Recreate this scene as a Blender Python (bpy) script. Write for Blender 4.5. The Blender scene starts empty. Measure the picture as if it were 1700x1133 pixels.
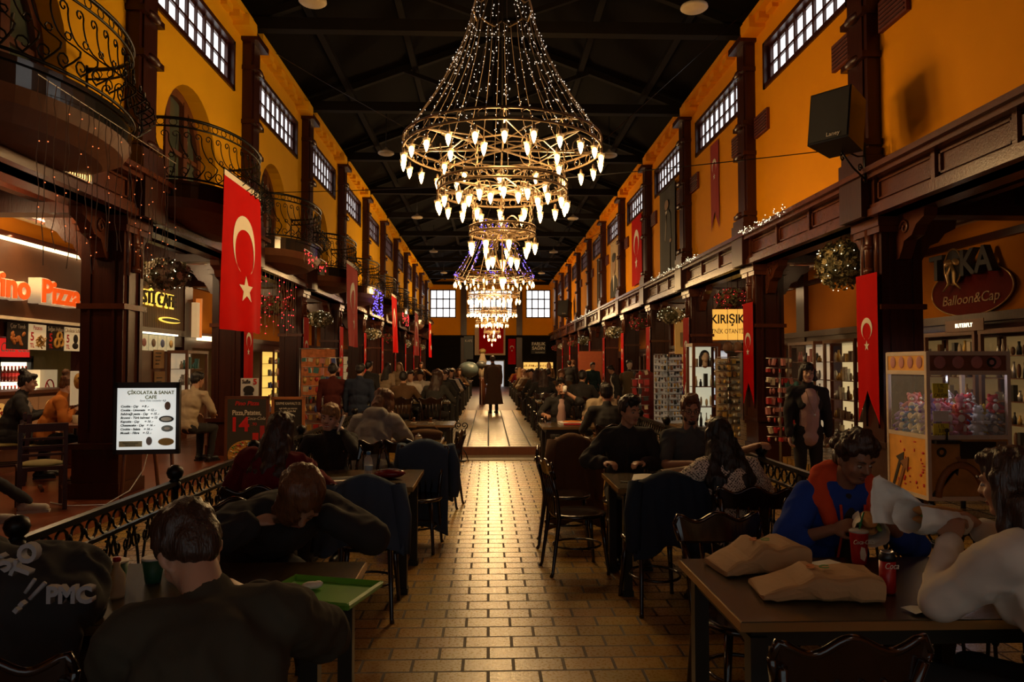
import bpy, math, random
from mathutils import Vector, Matrix, noise
sc = bpy.context.scene
COL = sc.collection
PI = math.pi
V = Vector
R = math.radians
random.seed(7)

# ---------------------------------------------------------------- camera
cd = bpy.data.cameras.new('camera')
cam = bpy.data.objects.new('camera', cd)
COL.objects.link(cam)
cd.sensor_width = 36.0
cd.lens = 36.0 * 1200 / 1700
cd.clip_end = 200
cd.clip_start = .05
YAW = math.atan(39 / 1200)
PIT = math.atan(40.5 / 1200)
cam.location = (0, 0, 1.6)
cam.rotation_euler = (PI / 2 + PIT, 0, -YAW)
sc.camera = cam

def P(px, py, Y):
    """world point seen at (px,py) of the 1700x1133 frame at depth Y"""
    cy, sy, cp, sp = math.cos(YAW), math.sin(YAW), math.cos(PIT), math.sin(PIT)
    a = (px - 850) / 1200
    b = -(py - 566.5) / 1200
    r = (sy * cp + a * cy - b * sy * sp, cy * cp - a * sy - b * cy * sp, sp + b * cp)
    t = Y / r[1]
    return V((r[0] * t, Y, 1.6 + r[2] * t))

def PX(px, py, X):
    p = P(px, py, 1.0)
    return V((X, X / p.x, 1.6 + (p.z - 1.6) * X / p.x))

# ---------------------------------------------------------------- world, view
w = bpy.data.worlds.new('world')
sc.world = w
w.use_nodes = True
w.node_tree.nodes['Background'].inputs[0].default_value = (.55, .62, .75, 1)
w.node_tree.nodes['Background'].inputs[1].default_value = .0015
sc.view_settings.view_transform = 'Standard'
sc.view_settings.look = 'None'
sc.view_settings.gamma = 1
sc.view_settings.exposure = 0.0
sc.view_settings.use_curve_mapping = False
sc.cycles.max_bounces = 6
sc.cycles.diffuse_bounces = 3
sc.cycles.glossy_bounces = 3
sc.cycles.transmission_bounces = 4
sc.cycles.transparent_max_bounces = 8
sc.cycles.caustics_reflective = False
sc.cycles.caustics_refractive = False
sc.cycles.sample_clamp_indirect = 3
sc.cycles.use_light_tree = True
sc.cycles.use_denoising = True

# ---------------------------------------------------------------- materials
MATS = {}
def mat(name, col, rough=.6, metal=0., var=.18, scale=9., bump=0., bscale=40., emit=None, es=0., spec=.5,
        trans=0., alpha=1., coat=0., nosample=False, stretch=None):
    if name in MATS:
        return MATS[name]
    m = bpy.data.materials.new(name)
    m.use_nodes = True
    nt = m.node_tree
    b = nt.nodes['Principled BSDF']
    b.inputs['Roughness'].default_value = rough
    b.inputs['Metallic'].default_value = metal
    b.inputs['Specular IOR Level'].default_value = spec
    b.inputs['Coat Weight'].default_value = coat
    b.inputs['Coat Roughness'].default_value = .15
    b.inputs['Transmission Weight'].default_value = trans
    b.inputs['Alpha'].default_value = alpha
    tc = nt.nodes.new('ShaderNodeTexCoord')
    mp = nt.nodes.new('ShaderNodeMapping')
    nt.links.new(tc.outputs['Object'], mp.inputs[0])
    if stretch:
        mp.inputs['Scale'].default_value = stretch
    n = nt.nodes.new('ShaderNodeTexNoise')
    n.inputs['Scale'].default_value = scale
    n.inputs['Detail'].default_value = 4
    nt.links.new(mp.outputs[0], n.inputs['Vector'])
    mx = nt.nodes.new('ShaderNodeMix')
    mx.data_type = 'RGBA'
    lo = [max(0, c * (1 - var)) for c in col[:3]] + [1]
    hi = [min(1, c * (1 + var)) for c in col[:3]] + [1]
    mx.inputs['A'].default_value = lo
    mx.inputs['B'].default_value = hi
    nt.links.new(n.outputs['Fac'], mx.inputs['Factor'])
    nt.links.new(mx.outputs['Result'], b.inputs['Base Color'])
    if bump > 0:
        n2 = nt.nodes.new('ShaderNodeTexNoise')
        n2.inputs['Scale'].default_value = bscale
        n2.inputs['Detail'].default_value = 3
        nt.links.new(mp.outputs[0], n2.inputs['Vector'])
        bp = nt.nodes.new('ShaderNodeBump')
        bp.inputs['Strength'].default_value = bump
        bp.inputs['Distance'].default_value = .01
        nt.links.new(n2.outputs['Fac'], bp.inputs['Height'])
        nt.links.new(bp.outputs[0], b.inputs['Normal'])
    if emit:
        b.inputs['Emission Color'].default_value = (*emit, 1)
        b.inputs['Emission Strength'].default_value = es
        if nosample:
            m.cycles.emission_sampling = 'NONE'
    MATS[name] = m
    return m

WOOD = mat('dark_lacquered_wood', (.042, .009, .004), .34, var=.45, scale=3, stretch=(6, 6, .6), bump=.15, bscale=14, spec=.35)
WOODB = mat('carved_brown_wood', (.10, .026, .010), .27, var=.4, scale=4, bump=.12, spec=.4)
WOODM = mat('reddish_brown_wood_panel', (.14, .045, .018), .4, var=.35, scale=3, stretch=(5, 5, .5), bump=.1)
WALL = mat('orange_painted_plaster', (.80, .30, .002), .75, var=.07, scale=1.6, bump=.08, bscale=30, spec=.12)
WALLY = mat('yellow_ochre_painted_plaster', (.88, .45, .008), .75, var=.07, scale=1.6, bump=.08, bscale=30, spec=.12)
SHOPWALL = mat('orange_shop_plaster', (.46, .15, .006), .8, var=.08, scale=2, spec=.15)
CREAM = mat('cream_plaster', (.5, .36, .2), .8, var=.06, scale=2)
CEIL = mat('black_brown_ceiling_boards', (.005, .003, .0015), .85, spec=.08, var=.4, scale=2, stretch=(8, 1, 1))
BEAM = mat('dark_roof_timber', (.008, .005, .002), .8, var=.4, scale=4, spec=.12)
IRON = mat('black_wrought_iron', (.012, .011, .010), .38, metal=.6, var=.3)
BRASS = mat('aged_gold_iron', (.16, .105, .055), .42, metal=.6, var=.4, scale=20)
CHAIRM = mat('black_lacquered_bentwood', (.016, .006, .004), .16, var=.4, scale=6, coat=.5)
TABLEM = mat('dark_brown_table_veneer', (.05, .032, .010), .26, var=.5, scale=4, stretch=(1, 10, 1), bump=.04)
TABLEG = mat('dark_green_brown_table_steel', (.02, .017, .010), .4, metal=.3)
EDGE = mat('brass_table_edge', (.4, .24, .09), .28, metal=.7)
REDF = mat('red_flag_cloth', (.46, .002, .001), .8, spec=.08, var=.1, scale=3, bump=.1, bscale=12)
WHITEF = mat('white_flag_print', (.75, .68, .55), .75, var=.05)
WHITE = mat('white_paper', (.78, .76, .70), .7, var=.05)
BLACKP = mat('black_plastic', (.012, .012, .013), .4, var=.2)
STEEL = mat('brushed_steel', (.5, .5, .5), .3, metal=.9, var=.15)
GLASS = mat('clear_glass', (.9, .95, .95), .04, trans=1., var=.02)
PANE = mat('daylit_window_pane', (.9, .9, .9), .4, emit=(.95, .98, 1.), es=1.7, var=.02)
BULB = mat('glowing_flame_bulb', (1, .85, .6), .3, emit=(1., .62, .25), es=14, nosample=True, var=.02)
BULBF = mat('glowing_distant_bulb', (1, .85, .6), .3, emit=(1., .66, .3), es=6, nosample=True, var=.02)
FAIRYW = mat('cool_white_fairy_bulb', (1, 1, 1), .3, emit=(.95, .9, .85), es=.9, nosample=True, var=.02)
FAIRYB = mat('blue_fairy_bulb', (.3, .3, 1), .3, emit=(.12, .08, 1.), es=2.6, nosample=True, var=.02)
FAIRYR = mat('red_fairy_bulb', (1, .1, .1), .3, emit=(1., .04, .05), es=1.8, nosample=True, var=.02)
FAIRYO = mat('orange_fairy_bulb', (1, .3, .1), .3, emit=(1., .22, .06), es=1.6, nosample=True, var=.02)
WARMLED = mat('warm_led_strip', (1, .8, .5), .3, emit=(1., .72, .36), es=3.2, var=.02)
WARMBOX = mat('warm_lit_sign_face', (1, .75, .3), .5, emit=(1., .55, .12), es=.9, var=.05)
COOLBOX = mat('cool_lit_panel', (.6, .6, .6), .5, emit=(.85, .93, 1.), es=.45, var=.3, scale=3)
SHELFLIT = mat('lit_cabinet_lining', (.3, .2, .1), .5, emit=(1., .68, .3), es=.22, var=.5, scale=4)

def shade_brick(name, c1, c2, mort, bw, rh, ms, rough, off=.5, bias=0.):
    m = bpy.data.materials.new(name)
    m.use_nodes = True
    nt = m.node_tree
    b = nt.nodes['Principled BSDF']
    tc = nt.nodes.new('ShaderNodeTexCoord')
    b.inputs['Specular IOR Level'].default_value = .5
    br = nt.nodes.new('ShaderNodeTexBrick')
    br.inputs['Scale'].default_value = 1
    br.inputs['Brick Width'].default_value = bw
    br.inputs['Row Height'].default_value = rh
    br.inputs['Mortar Size'].default_value = ms
    br.inputs['Mortar Smooth'].default_value = .25
    br.inputs['Bias'].default_value = bias
    br.offset = off
    br.inputs['Color1'].default_value = (*c1, 1)
    br.inputs['Color2'].default_value = (*c2, 1)
    br.inputs['Mortar'].default_value = (*mort, 1)
    nt.links.new(tc.outputs['Object'], br.inputs['Vector'])
    n = nt.nodes.new('ShaderNodeTexNoise')
    n.inputs['Scale'].default_value = 2.2
    n.inputs['Detail'].default_value = 6
    nt.links.new(tc.outputs['Object'], n.inputs['Vector'])
    n3 = nt.nodes.new('ShaderNodeTexNoise')
    n3.inputs['Scale'].default_value = 60
    n3.inputs['Detail'].default_value = 2
    nt.links.new(tc.outputs['Object'], n3.inputs['Vector'])
    mx = nt.nodes.new('ShaderNodeMix')
    mx.data_type = 'RGBA'
    mx.blend_type = 'MULTIPLY'
    mx.inputs['Factor'].default_value = .45
    nt.links.new(br.outputs['Color'], mx.inputs['A'])
    nt.links.new(n.outputs['Color'], mx.inputs['B'])
    nt.links.new(mx.outputs['Result'], b.inputs['Base Color'])
    rr = nt.nodes.new('ShaderNodeMapRange')
    rr.inputs['To Min'].default_value = rough - .1
    rr.inputs['To Max'].default_value = rough + .16
    nt.links.new(n3.outputs['Fac'], rr.inputs['Value'])
    ad = nt.nodes.new('ShaderNodeMath')
    ad.operation = 'MULTIPLY_ADD'
    ad.inputs[1].default_value = .4
    nt.links.new(br.outputs['Fac'], ad.inputs[0])
    nt.links.new(rr.outputs[0], ad.inputs[2])
    nt.links.new(ad.outputs[0], b.inputs['Roughness'])
    h = nt.nodes.new('ShaderNodeMath')
    h.operation = 'MULTIPLY_ADD'
    h.inputs[1].default_value = -1.
    nt.links.new(br.outputs['Fac'], h.inputs[0])
    hs = nt.nodes.new('ShaderNodeMath')
    hs.operation = 'MULTIPLY'
    hs.inputs[1].default_value = .3
    nt.links.new(n3.outputs['Fac'], hs.inputs[0])
    nt.links.new(hs.outputs[0], h.inputs[2])
    bp = nt.nodes.new('ShaderNodeBump')
    bp.inputs['Strength'].default_value = .55
    bp.inputs['Distance'].default_value = .004
    nt.links.new(h.outputs[0], bp.inputs['Height'])
    nt.links.new(bp.outputs[0], b.inputs['Normal'])
    MATS[name] = m
    return m

PAVE = shade_brick('glazed_paving_brick', (.52, .30, .055), (.38, .21, .04), (.05, .018, .004), .27, .16, .009, .26)
TILE = shade_brick('ochre_floor_tile', (.46, .27, .06), (.38, .22, .05), (.02, .010, .005), .38, .38, .018, .26, off=0)
BRICKW = shade_brick('brown_brick_wall', (.2, .10, .05), (.15, .07, .035), (.06, .03, .02), .24, .075, .01, .6)
REDFLOOR = mat('glossy_reddish_plank_floor', (.19, .045, .016), .28, var=.3, scale=4, stretch=(6, 1, 1), bump=.05)
PEBBLE = mat('pebble_mosaic', (.22, .17, .11), .5, var=.7, scale=45, bump=.8, bscale=45)

# ---------------------------------------------------------------- mesh builder
class MB:
    def __init__(s):
        s.v = []; s.f = []; s.mi = []; s.sm = []; s.M = Matrix(); s.m = 0
    def add(s, vs, fs, smooth=False):
        o = len(s.v)
        s.v += [tuple(s.M @ V(p)) for p in vs]
        s.f += [tuple(i + o for i in f) for f in fs]
        s.mi += [s.m] * len(fs)
        s.sm += [smooth] * len(fs)
        return s
    def box(s, c, d, rot=None, bev=0):
        x, y, z = d[0] / 2, d[1] / 2, d[2] / 2
        ps = [(a * x, b * y, e * z) for a in (-1, 1) for b in (-1, 1) for e in (-1, 1)]
        if rot is not None:
            ps = [rot @ V(p) for p in ps]
        ps = [V(p) + V(c) for p in ps]
        return s.add(ps, [(0, 1, 3, 2), (4, 6, 7, 5), (0, 4, 5, 1), (2, 3, 7, 6), (0, 2, 6, 4), (1, 5, 7, 3)])
    def bx(s, x0, x1, y0, y1, z0, z1):
        return s.box(((x0 + x1) / 2, (y0 + y1) / 2, (z0 + z1) / 2), (abs(x1 - x0), abs(y1 - y0), abs(z1 - z0)))
    def quad(s, a, b, c, d):
        return s.add([a, b, c, d], [(0, 1, 2, 3)])
    def tube(s, pts, r, n=6, closed=False, caps=True):
        pts = [V(p) for p in pts]
        k = len(pts)
        rs = r if isinstance(r, (list, tuple)) else [r] * k
        rings = []
        up = None
        for i, p in enumerate(pts):
            a = pts[(i - 1) % k] if (closed or i > 0) else p
            b = pts[(i + 1) % k] if (closed or i < k - 1) else p
            t = (b - a)
            if t.length < 1e-9:
                t = V((0, 0, 1))
            t.normalize()
            if up is None:
                up = t.orthogonal().normalized()
            else:
                up = (up - t * up.dot(t))
                up = up.normalized() if up.length > 1e-6 else t.orthogonal().normalized()
            sd = t.cross(up)
            rings += [p + (up * math.cos(2 * PI * j / n) + sd * math.sin(2 * PI * j / n)) * rs[i] for j in range(n)]
        fs = []
        for i in range(k if closed else k - 1):
            i2 = (i + 1) % k
            for j in range(n):
                j2 = (j + 1) % n
                fs.append((i * n + j, i * n + j2, i2 * n + j2, i2 * n + j))
        if caps and not closed:
            fs.append(tuple(range(n - 1, -1, -1)))
            fs.append(tuple((k - 1) * n + j for j in range(n)))
        return s.add(rings, fs, n > 4)
    def lathe(s, prof, c=(0, 0, 0), n=16, axis=None, smooth=True):
        """prof: list of (r, z)"""
        vs = []; fs = []
        A = Matrix.Identity(3) if axis is None else V((0, 0, 1)).rotation_difference(V(axis)).to_matrix()
        for (r, z) in prof:
            for j in range(n):
                a = 2 * PI * j / n
                vs.append(V(c) + A @ V((r * math.cos(a), r * math.sin(a), z)))
        for i in range(len(prof) - 1):
            for j in range(n):
                j2 = (j + 1) % n
                fs.append((i * n + j, i * n + j2, (i + 1) * n + j2, (i + 1) * n + j))
        fs.append(tuple(range(n - 1, -1, -1)))
        fs.append(tuple((len(prof) - 1) * n + j for j in range(n)))
        return s.add(vs, fs, smooth)
    def ell(s, c, r, rot=None, n=12, m=8):
        if not isinstance(r, (list, tuple)):
            r = (r, r, r)
        vs = [V((0, 0, -r[2]))]; fs = []
        for i in range(1, m):
            t = PI * i / m - PI / 2
            for j in range(n):
                a = 2 * PI * j / n
                vs.append(V((r[0] * math.cos(t) * math.cos(a), r[1] * math.cos(t) * math.sin(a), r[2] * math.sin(t))))
        vs.append(V((0, 0, r[2])))
        if rot is not None:
            vs = [rot @ p for p in vs]
        vs = [p + V(c) for p in vs]
        for j in range(n):
            j2 = (j + 1) % n
            fs.append((0, 1 + j2, 1 + j))
            for i in range(m - 2):
                fs.append((1 + i * n + j, 1 + i * n + j2, 1 + (i + 1) * n + j2, 1 + (i + 1) * n + j))
            fs.append((1 + (m - 2) * n + j, 1 + (m - 2) * n + j2, len(vs) - 1))
        return s.add(vs, fs, True)
    def cap(s, a, b, r1, r2, n=12):
        a, b = V(a), V(b)
        L = (b - a).length
        pr = []
        for i in range(0, 5):
            t = -PI / 2 + PI / 2 * i / 4
            pr.append((max(1e-4, r1 * math.cos(t)), r1 * math.sin(t)))
        for i in range(0, 5):
            t = PI / 2 * i / 4
            pr.append((max(1e-4, r2 * math.cos(t)), L + r2 * math.sin(t)))
        if L < 1e-6:
            return s.ell(a, r1)
        return s.lathe(pr, a, n, axis=(b - a).normalized())
    def prism(s, poly, d, frame=None):
        """poly 2d in local x,y ; extruded along local z from 0 to d"""
        k = len(poly)
        F = frame or Matrix()
        vs = [F @ V((x, y, 0)) for x, y in poly] + [F @ V((x, y, d)) for x, y in poly]
        fs = [tuple(range(k - 1, -1, -1)), tuple(range(k, 2 * k))]
        fs += [(i, (i + 1) % k, k + (i + 1) % k, k + i) for i in range(k)]
        return s.add(vs, fs)
    def sheet(s, fn, nu, nv, thick=0.):
        """grid surface fn(u,v)->point"""
        vs = [V(fn(i / nu, j / nv)) for j in range(nv + 1) for i in range(nu + 1)]
        q = lambda i, j: j * (nu + 1) + i
        fs = [(q(i, j), q(i + 1, j), q(i + 1, j + 1), q(i, j + 1)) for j in range(nv) for i in range(nu)]
        return s.add(vs, fs, True)
    def mesh(s, name, mats):
        me = bpy.data.meshes.new(name)
        me.from_pydata(s.v, [], s.f)
        for mm in (mats if isinstance(mats, (list, tuple)) else [mats]):
            me.materials.append(mm)
        me.polygons.foreach_set('material_index', s.mi)
        me.polygons.foreach_set('use_smooth', s.sm)
        me.update()
        return me
    def build(s, name, mats, parent=None, loc=None, rz=None):
        o = bpy.data.objects.new(name, s.mesh(name, mats))
        COL.objects.link(o)
        if parent is not None:
            o.parent = parent
        if loc is not None:
            o.location = loc
        if rz is not None:
            o.rotation_euler.z = rz
        return o

def tag(o, label, cat, group=None, kind=None):
    o['label'] = label
    o['category'] = cat
    if group:
        o['group'] = group
    if kind:
        o['kind'] = kind
    return o

def thing(name, label, cat, loc=(0, 0, 0), rz=0, group=None):
    o = bpy.data.objects.new(name, None)
    o.empty_display_size = .05
    COL.objects.link(o)
    o.location = loc
    o.rotation_euler.z = rz
    return tag(o, label, cat, group)

def struct(o):
    o['kind'] = 'structure'
    return o

def kids(o):
    return [c for c in list(bpy.data.objects) if c.parent == o]

def copy_tree(o, parent=None, ch=None):
    c = o.copy()
    COL.objects.link(c)
    if parent is not None:
        c.parent = parent
    for k in o.children:
        copy_tree(k, c)
    return c

def put(proto, used, loc, rz=0, label=None, group=None):
    """first use moves the prototype itself, later uses copy it"""
    if proto.name in used:
        o = copy_tree(proto)
    else:
        o = proto
        used.add(proto.name)
    o.location = loc
    o.rotation_euler.z = rz
    if label:
        o['label'] = label
    if group:
        o['group'] = group
    return o
USED = set()

def side_frame(side, p):
    """local x,y in the face, z = outward normal. side: 'L' wall facing +X, 'R' facing -X, 'C' facing the camera"""
    if side == 'L':
        cols = (V((0, 1, 0)), V((0, 0, 1)), V((1, 0, 0)))
    elif side == 'R':
        cols = (V((0, -1, 0)), V((0, 0, 1)), V((-1, 0, 0)))
    else:
        cols = (V((1, 0, 0)), V((0, 0, 1)), V((0, -1, 0)))
    M = Matrix([[c[i] for c in cols] for i in range(3)]).to_4x4()
    M.translation = V(p)
    return M

def text(name, body, size, m, parent=None, M=None, ext=.004, align='CENTER', bold=0., xs=1., shear=0.):
    cu = bpy.data.curves.new(name, 'FONT')
    cu.body = body
    cu.size = size
    cu.extrude = ext
    cu.align_x = align
    cu.align_y = 'CENTER'
    cu.offset = bold
    cu.shear = shear
    cu.resolution_u = 3
    t = bpy.data.objects.new('tmp', cu)
    COL.objects.link(t)
    dg = bpy.context.evaluated_depsgraph_get()
    me = bpy.data.meshes.new_from_object(t.evaluated_get(dg))
    bpy.data.objects.remove(t)
    bpy.data.curves.remove(cu)
    me.name = name
    me.transform(Matrix.Diagonal((xs, 1, 1, 1)))
    if M is not None:
        me.transform(M)
    me.materials.clear()
    me.materials.append(m)
    o = bpy.data.objects.new(name, me)
    COL.objects.link(o)
    if parent is not None:
        o.parent = parent
    return o

def T(x, y, z=0):
    return Matrix.Translation((x, y, z))

def plight(name, loc, power, col=(1, .6, .28), r=.15, parent=None):
    l = bpy.data.lights.new(name, 'POINT')
    l.energy = power
    l.color = col
    l.shadow_soft_size = r
    o = bpy.data.objects.new(name, l)
    COL.objects.link(o)
    o.location = loc
    if parent is not None:
        o.parent = parent
    return o

def alight(name, loc, power, sx, sy, rot, col=(1, .7, .4), parent=None):
    l = bpy.data.lights.new(name, 'AREA')
    l.energy = power
    l.color = col
    l.shape = 'RECTANGLE'
    l.size = sx
    l.size_y = sy
    o = bpy.data.objects.new(name, l)
    COL.objects.link(o)
    o.location = loc
    o.rotation_euler = rot
    if parent is not None:
        o.parent = parent
    return o

def spiral(c, r, turns, a0, ex, ey, n=18, grow=True):
    """points of a spiral in the plane (ex, ey) about c"""
    out = []
    for i in range(n + 1):
        t = i / n
        rr = r * (1 - .8 * t)
        a = a0 + turns * 2 * PI * t
        out.append(V(c) + V(ex) * rr * math.cos(a) + V(ey) * rr * math.sin(a))
    return out

# ================================================================ THE HALL
XL, XR, XC = -4.05, 4.4, .18
YE = 49.6
ZC0, ZC1 = 3.25, 3.76          # cornice
ZW = 7.15                      # wall head
YL = [8.3 + 3.78 * k for k in range(-2, 11)]
YR = [8.1 + 3.78 * k for k in range(-2, 11)]
ORD = ['', 'second', 'third', 'fourth', 'fifth', 'sixth', 'seventh', 'eighth', 'ninth', 'tenth', 'eleventh', 'twelfth', 'thirteenth']

m = MB(); m.quad((-9, -2, 0), (9, -2, 0), (9, 12.9, 0), (-9, 12.9, 0)); m.bx(-9, 9, -2, 12.9, -.2, -.001)
struct(m.build('floor', PAVE))
m = MB(); m.bx(-9, 9, 12.9, 23.4, -.2, .15)
struct(m.build('floor_raised', TILE))
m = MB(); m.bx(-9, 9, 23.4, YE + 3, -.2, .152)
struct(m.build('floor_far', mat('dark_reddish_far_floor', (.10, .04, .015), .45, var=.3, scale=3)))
m = MB(); m.bx(-1.6, 1.9, 12.2, 12.9, 0, .012)
struct(m.build('trim_pebble_strip', PEBBLE))
m = MB(); m.bx(-1.6, 1.9, 12.88, 12.96, .0, .157)
struct(m.build('trim_step', WOODM))
# side platforms of the shops
m = MB(); m.bx(-9, -3.95, -2, YE, -.1, .15); m.bx(-4.0, -3.9, -2, 12.9, 0, .17)
struct(m.build('floor_left_platform', REDFLOOR))
m = MB(); m.bx(4.75, 9, -2, YE, -.1, .13)
struct(m.build('floor_right_platform', TILE))

def wall(side, Xw, Ys, arches):
    m = MB()
    sg = -1 if side == 'L' else 1
    xa, xb = Xw, Xw + sg * .3
    def slab(y0, y1, z0, z1):
        if y1 > y0 and z1 > z0:
            m.bx(xa, xb, y0, y1, z0, z1)
    zb, zt = (5.95, 6.74) if side == 'L' else (6.0, 6.74)
    for i in range(len(Ys) - 1):
        y0, y1 = Ys[i], Ys[i + 1]
        w0, w1 = y0 + .42, y1 - .62
        slab(y0, w0, zb, zt); slab(w1, y1, zb, zt)
        slab(y0, y1, zt, ZW + .1)
        if arches:
            a0, a1 = y0 + .74, y0 + 2.46
            ac, ar = (a0 + a1) / 2, (a1 - a0) / 2
            zs = 4.52
            slab(y0, a0, ZC1, zb); slab(a1, y1, ZC1, zb)
            n = 16
            pts = [(ac - ar * math.cos(PI * k / n), zs + ar * math.sin(PI * k / n)) for k in range(n + 1)]
            for k in range(n):
                (ya, za), (yb, zb2) = pts[k], pts[k + 1]
                for x, flip in ((xa, 0), (xb, 1)):
                    q = [(x, ya, za), (x, yb, zb2), (x, yb, zb), (x, ya, zb)]
                    m.quad(*(q if not flip else q[::-1]))
                m.quad((xa, ya, za), (xb, ya, za), (xb, yb, zb2), (xa, yb, zb2))
        else:
            slab(y0, y1, ZC1, zb)
    m.bx(xa, xb, -3, Ys[0], 2, ZW + .1)
    m.bx(xa, xb, Ys[-1], YE, ZC1, ZW + .1)
    return m

wl = struct(wall('L', XL, YL, True).build('wall_left', WALLY))
wr = struct(wall('R', XR, YR, False).build('wall_right', WALL))

# scalloped corbels at the head of each wall bay
for side, Xw, Ys in (('left', XL, YL), ('right', XR, YR)):
    sg = 1 if side == 'left' else -1
    m = MB()
    for y in Ys:
        for k in range(9):
            yy = y + .35 + k * .37
            m.bx(Xw - sg * .02, Xw + sg * (.16 if k % 2 else .1), yy, yy + .25, ZW - .09, ZW + .02)
        m.bx(Xw - sg * .02, Xw + sg * .2, y + .22, y + 3.56, ZW + .02, ZW + .12)
        m.bx(Xw - sg * .02, Xw + sg * .26, y + 3.1, y + 3.5, ZW - .16, ZW + .02)
    struct(m.build('trim_corbels_' + side, WALLY if side == 'left' else WALL))

# clerestory windows
wn = 0
for side, Xw, Ys in (('L', XL, YL), ('R', XR, YR)):
    sg = -1 if side == 'L' else 1
    zb, zt = (5.95, 6.74) if side == 'L' else (6.0, 6.74)
    for i in range(len(Ys) - 1):
        y0, y1 = Ys[i] + .42, Ys[i + 1] - .62
        wn += 1
        if i == 0:
            continue
        f = MB()
        x0, x1 = Xw - sg * .03, Xw + sg * .22
        t = .07
        f.bx(x0, x1, y0, y1, zb, zb + t); f.bx(x0, x1, y0, y1, zt - t, zt)
        f.bx(x0, x1, y0, y0 + t, zb, zt); f.bx(x0, x1, y1 - t, y1, zb, zt)
        a, b = y0 + .2, y1 - .14
        xg = Xw + sg * .06
        # inner dark blank at both ends, then three sashes of panes
        f.bx(xg, xg + sg * .04, y0 + t, a, zb, zt); f.bx(xg, xg + sg * .04, b, y1, zb, zt)
        ztp = zt - .11
        f.bx(xg, xg + sg * .04, a, b, ztp, zt)
        nb = 8
        for k in range(nb + 1):
            y = a + (b - a) * k / nb
            wdt = .028 if k in (3, 5) else .016
            f.bx(xg - .02, xg + .02, y - wdt, y + wdt, zb, zt)
        zm = (zb + t + ztp) / 2
        f.bx(xg - .018, xg + .018, a, b, zm - .018, zm + .018)
        fo = struct(f.build('window_%d' % wn, WOOD))
        g = MB(); g.bx(xg + sg * .045, xg + sg * .055, y0 + t, y1 - t, zb + t, zt - t)
        g.build('pane', PANE, fo)

# arched balcony doors on the left
GREENGL = mat('teal_leaded_glass', (.09, .11, .08), .12, var=.5, scale=3)
for i in range(len(YL) - 1):
    a0, a1 = YL[i] + .74, YL[i] + 2.46
    ac, ar = (a0 + a1) / 2, (a1 - a0) / 2
    zs = 4.52
    f = MB(); g = MB()
    x = XL - .26
    n = 16
    for (ri, ro) in ((ar - .12, ar),):
        for k in range(n):
            p = [(ac - q * math.cos(PI * kk / n), zs + q * math.sin(PI * kk / n)) for kk in (k, k + 1) for q in (ri, ro)]
            A, B, C, D = [(x + .05, a, b) for a, b in p]
            A2, B2, C2, D2 = [(x - .04, a, b) for a, b in p]
            f.quad(A, B, D, C); f.quad(A, C, C2, A2)
    f.bx(x - .04, x + .05, a0, a0 + .12, 3.7, zs); f.bx(x - .04, x + .05, a1 - .12, a1, 3.7, zs)
    for yy in (ac - .28, ac + .28):
        f.bx(x - .03, x + .06, yy - .06, yy + .06, 3.7, zs + .75)
    f.bx(x - .03, x + .04, a0, a1, 3.7, 3.85)
    f.bx(x - .03, x + .035, a0, a1, zs - .03, zs + .03)
    d = struct(f.build('door_%d' % (i + 1), WOODM))
    poly = [(a0, 3.7), (a1, 3.7)] + [(ac + ar * math.cos(PI * k / n), zs + ar * math.sin(PI * k / n)) for k in range(n + 1)]
    g.add([(x - .01, a, b) for a, b in poly], [tuple(range(len(poly)))])
    g.build('pane', GREENGL, d)
    l = MB()
    for yy in (ac - .42, ac - .1, ac + .1, ac + .42):
        l.tube([(x + .0, yy, 3.9), (x + .0, yy, 4.5), (x + .0, yy + .06 * (1 if yy > ac else -1), 4.8)], .008, 4)
    l.build('leading', STEEL, d)

# cornice with panels
for side, Xw, Ys in (('left', XL, YL), ('right', XR, YR)):
    sg = 1 if side == 'left' else -1
    m = MB()
    def cb(d0, d1, y0, y1, z0, z1):
        m.bx(Xw - sg * d0, Xw + sg * d1, y0, y1, z0, z1)
    y0, y1 = -1, YE
    cb(.3, .10, y0, y1, ZC0, ZC1)
    cb(.1, .30, y0, y1, ZC1 - .06, ZC1)
    cb(.1, .24, y0, y1, ZC1 - .11, ZC1 - .06)
    cb(.1, .17, y0, y1, ZC0 + .08, ZC0 + .13)
    cb(.1, .20, y0, y1, ZC0, ZC0 + .08)
    for y in Ys:
        for k in range(3):
            ya = y + .3 + k * 1.08
            yb = ya + .98
            for (a, b, c, d) in ((ya, yb, .17, .19), (ya, yb, .36, .38), (ya, ya + .03, .17, .38), (yb - .03, yb, .17, .38)):
                cb(.09, .125, a, b, ZC0 + c, ZC0 + d)
            cb(.09, .15, yb + .02, yb + .08, ZC0 + .13, ZC0 + .4)
    struct(m.build('trim_cornice_' + side, WOODB))

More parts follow.
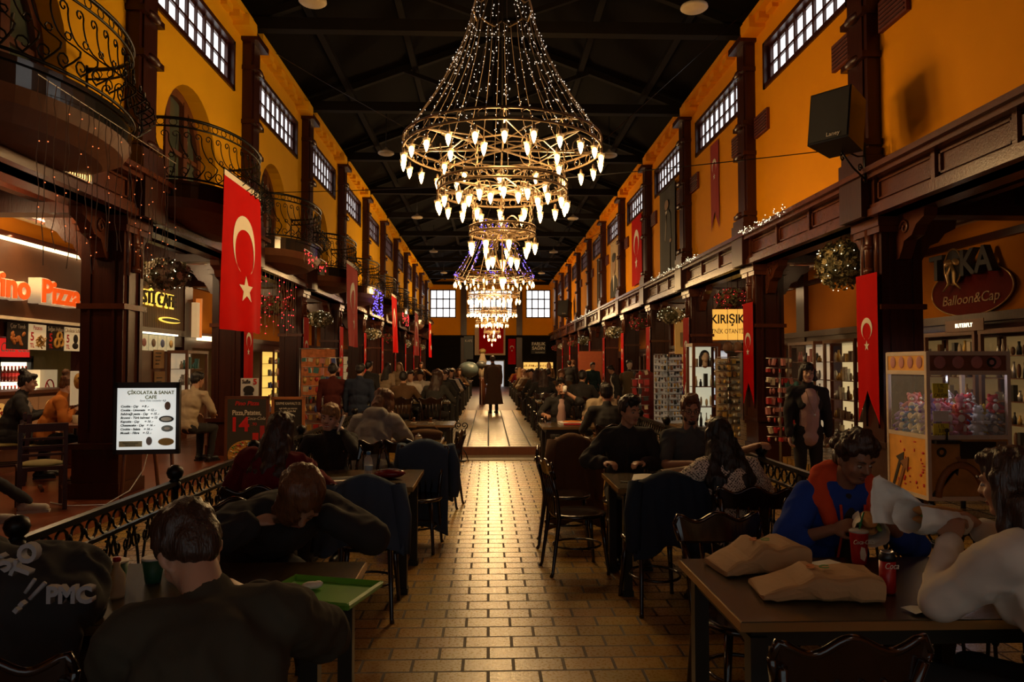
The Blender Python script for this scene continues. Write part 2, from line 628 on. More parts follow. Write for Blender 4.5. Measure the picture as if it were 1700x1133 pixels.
# side aisle: ceilings, beams, shop fronts
XSL, XSR = -6.5, 6.85
for side, a, b, xs in (('left', XL - .3, -9, XSL), ('right', XR + .3, 9, XSR)):
    m = MB(); m.bx(a, b, -2, YE, 3.62, 3.7)
    struct(m.build('ceiling_' + side + '_aisle', CREAM))
    m = MB()
    lo, hi = min(a, xs), max(a, xs)
    for y in (YL if side == 'left' else YR):
        m.bx(lo, hi, y - .14, y + .14, 3.3, 3.62)
    for q in (.3, .62):
        xx = a + (xs - a) * q
        m.bx(xx - .06, xx + .06, -2, YE, 3.42, 3.62)
    struct(m.build('trim_beams_' + side + '_aisle', WOOD))
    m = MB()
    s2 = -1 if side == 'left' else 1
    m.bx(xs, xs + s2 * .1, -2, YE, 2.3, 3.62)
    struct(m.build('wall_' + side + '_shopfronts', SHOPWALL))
    m = MB()
    m.bx(xs - s2 * .12, xs + s2 * .05, -2, YE, 2.2, 2.32)
    m.bx(xs - s2 * .07, xs + s2 * .05, -2, YE, 1.98, 2.2)
    m.bx(xs - s2 * .07, xs + s2 * .05, -2, YE, 3.3, 3.4)
    for y in (YL if side == 'left' else YR):
        m.bx(xs - s2 * .1, xs + s2 * .1, y + 3.35, y + 3.75, .1, 3.62)
    struct(m.build('trim_' + side + '_shopfronts', WOOD))
    m = MB()
    xb = xs + s2 * 2.2
    m.bx(xb, xb + s2 * .1, -2, YE, 0, 3.7)
    struct(m.build('wall_' + side + '_outer', WOODM))

# end wall
m = MB()
wins = [(714, 757, 481, 528), (778, 851, 481, 528), (873, 914, 479, 526)]
WR = []
for (a, b, c, d) in wins:
    p, q = P(a, c, YE), P(b, d, YE)
    WR.append((p.x, q.x, q.z, p.z))
zlo, zhi = WR[0][2], WR[0][3]
WR = [(a, b, zlo, zhi) for a, b, c, d in WR]
m.bx(-9, 9, YE, YE + .3, 3.5, zlo); m.bx(-9, 9, YE, YE + .3, zhi, 9)
xs = [-9] + [v for r in WR for v in r[:2]] + [9]
for k in range(0, len(xs), 2):
    m.bx(xs[k], xs[k + 1], YE, YE + .3, zlo, zhi)
struct(m.build('wall_end', WALL))
for i, (a, b, c, d) in enumerate(WR):
    f = MB()
    t = .07
    f.bx(a, b, YE - .04, YE + .1, c, c + t); f.bx(a, b, YE - .04, YE + .1, d - t, d)
    f.bx(a, a + t, YE - .04, YE + .1, c, d); f.bx(b - t, b, YE - .04, YE + .1, c, d)
    nx = 8 if i == 1 else 4
    for k in range(1, nx):
        x = a + (b - a) * k / nx
        f.bx(x - .035, x + .035, YE, YE + .08, c, d)
    for k in (1, 2):
        z = c + (d - c) * k / 3
        f.bx(a, b, YE, YE + .08, z - .035, z + .035)
    x0, x1 = a + (b - a) * .25, a + (b - a) * .75
    z0, z1 = c + (d - c) / 3, c + (d - c) * 2 / 3
    for (q, r_, s_, t_) in ((x0, x1, z0, z0), (x0, x1, z1, z1), (x0, x0, z0, z1), (x1, x1, z0, z1)):
        f.bx(q - .04, r_ + .04, YE - .02, YE + .09, s_ - .04, t_ + .04)
    fo = struct(f.build('window_%d' % (41 + i), WOOD))
    g = MB(); g.bx(a, b, YE + .12, YE + .13, c, d)
    g.build('pane', PANE, fo)
m = MB()
m.bx(-9, 9, YE - .05, YE + .3, 0, 3.6)
m.bx(-9, 9, YE - .2, YE, 3.5, 3.66)
m.bx(-9, 9, YE - .12, YE, 2.9, 3.0)
for k in range(17):
    x = -4 + k * .5
    m.bx(x - .03, x + .03, YE - .08, YE, .1, 2.9)
struct(m.build('wall_end_panelling', BEAM))
m = MB()
for px in (770, 862):
    x = P(px, 500, YE).x
    m.bx(x - .2, x + .2, YE - .15, YE, 0, 8)
struct(m.build('trim_end_pilasters', WOOD))

# roof
m = MB()
ridge = 8.9
for s in (-1, 1):
    x0 = XL - .3 if s < 0 else XR + .3
    a = (x0, -3, ZW + .1); b = (XC, -3, ridge); c = (XC, YE + .3, ridge); d = (x0, YE + .3, ZW + .1)
    m.quad(a, b, c, d) if s > 0 else m.quad(d, c, b, a)
    a2, b2, c2, d2 = [(p[0], p[1], p[2] + .1) for p in (a, b, c, d)]
    m.quad(d2, c2, b2, a2) if s > 0 else m.quad(a2, b2, c2, d2)
struct(m.build('ceiling', CEIL))
m = MB()
for y in YR + [8.1 + 3.78 * 10.9]:
    yy = y
    m.bx(XL, XR, yy - .09, yy + .09, 7.12, 7.32)
    for s in (-1, 1):
        xe = XL if s < 0 else XR
        m.tube([(xe, yy, 7.25), (XC, yy, ridge - .08)], .09, 4)
        m.tube([(XC, yy, 7.3), ((xe + XC) / 2, yy, (7.25 + ridge) / 2)], .06, 4)
    m.bx(XC - .07, XC + .07, yy - .07, yy + .07, 7.2, ridge)
for q in (-3, -1.6, XC, 2, 3.4):
    z = ridge - abs(q - XC) * (ridge - ZW - .1) / 4.3 - .1
    m.bx(q - .06, q + .06, 0, YE, z - .1, z)
struct(m.build('trim_roof_trusses', BEAM))
# back of the room, behind the camera
m = MB(); m.bx(-9, -3, -2.3, -2, 0, 9); m.bx(3, 9, -2.3, -2, 0, 9); m.bx(-3, 3, -2.3, -2, 0, .6); m.bx(-3, 3, -2.3, -2, 3.2, 9)
struct(m.build('wall_back', WALL))
# unseen glowing glazing added behind the camera as neutral fill for the foreground
m = MB()
for x in (-3, -1, 1, 3):
    m.bx(x - .05, x + .05, -2.2, -2.1, .6, 3.2)
m.bx(-3, 3, -2.2, -2.1, 1.9, 1.98); m.bx(-3, 3, -2.2, -2.1, .6, .68); m.bx(-3, 3, -2.2, -2.1, 3.12, 3.2)
fo = struct(m.build('window_45', WOOD))
g = MB(); g.quad((3, -2.22, .6), (-3, -2.22, .6), (-3, -2.22, 3.2), (3, -2.22, 3.2)); g.build('pane', mat('added_fill_glass', (.5, .55, .6), .4, emit=(.78, .95, 1.), es=.5, var=.05), fo)

# ---------------------------------------------------------------- columns (each one a thing)
def make_column(side):
    sg = 1 if side == 'L' else -1        # towards the aisle
    root = bpy.data.objects.new('wooden_column', None); COL.objects.link(root)
    b = MB()
    b.box((-sg * .22, 0, .37), (.5, .54, .74)); b.box((-sg * .22, 0, .16), (.54, .6, .32)); b.box((-sg * .22, 0, .72), (.56, .62, .06))
    b.build('base', WOOD, root)
    s = MB()
    s.box((-sg * .2, 0, 2.05), (.46, .46, 2.6))
    for (dx, dy) in ((.235, 0), (0, .235), (0, -.235)):
        for q in (-.13, .13):
            s.box((-sg * .2 + sg * dx + (q if dx == 0 else 0), dy + (q if dx else 0), 2.0), (.03, .03, 2.2))
    s.build('shaft', WOOD, root)
    c = MB()
    c.box((-sg * .2, 0, 3.12), (.56, .56, .08)); c.box((-sg * .2, 0, 2.25), (.52, .52, .06)); c.box((-sg * .2, 0, 3.2), (.6, .6, .1))
    c.build('capital', WOODB, root)
    h = MB()
    h.tube([(sg * .03, 0, 2.66), (sg * .03, 0, 3.26)], .06, 10)
    h.tube([(sg * .03, .15, 2.6), (sg * .03, .15, 3.26)], .03, 8); h.tube([(sg * .03, -.15, 2.6), (sg * .03, -.15, 3.26)], .03, 8)
    for z in (2.68, 2.95):
        h.tube([(sg * .03, 0, z - .03), (sg * .03, 0, z + .03)], .075, 10)
    h.build('half_round_post', WOODB, root)
    # carved brackets
    for dy in (-1, 1):
        k = MB()
        prof = [(0, 0), (.10, .02), (.16, .12), (.2, .2), (.34, .24), (.42, .34), (.56, .40), (.58, .5), (0, .5)]
        F = Matrix(((0, 0, 1, -sg * .2 - .07), (dy, 0, 0, dy * .2), (0, 1, 0, 2.76), (0, 0, 0, 1)))
        k.prism(prof, .14, F)
        for s_ in (-.078, .078):
            k.tube(spiral((-sg * .2 + s_, dy * .42, 3.1), .09, 1.2, 0, (0, 1, 0), (0, 0, 1)), .014, 5)
        k.build('bracket', WOODB, root)
    k = MB()
    prof = [(0, 0), (.10, .02), (.16, .12), (.2, .2), (.3, .24), (.38, .34), (.5, .40), (.52, .5), (0, .5)]
    F = Matrix(((-sg, 0, 0, -sg * .42), (0, 0, 1, -.07), (0, 1, 0, 2.76), (0, 0, 0, 1)))
    k.prism(prof, .14, F)
    k.build('bracket', WOODB, root)
    # upper pilaster
    u = MB()
    u.box((sg * .04, 0, 5.46), (.22, .44, 3.42)); u.box((sg * .12, 0, 5.46), (.1, .3, 3.42))
    for z in (4.1, 5.1, 5.6, 6.5):
        u.box((sg * .1, 0, z), (.24, .5, .07)); u.ell((sg * .2, 0, z), (.06, .16, .06))
    u.box((sg * .08, 0, 3.85), (.34, .56, .18)); u.box((sg * .1, 0, 3.99), (.26, .5, .08))
    u.box((sg * .1, 0, 3.5), (.32, .5, .5))
    u.box((sg * .1, 0, 6.98), (.34, .6, .1))
    u.build('upper_pilaster', WOOD, root)
    return root
cl, cr = make_column('L'), make_column('R')
for side, pr, Xw, Ys in (('left', cl, XL, YL), ('right', cr, XR, YR)):
    for i, y in enumerate(Ys):
        if i == 0:
            continue
        k = i - 2
        nm = 'nearest' if k <= 0 else ORD[k] + ' one'
        lab = ('dark carved wooden column on the %s side of the hall, %s' % (side, 'nearest one' if k == 0 else ORD[k] + ' from the front')) if k >= 0 else 'dark carved wooden column on the %s side, just out of frame beside the camera' % side
        if k < 0:
            continue
        o = put(pr, USED, (Xw, y, 0), 0, lab, 'carved columns along the %s side' % side)
        o['category'] = 'column'
# ================================================================ CHANDELIERS
WARM = (1, .62, .25)
def lamp_mesh():
    c = MB()
    c.lathe([(.004, .09), (.012, .085), (.02, .05), (.02, .0), (.012, -.01)], n=8)
    b = MB()
    b.lathe([(.012, 0), (.028, -.02), (.032, -.05), (.022, -.1), (.008, -.135), (.002, -.145)], n=8)
    g = MB()
    g.lathe([(.05, .012), (.045, .0), (.038, -.03), (.036, -.06)], n=10)
    g.f = g.f[:-2]; g.mi = g.mi[:-2]; g.sm = g.sm[:-2]
    return c.mesh('socket', BRASS), b.mesh('bulb', BULB), g.mesh('glass_cup', CUPG), b.mesh('bulb', BULBF)
CUPG = mat('warm_clear_glass_cup', (.9, .7, .4), .2, alpha=.45, emit=(1, .6, .25), es=.25, nosample=True)
SOCK, BULBM, CUPM, BULBMF = lamp_mesh()

def ring_frame(m, Rr, z, band, ns, tr):
    for dz in (0, band):
        m.tube([(Rr * math.cos(2 * PI * k / 48), Rr * math.sin(2 * PI * k / 48), z + dz) for k in range(48)], tr, 5, closed=True)
    # scroll band between the hoops
    n = ns * 4
    for k in range(n):
        a = 2 * PI * k / n
        c = V((Rr * math.cos(a), Rr * math.sin(a), z + band / 2))
        ex = V((-math.sin(a), math.cos(a), 0))
        m.tube([c + ex * band * .45 * math.cos(t * PI / 4) + V((0, 0, band * .42 * math.sin(t * PI / 4))) for t in range(8)], tr * .45, 4, closed=True)
    # spokes with scrolls
    for k in range(ns):
        a = 2 * PI * k / ns
        d = V((math.cos(a), math.sin(a), 0))
        m.tube([d * Rr + V((0, 0, z)), V((0, 0, z + .02))], tr * .8, 4)
        a2 = a + 2 * PI / ns
        d2 = V((math.cos(a2), math.sin(a2), 0))
        m.tube([d * Rr * .55 + V((0, 0, z)), d2 * Rr * .55 + V((0, 0, z))], tr * .6, 4)
        m.tube([d * Rr + V((0, 0, z)), (d + d2) * Rr * .28 + V((0, 0, z))], tr * .5, 4)
        for q, sg in ((.8, 1), (.35, -1)):
            c = d * Rr * q + V((0, 0, z + .06))
            m.tube(spiral(c, Rr * .13, 1.2 * sg, 0, d, V((0, 0, 1)), 12), tr * .5, 4)
        m.tube([d * Rr * (1 - t / 6) + V((0, 0, z + band + .12 * math.sin(PI * t / 6) * (1 if k % 2 else -1))) for t in range(7)], tr * .5, 4)

def chandelier(loc, label, near, fairy, lampmode):
    root = thing('chandelier', label, 'chandelier', loc)
    tiers = [(1.3, 0, .13, 8, 24), (.85, -.55, .11, 8, 18), (.43, -1.1, .09, 6, 9)]
    for i, (Rr, z, band, ns, nl) in enumerate(tiers):
        m = MB()
        ring_frame(m, Rr, z, band, ns, .017 if near else .014)
        m.build('ring_frame', BRASS, root)
    m = MB()
    # chains between the tiers and a knot of scrolls at the bottom
    for (r0, z0, r1, z1, n) in ((.86, .0, .84, -.44, 8), (.45, -.55, .43, -1.01, 6)):
        for k in range(n):
            a = 2 * PI * (k + .5) / n
            p0, p1 = V((r0 * math.cos(a), r0 * math.sin(a), z0)), V((r1 * math.cos(a), r1 * math.sin(a), z1))
            nl = 7
            m = MB()
            for j in range(nl):
                c = p0.lerp(p1, (j + .5) / nl)
                e = V((math.cos(a), math.sin(a), 0)) if j % 2 else V((-math.sin(a), math.cos(a), 0))
                m.tube([c + e * .018 * math.cos(t * PI / 3) + V((0, 0, .04 * math.sin(t * PI / 3))) for t in range(6)], .006, 4, closed=True)
            m.build('chain', BRASS, root)
    m = MB()
    for k in range(6):
        a = 2 * PI * k / 6
        d = V((math.cos(a), math.sin(a), 0))
        m.tube([V((0, 0, -1.05)) + d * (.05 + .12 * math.sin(PI * t / 8)) + V((0, 0, -.5 * t / 8)) for t in range(9)], .009, 4)
        m.tube(spiral(V((0, 0, -1.25)) + d * .16, .07, 1.3, 0, d, V((0, 0, 1)), 12), .007, 4)
    m.tube([(0, 0, -1.0), (0, 0, -1.6)], .012, 5)
    m.build('bottom_finial', BRASS, root)
    # hanging rope / top hoop
    m = MB()
    m.tube([(.4 * math.cos(2 * PI * k / 24), .4 * math.sin(2 * PI * k / 24), 1.9 + .05 * math.sin(3 * PI * k / 4)) for k in range(24)], .012, 4, closed=True)
    for k in range(4):
        a = PI / 4 + PI / 2 * k
        m.tube([(.4 * math.cos(a), .4 * math.sin(a), 1.9), (0, 0, 2.7)], .005, 4)
    m.build('top_hoop', BRASS, root)
    m = MB(); m.tube([(0, 0, -.02), (0, 0, 4.46)], .01, 5); m.build('suspension_rod', BEAM, root)
    rnd = random.Random(3)
    s = MB(); b = MB()
    nst = 30 if near else 22
    for k in range(nst):
        a = 2 * PI * k / nst + rnd.uniform(-.06, .06)
        a2 = a + rnd.uniform(-.12, .12)
        sag = rnd.uniform(.1, .24)
        pts = []
        for t in range(13):
            q = t / 12
            rr = .4 + (1.3 - .4) * (q ** 1.45)
            aa = a + (a2 - a) * q
            pts.append(V((rr * math.cos(aa), rr * math.sin(aa), 1.9 + (.13 - 1.9) * q + rnd.uniform(-.01, .01))))
        s.tube(pts, .004 if near else .007, 3, caps=False)
        lit = near or k % 2 == 0 
        if lit:
            nb = 20 if near else 26
            for j in range(nb):
                q = rnd.random() * 11.99
                i0 = int(q)
                p = pts[i0].lerp(pts[i0 + 1], q - i0) + V((rnd.uniform(-.03, .03), rnd.uniform(-.03, .03), 0))
                r = .0065 if near else .016
                b.add([p + V((r, 0, 0)), p + V((0, r, 0)), p + V((-r, 0, 0)), p + V((0, -r, 0)), p + V((0, 0, r * 1.3)), p + V((0, 0, -r * 1.3))],
                      [(0, 1, 4), (1, 2, 4), (2, 3, 4), (3, 0, 4), (1, 0, 5), (2, 1, 5), (3, 2, 5), (0, 3, 5)])
    for k in range(60):
        a = rnd.random() * 2 * PI
        p = V((1.31 * math.cos(a), 1.31 * math.sin(a), rnd.uniform(0, .14)))
        r = .006 if near else .016
        b.add([p + V((r, 0, 0)), p + V((0, r, 0)), p + V((-r, 0, 0)), p + V((0, -r, 0)), p + V((0, 0, r)), p + V((0, 0, -r))],
              [(0, 1, 4), (1, 2, 4), (2, 3, 4), (3, 0, 4), (1, 0, 5), (2, 1, 5), (3, 2, 5), (0, 3, 5)])
    st = s.build('fairy_light_strands', mat('fairy_light_wire', (.25, .17, .1), .5), root)
    if fairy:
        b.build('fairy_bulbs', fairy, st)['kind'] = 'stuff'
    # lamps
    spots = []
    for i, (Rr, z, band, ns, nl) in enumerate(tiers):
        for k in range(nl):
            a = 2 * PI * (k + .5 * i) / nl
            spots.append((Rr * math.cos(a), Rr * math.sin(a), z - .12 - rnd.uniform(0, .03)))
        if i < 2:
            for k in range(9):
                a = 2 * PI * (k + .3) / 9
                spots.append((Rr * .6 * math.cos(a), Rr * .6 * math.sin(a), z - .1 - rnd.uniform(0, .04)))
        else:
            for k in range(5):
                a = 2 * PI * (k + .2) / 5
                spots.append((.2 * math.cos(a), .2 * math.sin(a), -1.42))
    spots.append((0, 0, -1.68))
    for (x, y, z) in spots:
        o = bpy.data.objects.new('lamp_socket', SOCK); COL.objects.link(o); o.parent = root; o.location = (x, y, z)
        q = bpy.data.objects.new('bulb', BULBM if near else BULBMF); COL.objects.link(q); q.parent = o
        if near:
            q = bpy.data.objects.new('glass_cup', CUPM); COL.objects.link(q); q.parent = o
    pw = lampmode
    for k in range(3):
        a = 2 * PI * k / 3 + .5
        plight('chandelier_light', (.9 * math.cos(a), .9 * math.sin(a), -.22), pw, WARM, .25, root)
    plight('chandelier_light', (0, 0, -.75), pw * 1.2, WARM, .3, root)
    plight('chandelier_light', (0, 0, -1.8), pw * .5, WARM, .15, root)
    return root

chandelier((XC, 9.45, 4.42), 'large tiered iron chandelier with white fairy light strands, nearest and biggest in the hall', True, FAIRYW, 98)
chandelier((XC, 23.6, 4.42), 'tiered chandelier with blue fairy light strands hanging behind the nearest one', False, FAIRYB, 160)
chandelier((XC, 38.0, 4.42), 'farthest tiered chandelier glowing in front of the end wall windows', False, None, 190)

# ceiling disc lamps
pr = thing('disc_pendant', 'x', 'lamp')
m = MB(); m.lathe([(.02, .16), (.05, .1), (.19, .03), (.195, .0), (.17, -.02)], n=24); m.build('shade', mat('dull_cream_enamel', (.42, .33, .2), .5), pr)
m = MB(); m.tube([(0, 0, .14), (0, 0, 1.2)], .008, 5); m.build('cord', IRON, pr)
for i, y in enumerate((10.1, 17.4, 25.0, 32.5, 40.0)):
    for s, x in (('left', -2.48), ('right', 2.94)):
        put(pr, USED, (x, y, 6.72), 0, 'round cream disc lamp under the dark roof, %s row, %s from the front' % (s, 'first' if i == 0 else ORD[i]), 'disc lamps under the roof')
# ================================================================ BALCONIES
FASCIA = mat('dark_glossy_balcony_fascia', (.05, .045, .04), .12, metal=.6, var=.4, scale=3)
SOFFIT = mat('brown_balcony_soffit', (.16, .06, .025), .5, var=.2)
def make_balcony():
    root = bpy.data.objects.new('balcony', None); COL.objects.link(root)
    HW, PR = 1.2, .82
    def edge(t, o=0.):          # t 0..1 along the front from near to far
        a = PI * t
        return V(((PR + o) * math.sin(a) ** .75, -(HW + o) * math.cos(a), 0))
    N = 28
    s = MB()
    top = [edge(k / N) for k in range(N + 1)]
    s.add([(p.x, p.y, .06) for p in top], [tuple(range(N + 1))])
    for k in range(N):
        a, b = top[k], top[k + 1]
        s.add([(a.x, a.y, -.13), (b.x, b.y, -.13), (b.x, b.y, .06), (a.x, a.y, .06)], [(0, 1, 2, 3)], True)
        s.add([(a.x * 1.03, a.y * 1.02, .03), (b.x * 1.03, b.y * 1.02, .03), (b.x * 1.03, b.y * 1.02, .07), (a.x * 1.03, a.y * 1.02, .07)], [(0, 1, 2, 3)], True)
    s.build('slab', FASCIA, root)
    u = MB()
    rings = [(1, -.13), (.93, -.24), (.75, -.34), (.45, -.4), (.0, -.42)]
    for (q0, z0), (q1, z1) in zip(rings, rings[1:]):
        for k in range(N):
            a, b = top[k], top[k + 1]
            u.add([(b.x * q0, b.y * q0, z0), (a.x * q0, a.y * q0, z0), (a.x * q1, a.y * q1, z1), (b.x * q1, b.y * q1, z1)], [(0, 1, 2, 3)], True)
    u.build('soffit', SOFFIT, root)
    r = MB()
    for z, rr in ((.82, .02), (.72, .012)):
        r.tube([edge(k / N, .0) + V((0, 0, z)) for k in range(N + 1)], rr, 5)
    r.tube([edge(k / N, .02) + V((0, 0, .1)) for k in range(N + 1)], .014, 5)
    for t in (0, 1):
        p = edge(t)
        r.tube([p + V((0, 0, .06)), p + V((0, 0, .86))], .018, 5)
    r.build('hand_rail', IRON, root)
    b = MB()
    nb = 22
    for k in range(nb):
        t = (k + .5) / nb
        p = edge(t); q = edge(t + .01)
        ex = (q - p).normalized() if (q - p).length else V((0, 1, 0))
        out = ex.cross(V((0, 0, 1))).normalized()
        pts = []
        for j in range(13):
            h = j / 12
            bulge = .2 * math.exp(-((h - .2) / .22) ** 2)
            pts.append(p + out * bulge + ex * .05 * math.sin(PI * 1.6 * h) + V((0, 0, .1 + .52 * h)))
        b.tube(pts, .008, 4)
        b.tube(spiral(pts[-1] + V((0, 0, .0)) - ex * .05, .05, 1.1, 0, ex, V((0, 0, 1)), 10), .007, 4)
        b.tube(spiral(pts[0] + V((0, 0, .06)) + ex * .0 + out * .0, .07, 1.2, -PI / 2, -ex, V((0, 0, 1)), 10), .007, 4)
        c = p + V((0, 0, .77))
        b.tube([c + ex * .045 * math.cos(a * PI / 4) + V((0, 0, .04 * math.sin(a * PI / 4))) for a in range(8)], .005, 4, closed=True)
        c = p + out * .12 + V((0, 0, .34))
        b.tube([c + ex * .03 * math.cos(a * PI / 3) + V((0, 0, .03 * math.sin(a * PI / 3))) for a in range(6)], .007, 4, closed=True)
    b.build('scroll_bars', IRON, root)
    return root
bp_ = make_balcony()
for i in range(10):
    k = i - 1
    y = 8.3 + 3.78 * k + 1.6
    lab = 'curved balcony with black scrolled iron railing, ' + ('cut off at the upper left corner' if k < 0 else
          ('beside the largest red flag' if k == 0 else '%s one behind the upper left corner balcony' % ORD[k + 1]))
    o = put(bp_, USED, (XL, y, ZC1), 0, lab, 'iron balconies on the left wall'); o['category'] = 'balcony'

# ================================================================ FLAGS
def crescent_star(m, cx, cz, s, off):
    """in local x,y ; z = off. horns point down, star below. s = flag width"""
    R1, R2 = .27 * s, .215 * s
    n = 28
    d = .075 * s
    A = []
    # outer circle centre (cx,cz), inner centre shifted down
    for k in range(n + 1):
        a = -PI / 2 + .62 + (2 * PI - 1.24) * k / n
        A.append((cx + R1 * math.cos(a), cz + R1 * math.sin(a)))
    B = []
    for k in range(n + 1):
        a = -PI / 2 + .42 + (2 * PI - .84) * k / n
        B.append((cx + R2 * math.cos(a), cz - d + R2 * math.sin(a)))
    vs = [(x, y, off) for x, y in A] + [(x, y, off) for x, y in B]
    m.add(vs, [(k, k + 1, n + 2 + k, n + 1 + k) for k in range(n)])
    sc_ = cz - R1 - .16 * s
    st = []
    for k in range(10):
        a = PI / 2 + PI * k / 5
        r = (.135 if k % 2 == 0 else .055) * s
        st.append((cx + r * math.cos(a), sc_ + r * math.sin(a), off))
    m.add([(cx, sc_, off)] + st, [(0, 1 + k, 1 + (k + 1) % 10) for k in range(10)])

def flag(side, p, wd, ht, label, group, tails=False, hem=True, wave=.03, name='flag', crescent=True, zc=None, cloth=None, lean=0., seed=0):
    """p = top centre. builds cloth in the face frame of the side"""
    root = thing(name, label, 'flag', p, 0, group)
    F = side_frame(side, (0, 0, 0))
    ph = seed * 1.7
    def bend(x, y):
        q = -y / ht
        return wave * q * (math.sin(x / wd * 5 + ph + q * 1.3) + .4 * math.sin(x / wd * 13 + ph)) + lean * q
    m = MB()
    nx, ny = 14, 22
    vs = []; fs = []
    for j in range(ny + 1):
        for i in range(nx + 1):
            x = (i / nx - .5) * wd
            y = -j / ny * ht
            if tails and j > ny - 5:
                q = (j - (ny - 5)) / 5
                lim = ht * (1 - .22 * (1 - abs(2 * i / nx - 1)))
                y = max(y, -lim)
            xx = x * (1 + (.06 * -y / ht if not tails else 0))
            vs.append(F @ V((xx, y, bend(x, y))))
    for j in range(ny):
        for i in range(nx):
            q = j * (nx + 1) + i
            fs.append((q, q + nx + 1, q + nx + 2, q + 1))
    m.add(vs, fs, True)
    c = m.build('cloth', cloth or REDF, root)
    if crescent:
        for sgn in ((.006,) if side != 'C' else (.006,)):
            e = MB()
            crescent_star(e, 0, zc if zc is not None else -ht * .38, wd, 0)
            # follow the folds of the cloth
            e.v = [tuple(F @ V((v[0], v[1], bend(v[0], v[1]) + sgn))) for v in e.v]
            e.build('crescent_and_star', WHITEF, root)
    if hem:
        h = MB()
        h.sheet(lambda u, v: F @ V(((u - .5) * wd * 1.01, -.05 + .085 * v, .006)), 6, 1)
        h.sheet(lambda u, v: F @ V(((.5 - u) * wd * 1.01, -.035 + .07 * v - 0, -.006)), 6, 1)
        h.build('white_hem', WHITEF, root)
        b = MB(); b.tube([F @ V((-wd * .52, .03, 0)), F @ V((wd * .52, .03, 0))], .012, 6); b.build('hanging_rod', IRON, root)
    return root
names_f = ['largest red flag with white crescent and star hanging in front of the nearest left balcony',
           'second large red flag from the front hanging before a left balcony', 'third large red flag from the front on the left side',
           'fourth large red flag from the front on the left side', 'farthest large red flag on the left side']
for i in range(5):
    flag('L', (-3.16, 9.36 + 7.45 * i, 3.93), 1.36, 1.9, names_f[i], 'large red flags under the balconies', wave=.05, seed=i, zc=-.78, lean=.03)
for i in range(10):
    lab = 'narrow red swallow-tailed pennant flag on the right side, hung on the %s column' % ('nearest' if i == 0 else ORD[i])
    flag('R', (XR - .085, YR[i + 2] + .0, 2.64), .46, 1.7, lab, 'narrow red pennants on the right columns', tails=True, hem=False, wave=.008, seed=i, zc=-.62)
for i in range(1, 10):
    lab = 'narrow red swallow-tailed pennant flag on the left side, hung on the %s column' % ORD[i]
    flag('L', (XL + .085, YL[i + 2] - .0, 2.64), .46, 1.7, lab, 'narrow red pennants on the left columns', tails=True, hem=False, wave=.008, seed=i + 20, zc=-.62)
# right wall banners
def wallp(px, py):
    return PX(px, py, XR - .07)
flag('R', (XR - .03, 13.75, 5.92), .5, 1.72, 'long thin dark red pennant with forked end on the right wall under the second window', None, tails=True, hem=False, wave=.005, zc=-.45,
     cloth=mat('dark_red_pennant_cloth', (.34, .012, .008), .8))
flag('R', (XR - .07, 20.95, 5.95), 1.4, 1.98, 'red flag hanging flat on the right wall under the fourth window', None, hem=False, wave=.01, zc=-.75)
def banner(p, wd, ht, label, bg, parts, side='R'):
    root = thing('portrait_banner', label, 'banner', p, 0)
    F = side_frame(side, (0, 0, 0))
    m = MB(); m.sheet(lambda u, v: F @ V(((u - .5) * wd, -v * ht, .012 * math.sin(u * 9))), 10, 4)
    m.prism([(-wd / 2, 0), (-wd / 2, -.03), (wd / 2, -.03), (wd / 2, 0)], .03, F)
    m.build('cloth', bg, root)
    for (nm, poly, mt, z) in parts:
        e = MB(); e.prism([(x * wd, -y * ht) for x, y in poly], .006, F @ T(0, 0, z)); e.build(nm, mt, root)
    return root
def circ(cx, cy, rx, ry, n=20, a0=0, a1=2 * PI):
    return [(cx + rx * math.cos(a0 + (a1 - a0) * k / n), cy + ry * math.sin(a0 + (a1 - a0) * k / n)) for k in range(n)]
SKINP = mat('printed_portrait_skin_tone', (.32, .2, .12), .8)
DKP = mat('printed_dark_suit', (.03, .028, .024), .8)
GRYP = mat('printed_black_backdrop', (.035, .03, .022), .8)
BGEP = mat('printed_beige_backdrop', (.42, .3, .17), .8)
banner((XR - .07, 17.3, 5.93), 1.5, 2.2, 'tall black banner with a standing figure in dark suit on the right wall',
       GRYP, [('printed_figure', [(-.22, .3), (-.08, .26), (.1, .26), (.25, .32), (.3, .62), (.22, .64), (.2, .98), (-.2, .98), (-.2, .6), (-.3, .58)], DKP, .014),
              ('printed_face', circ(0, .2, .12, .055), SKINP, .014), ('printed_shirt', [(-.05, .27), (.06, .27), (.02, .42)], WHITEF, .021),
              ('printed_hand', circ(.26, .62, .06, .02), SKINP, .021), ('printed_sash', [(-.02, .3), (.06, .3), (-.04, .6), (-.1, .58)], mat('printed_grey_sash', (.2, .17, .12), .8), .021)])
banner((XR - .07, 24.7, 5.9), 1.5, 1.95, 'pale banner with a portrait in suit and tie on the right wall',
       BGEP, [('printed_suit', [(-.5, 1), (-.45, .72), (-.15, .62), (.15, .62), (.45, .72), (.5, 1)], DKP, .014),
              ('printed_face', circ(0, .42, .22, .17), SKINP, .014), ('printed_shirt', [(-.1, .62), (.1, .62), (0, .9)], WHITEF, .021),
              ('printed_hair', circ(0, .3, .22, .08), DKP, .021)])
banner((XR - .07, 28.4, 5.8), .5, 1.9, 'very narrow dark banner on the right wall far behind the portrait banner', GRYP, [])

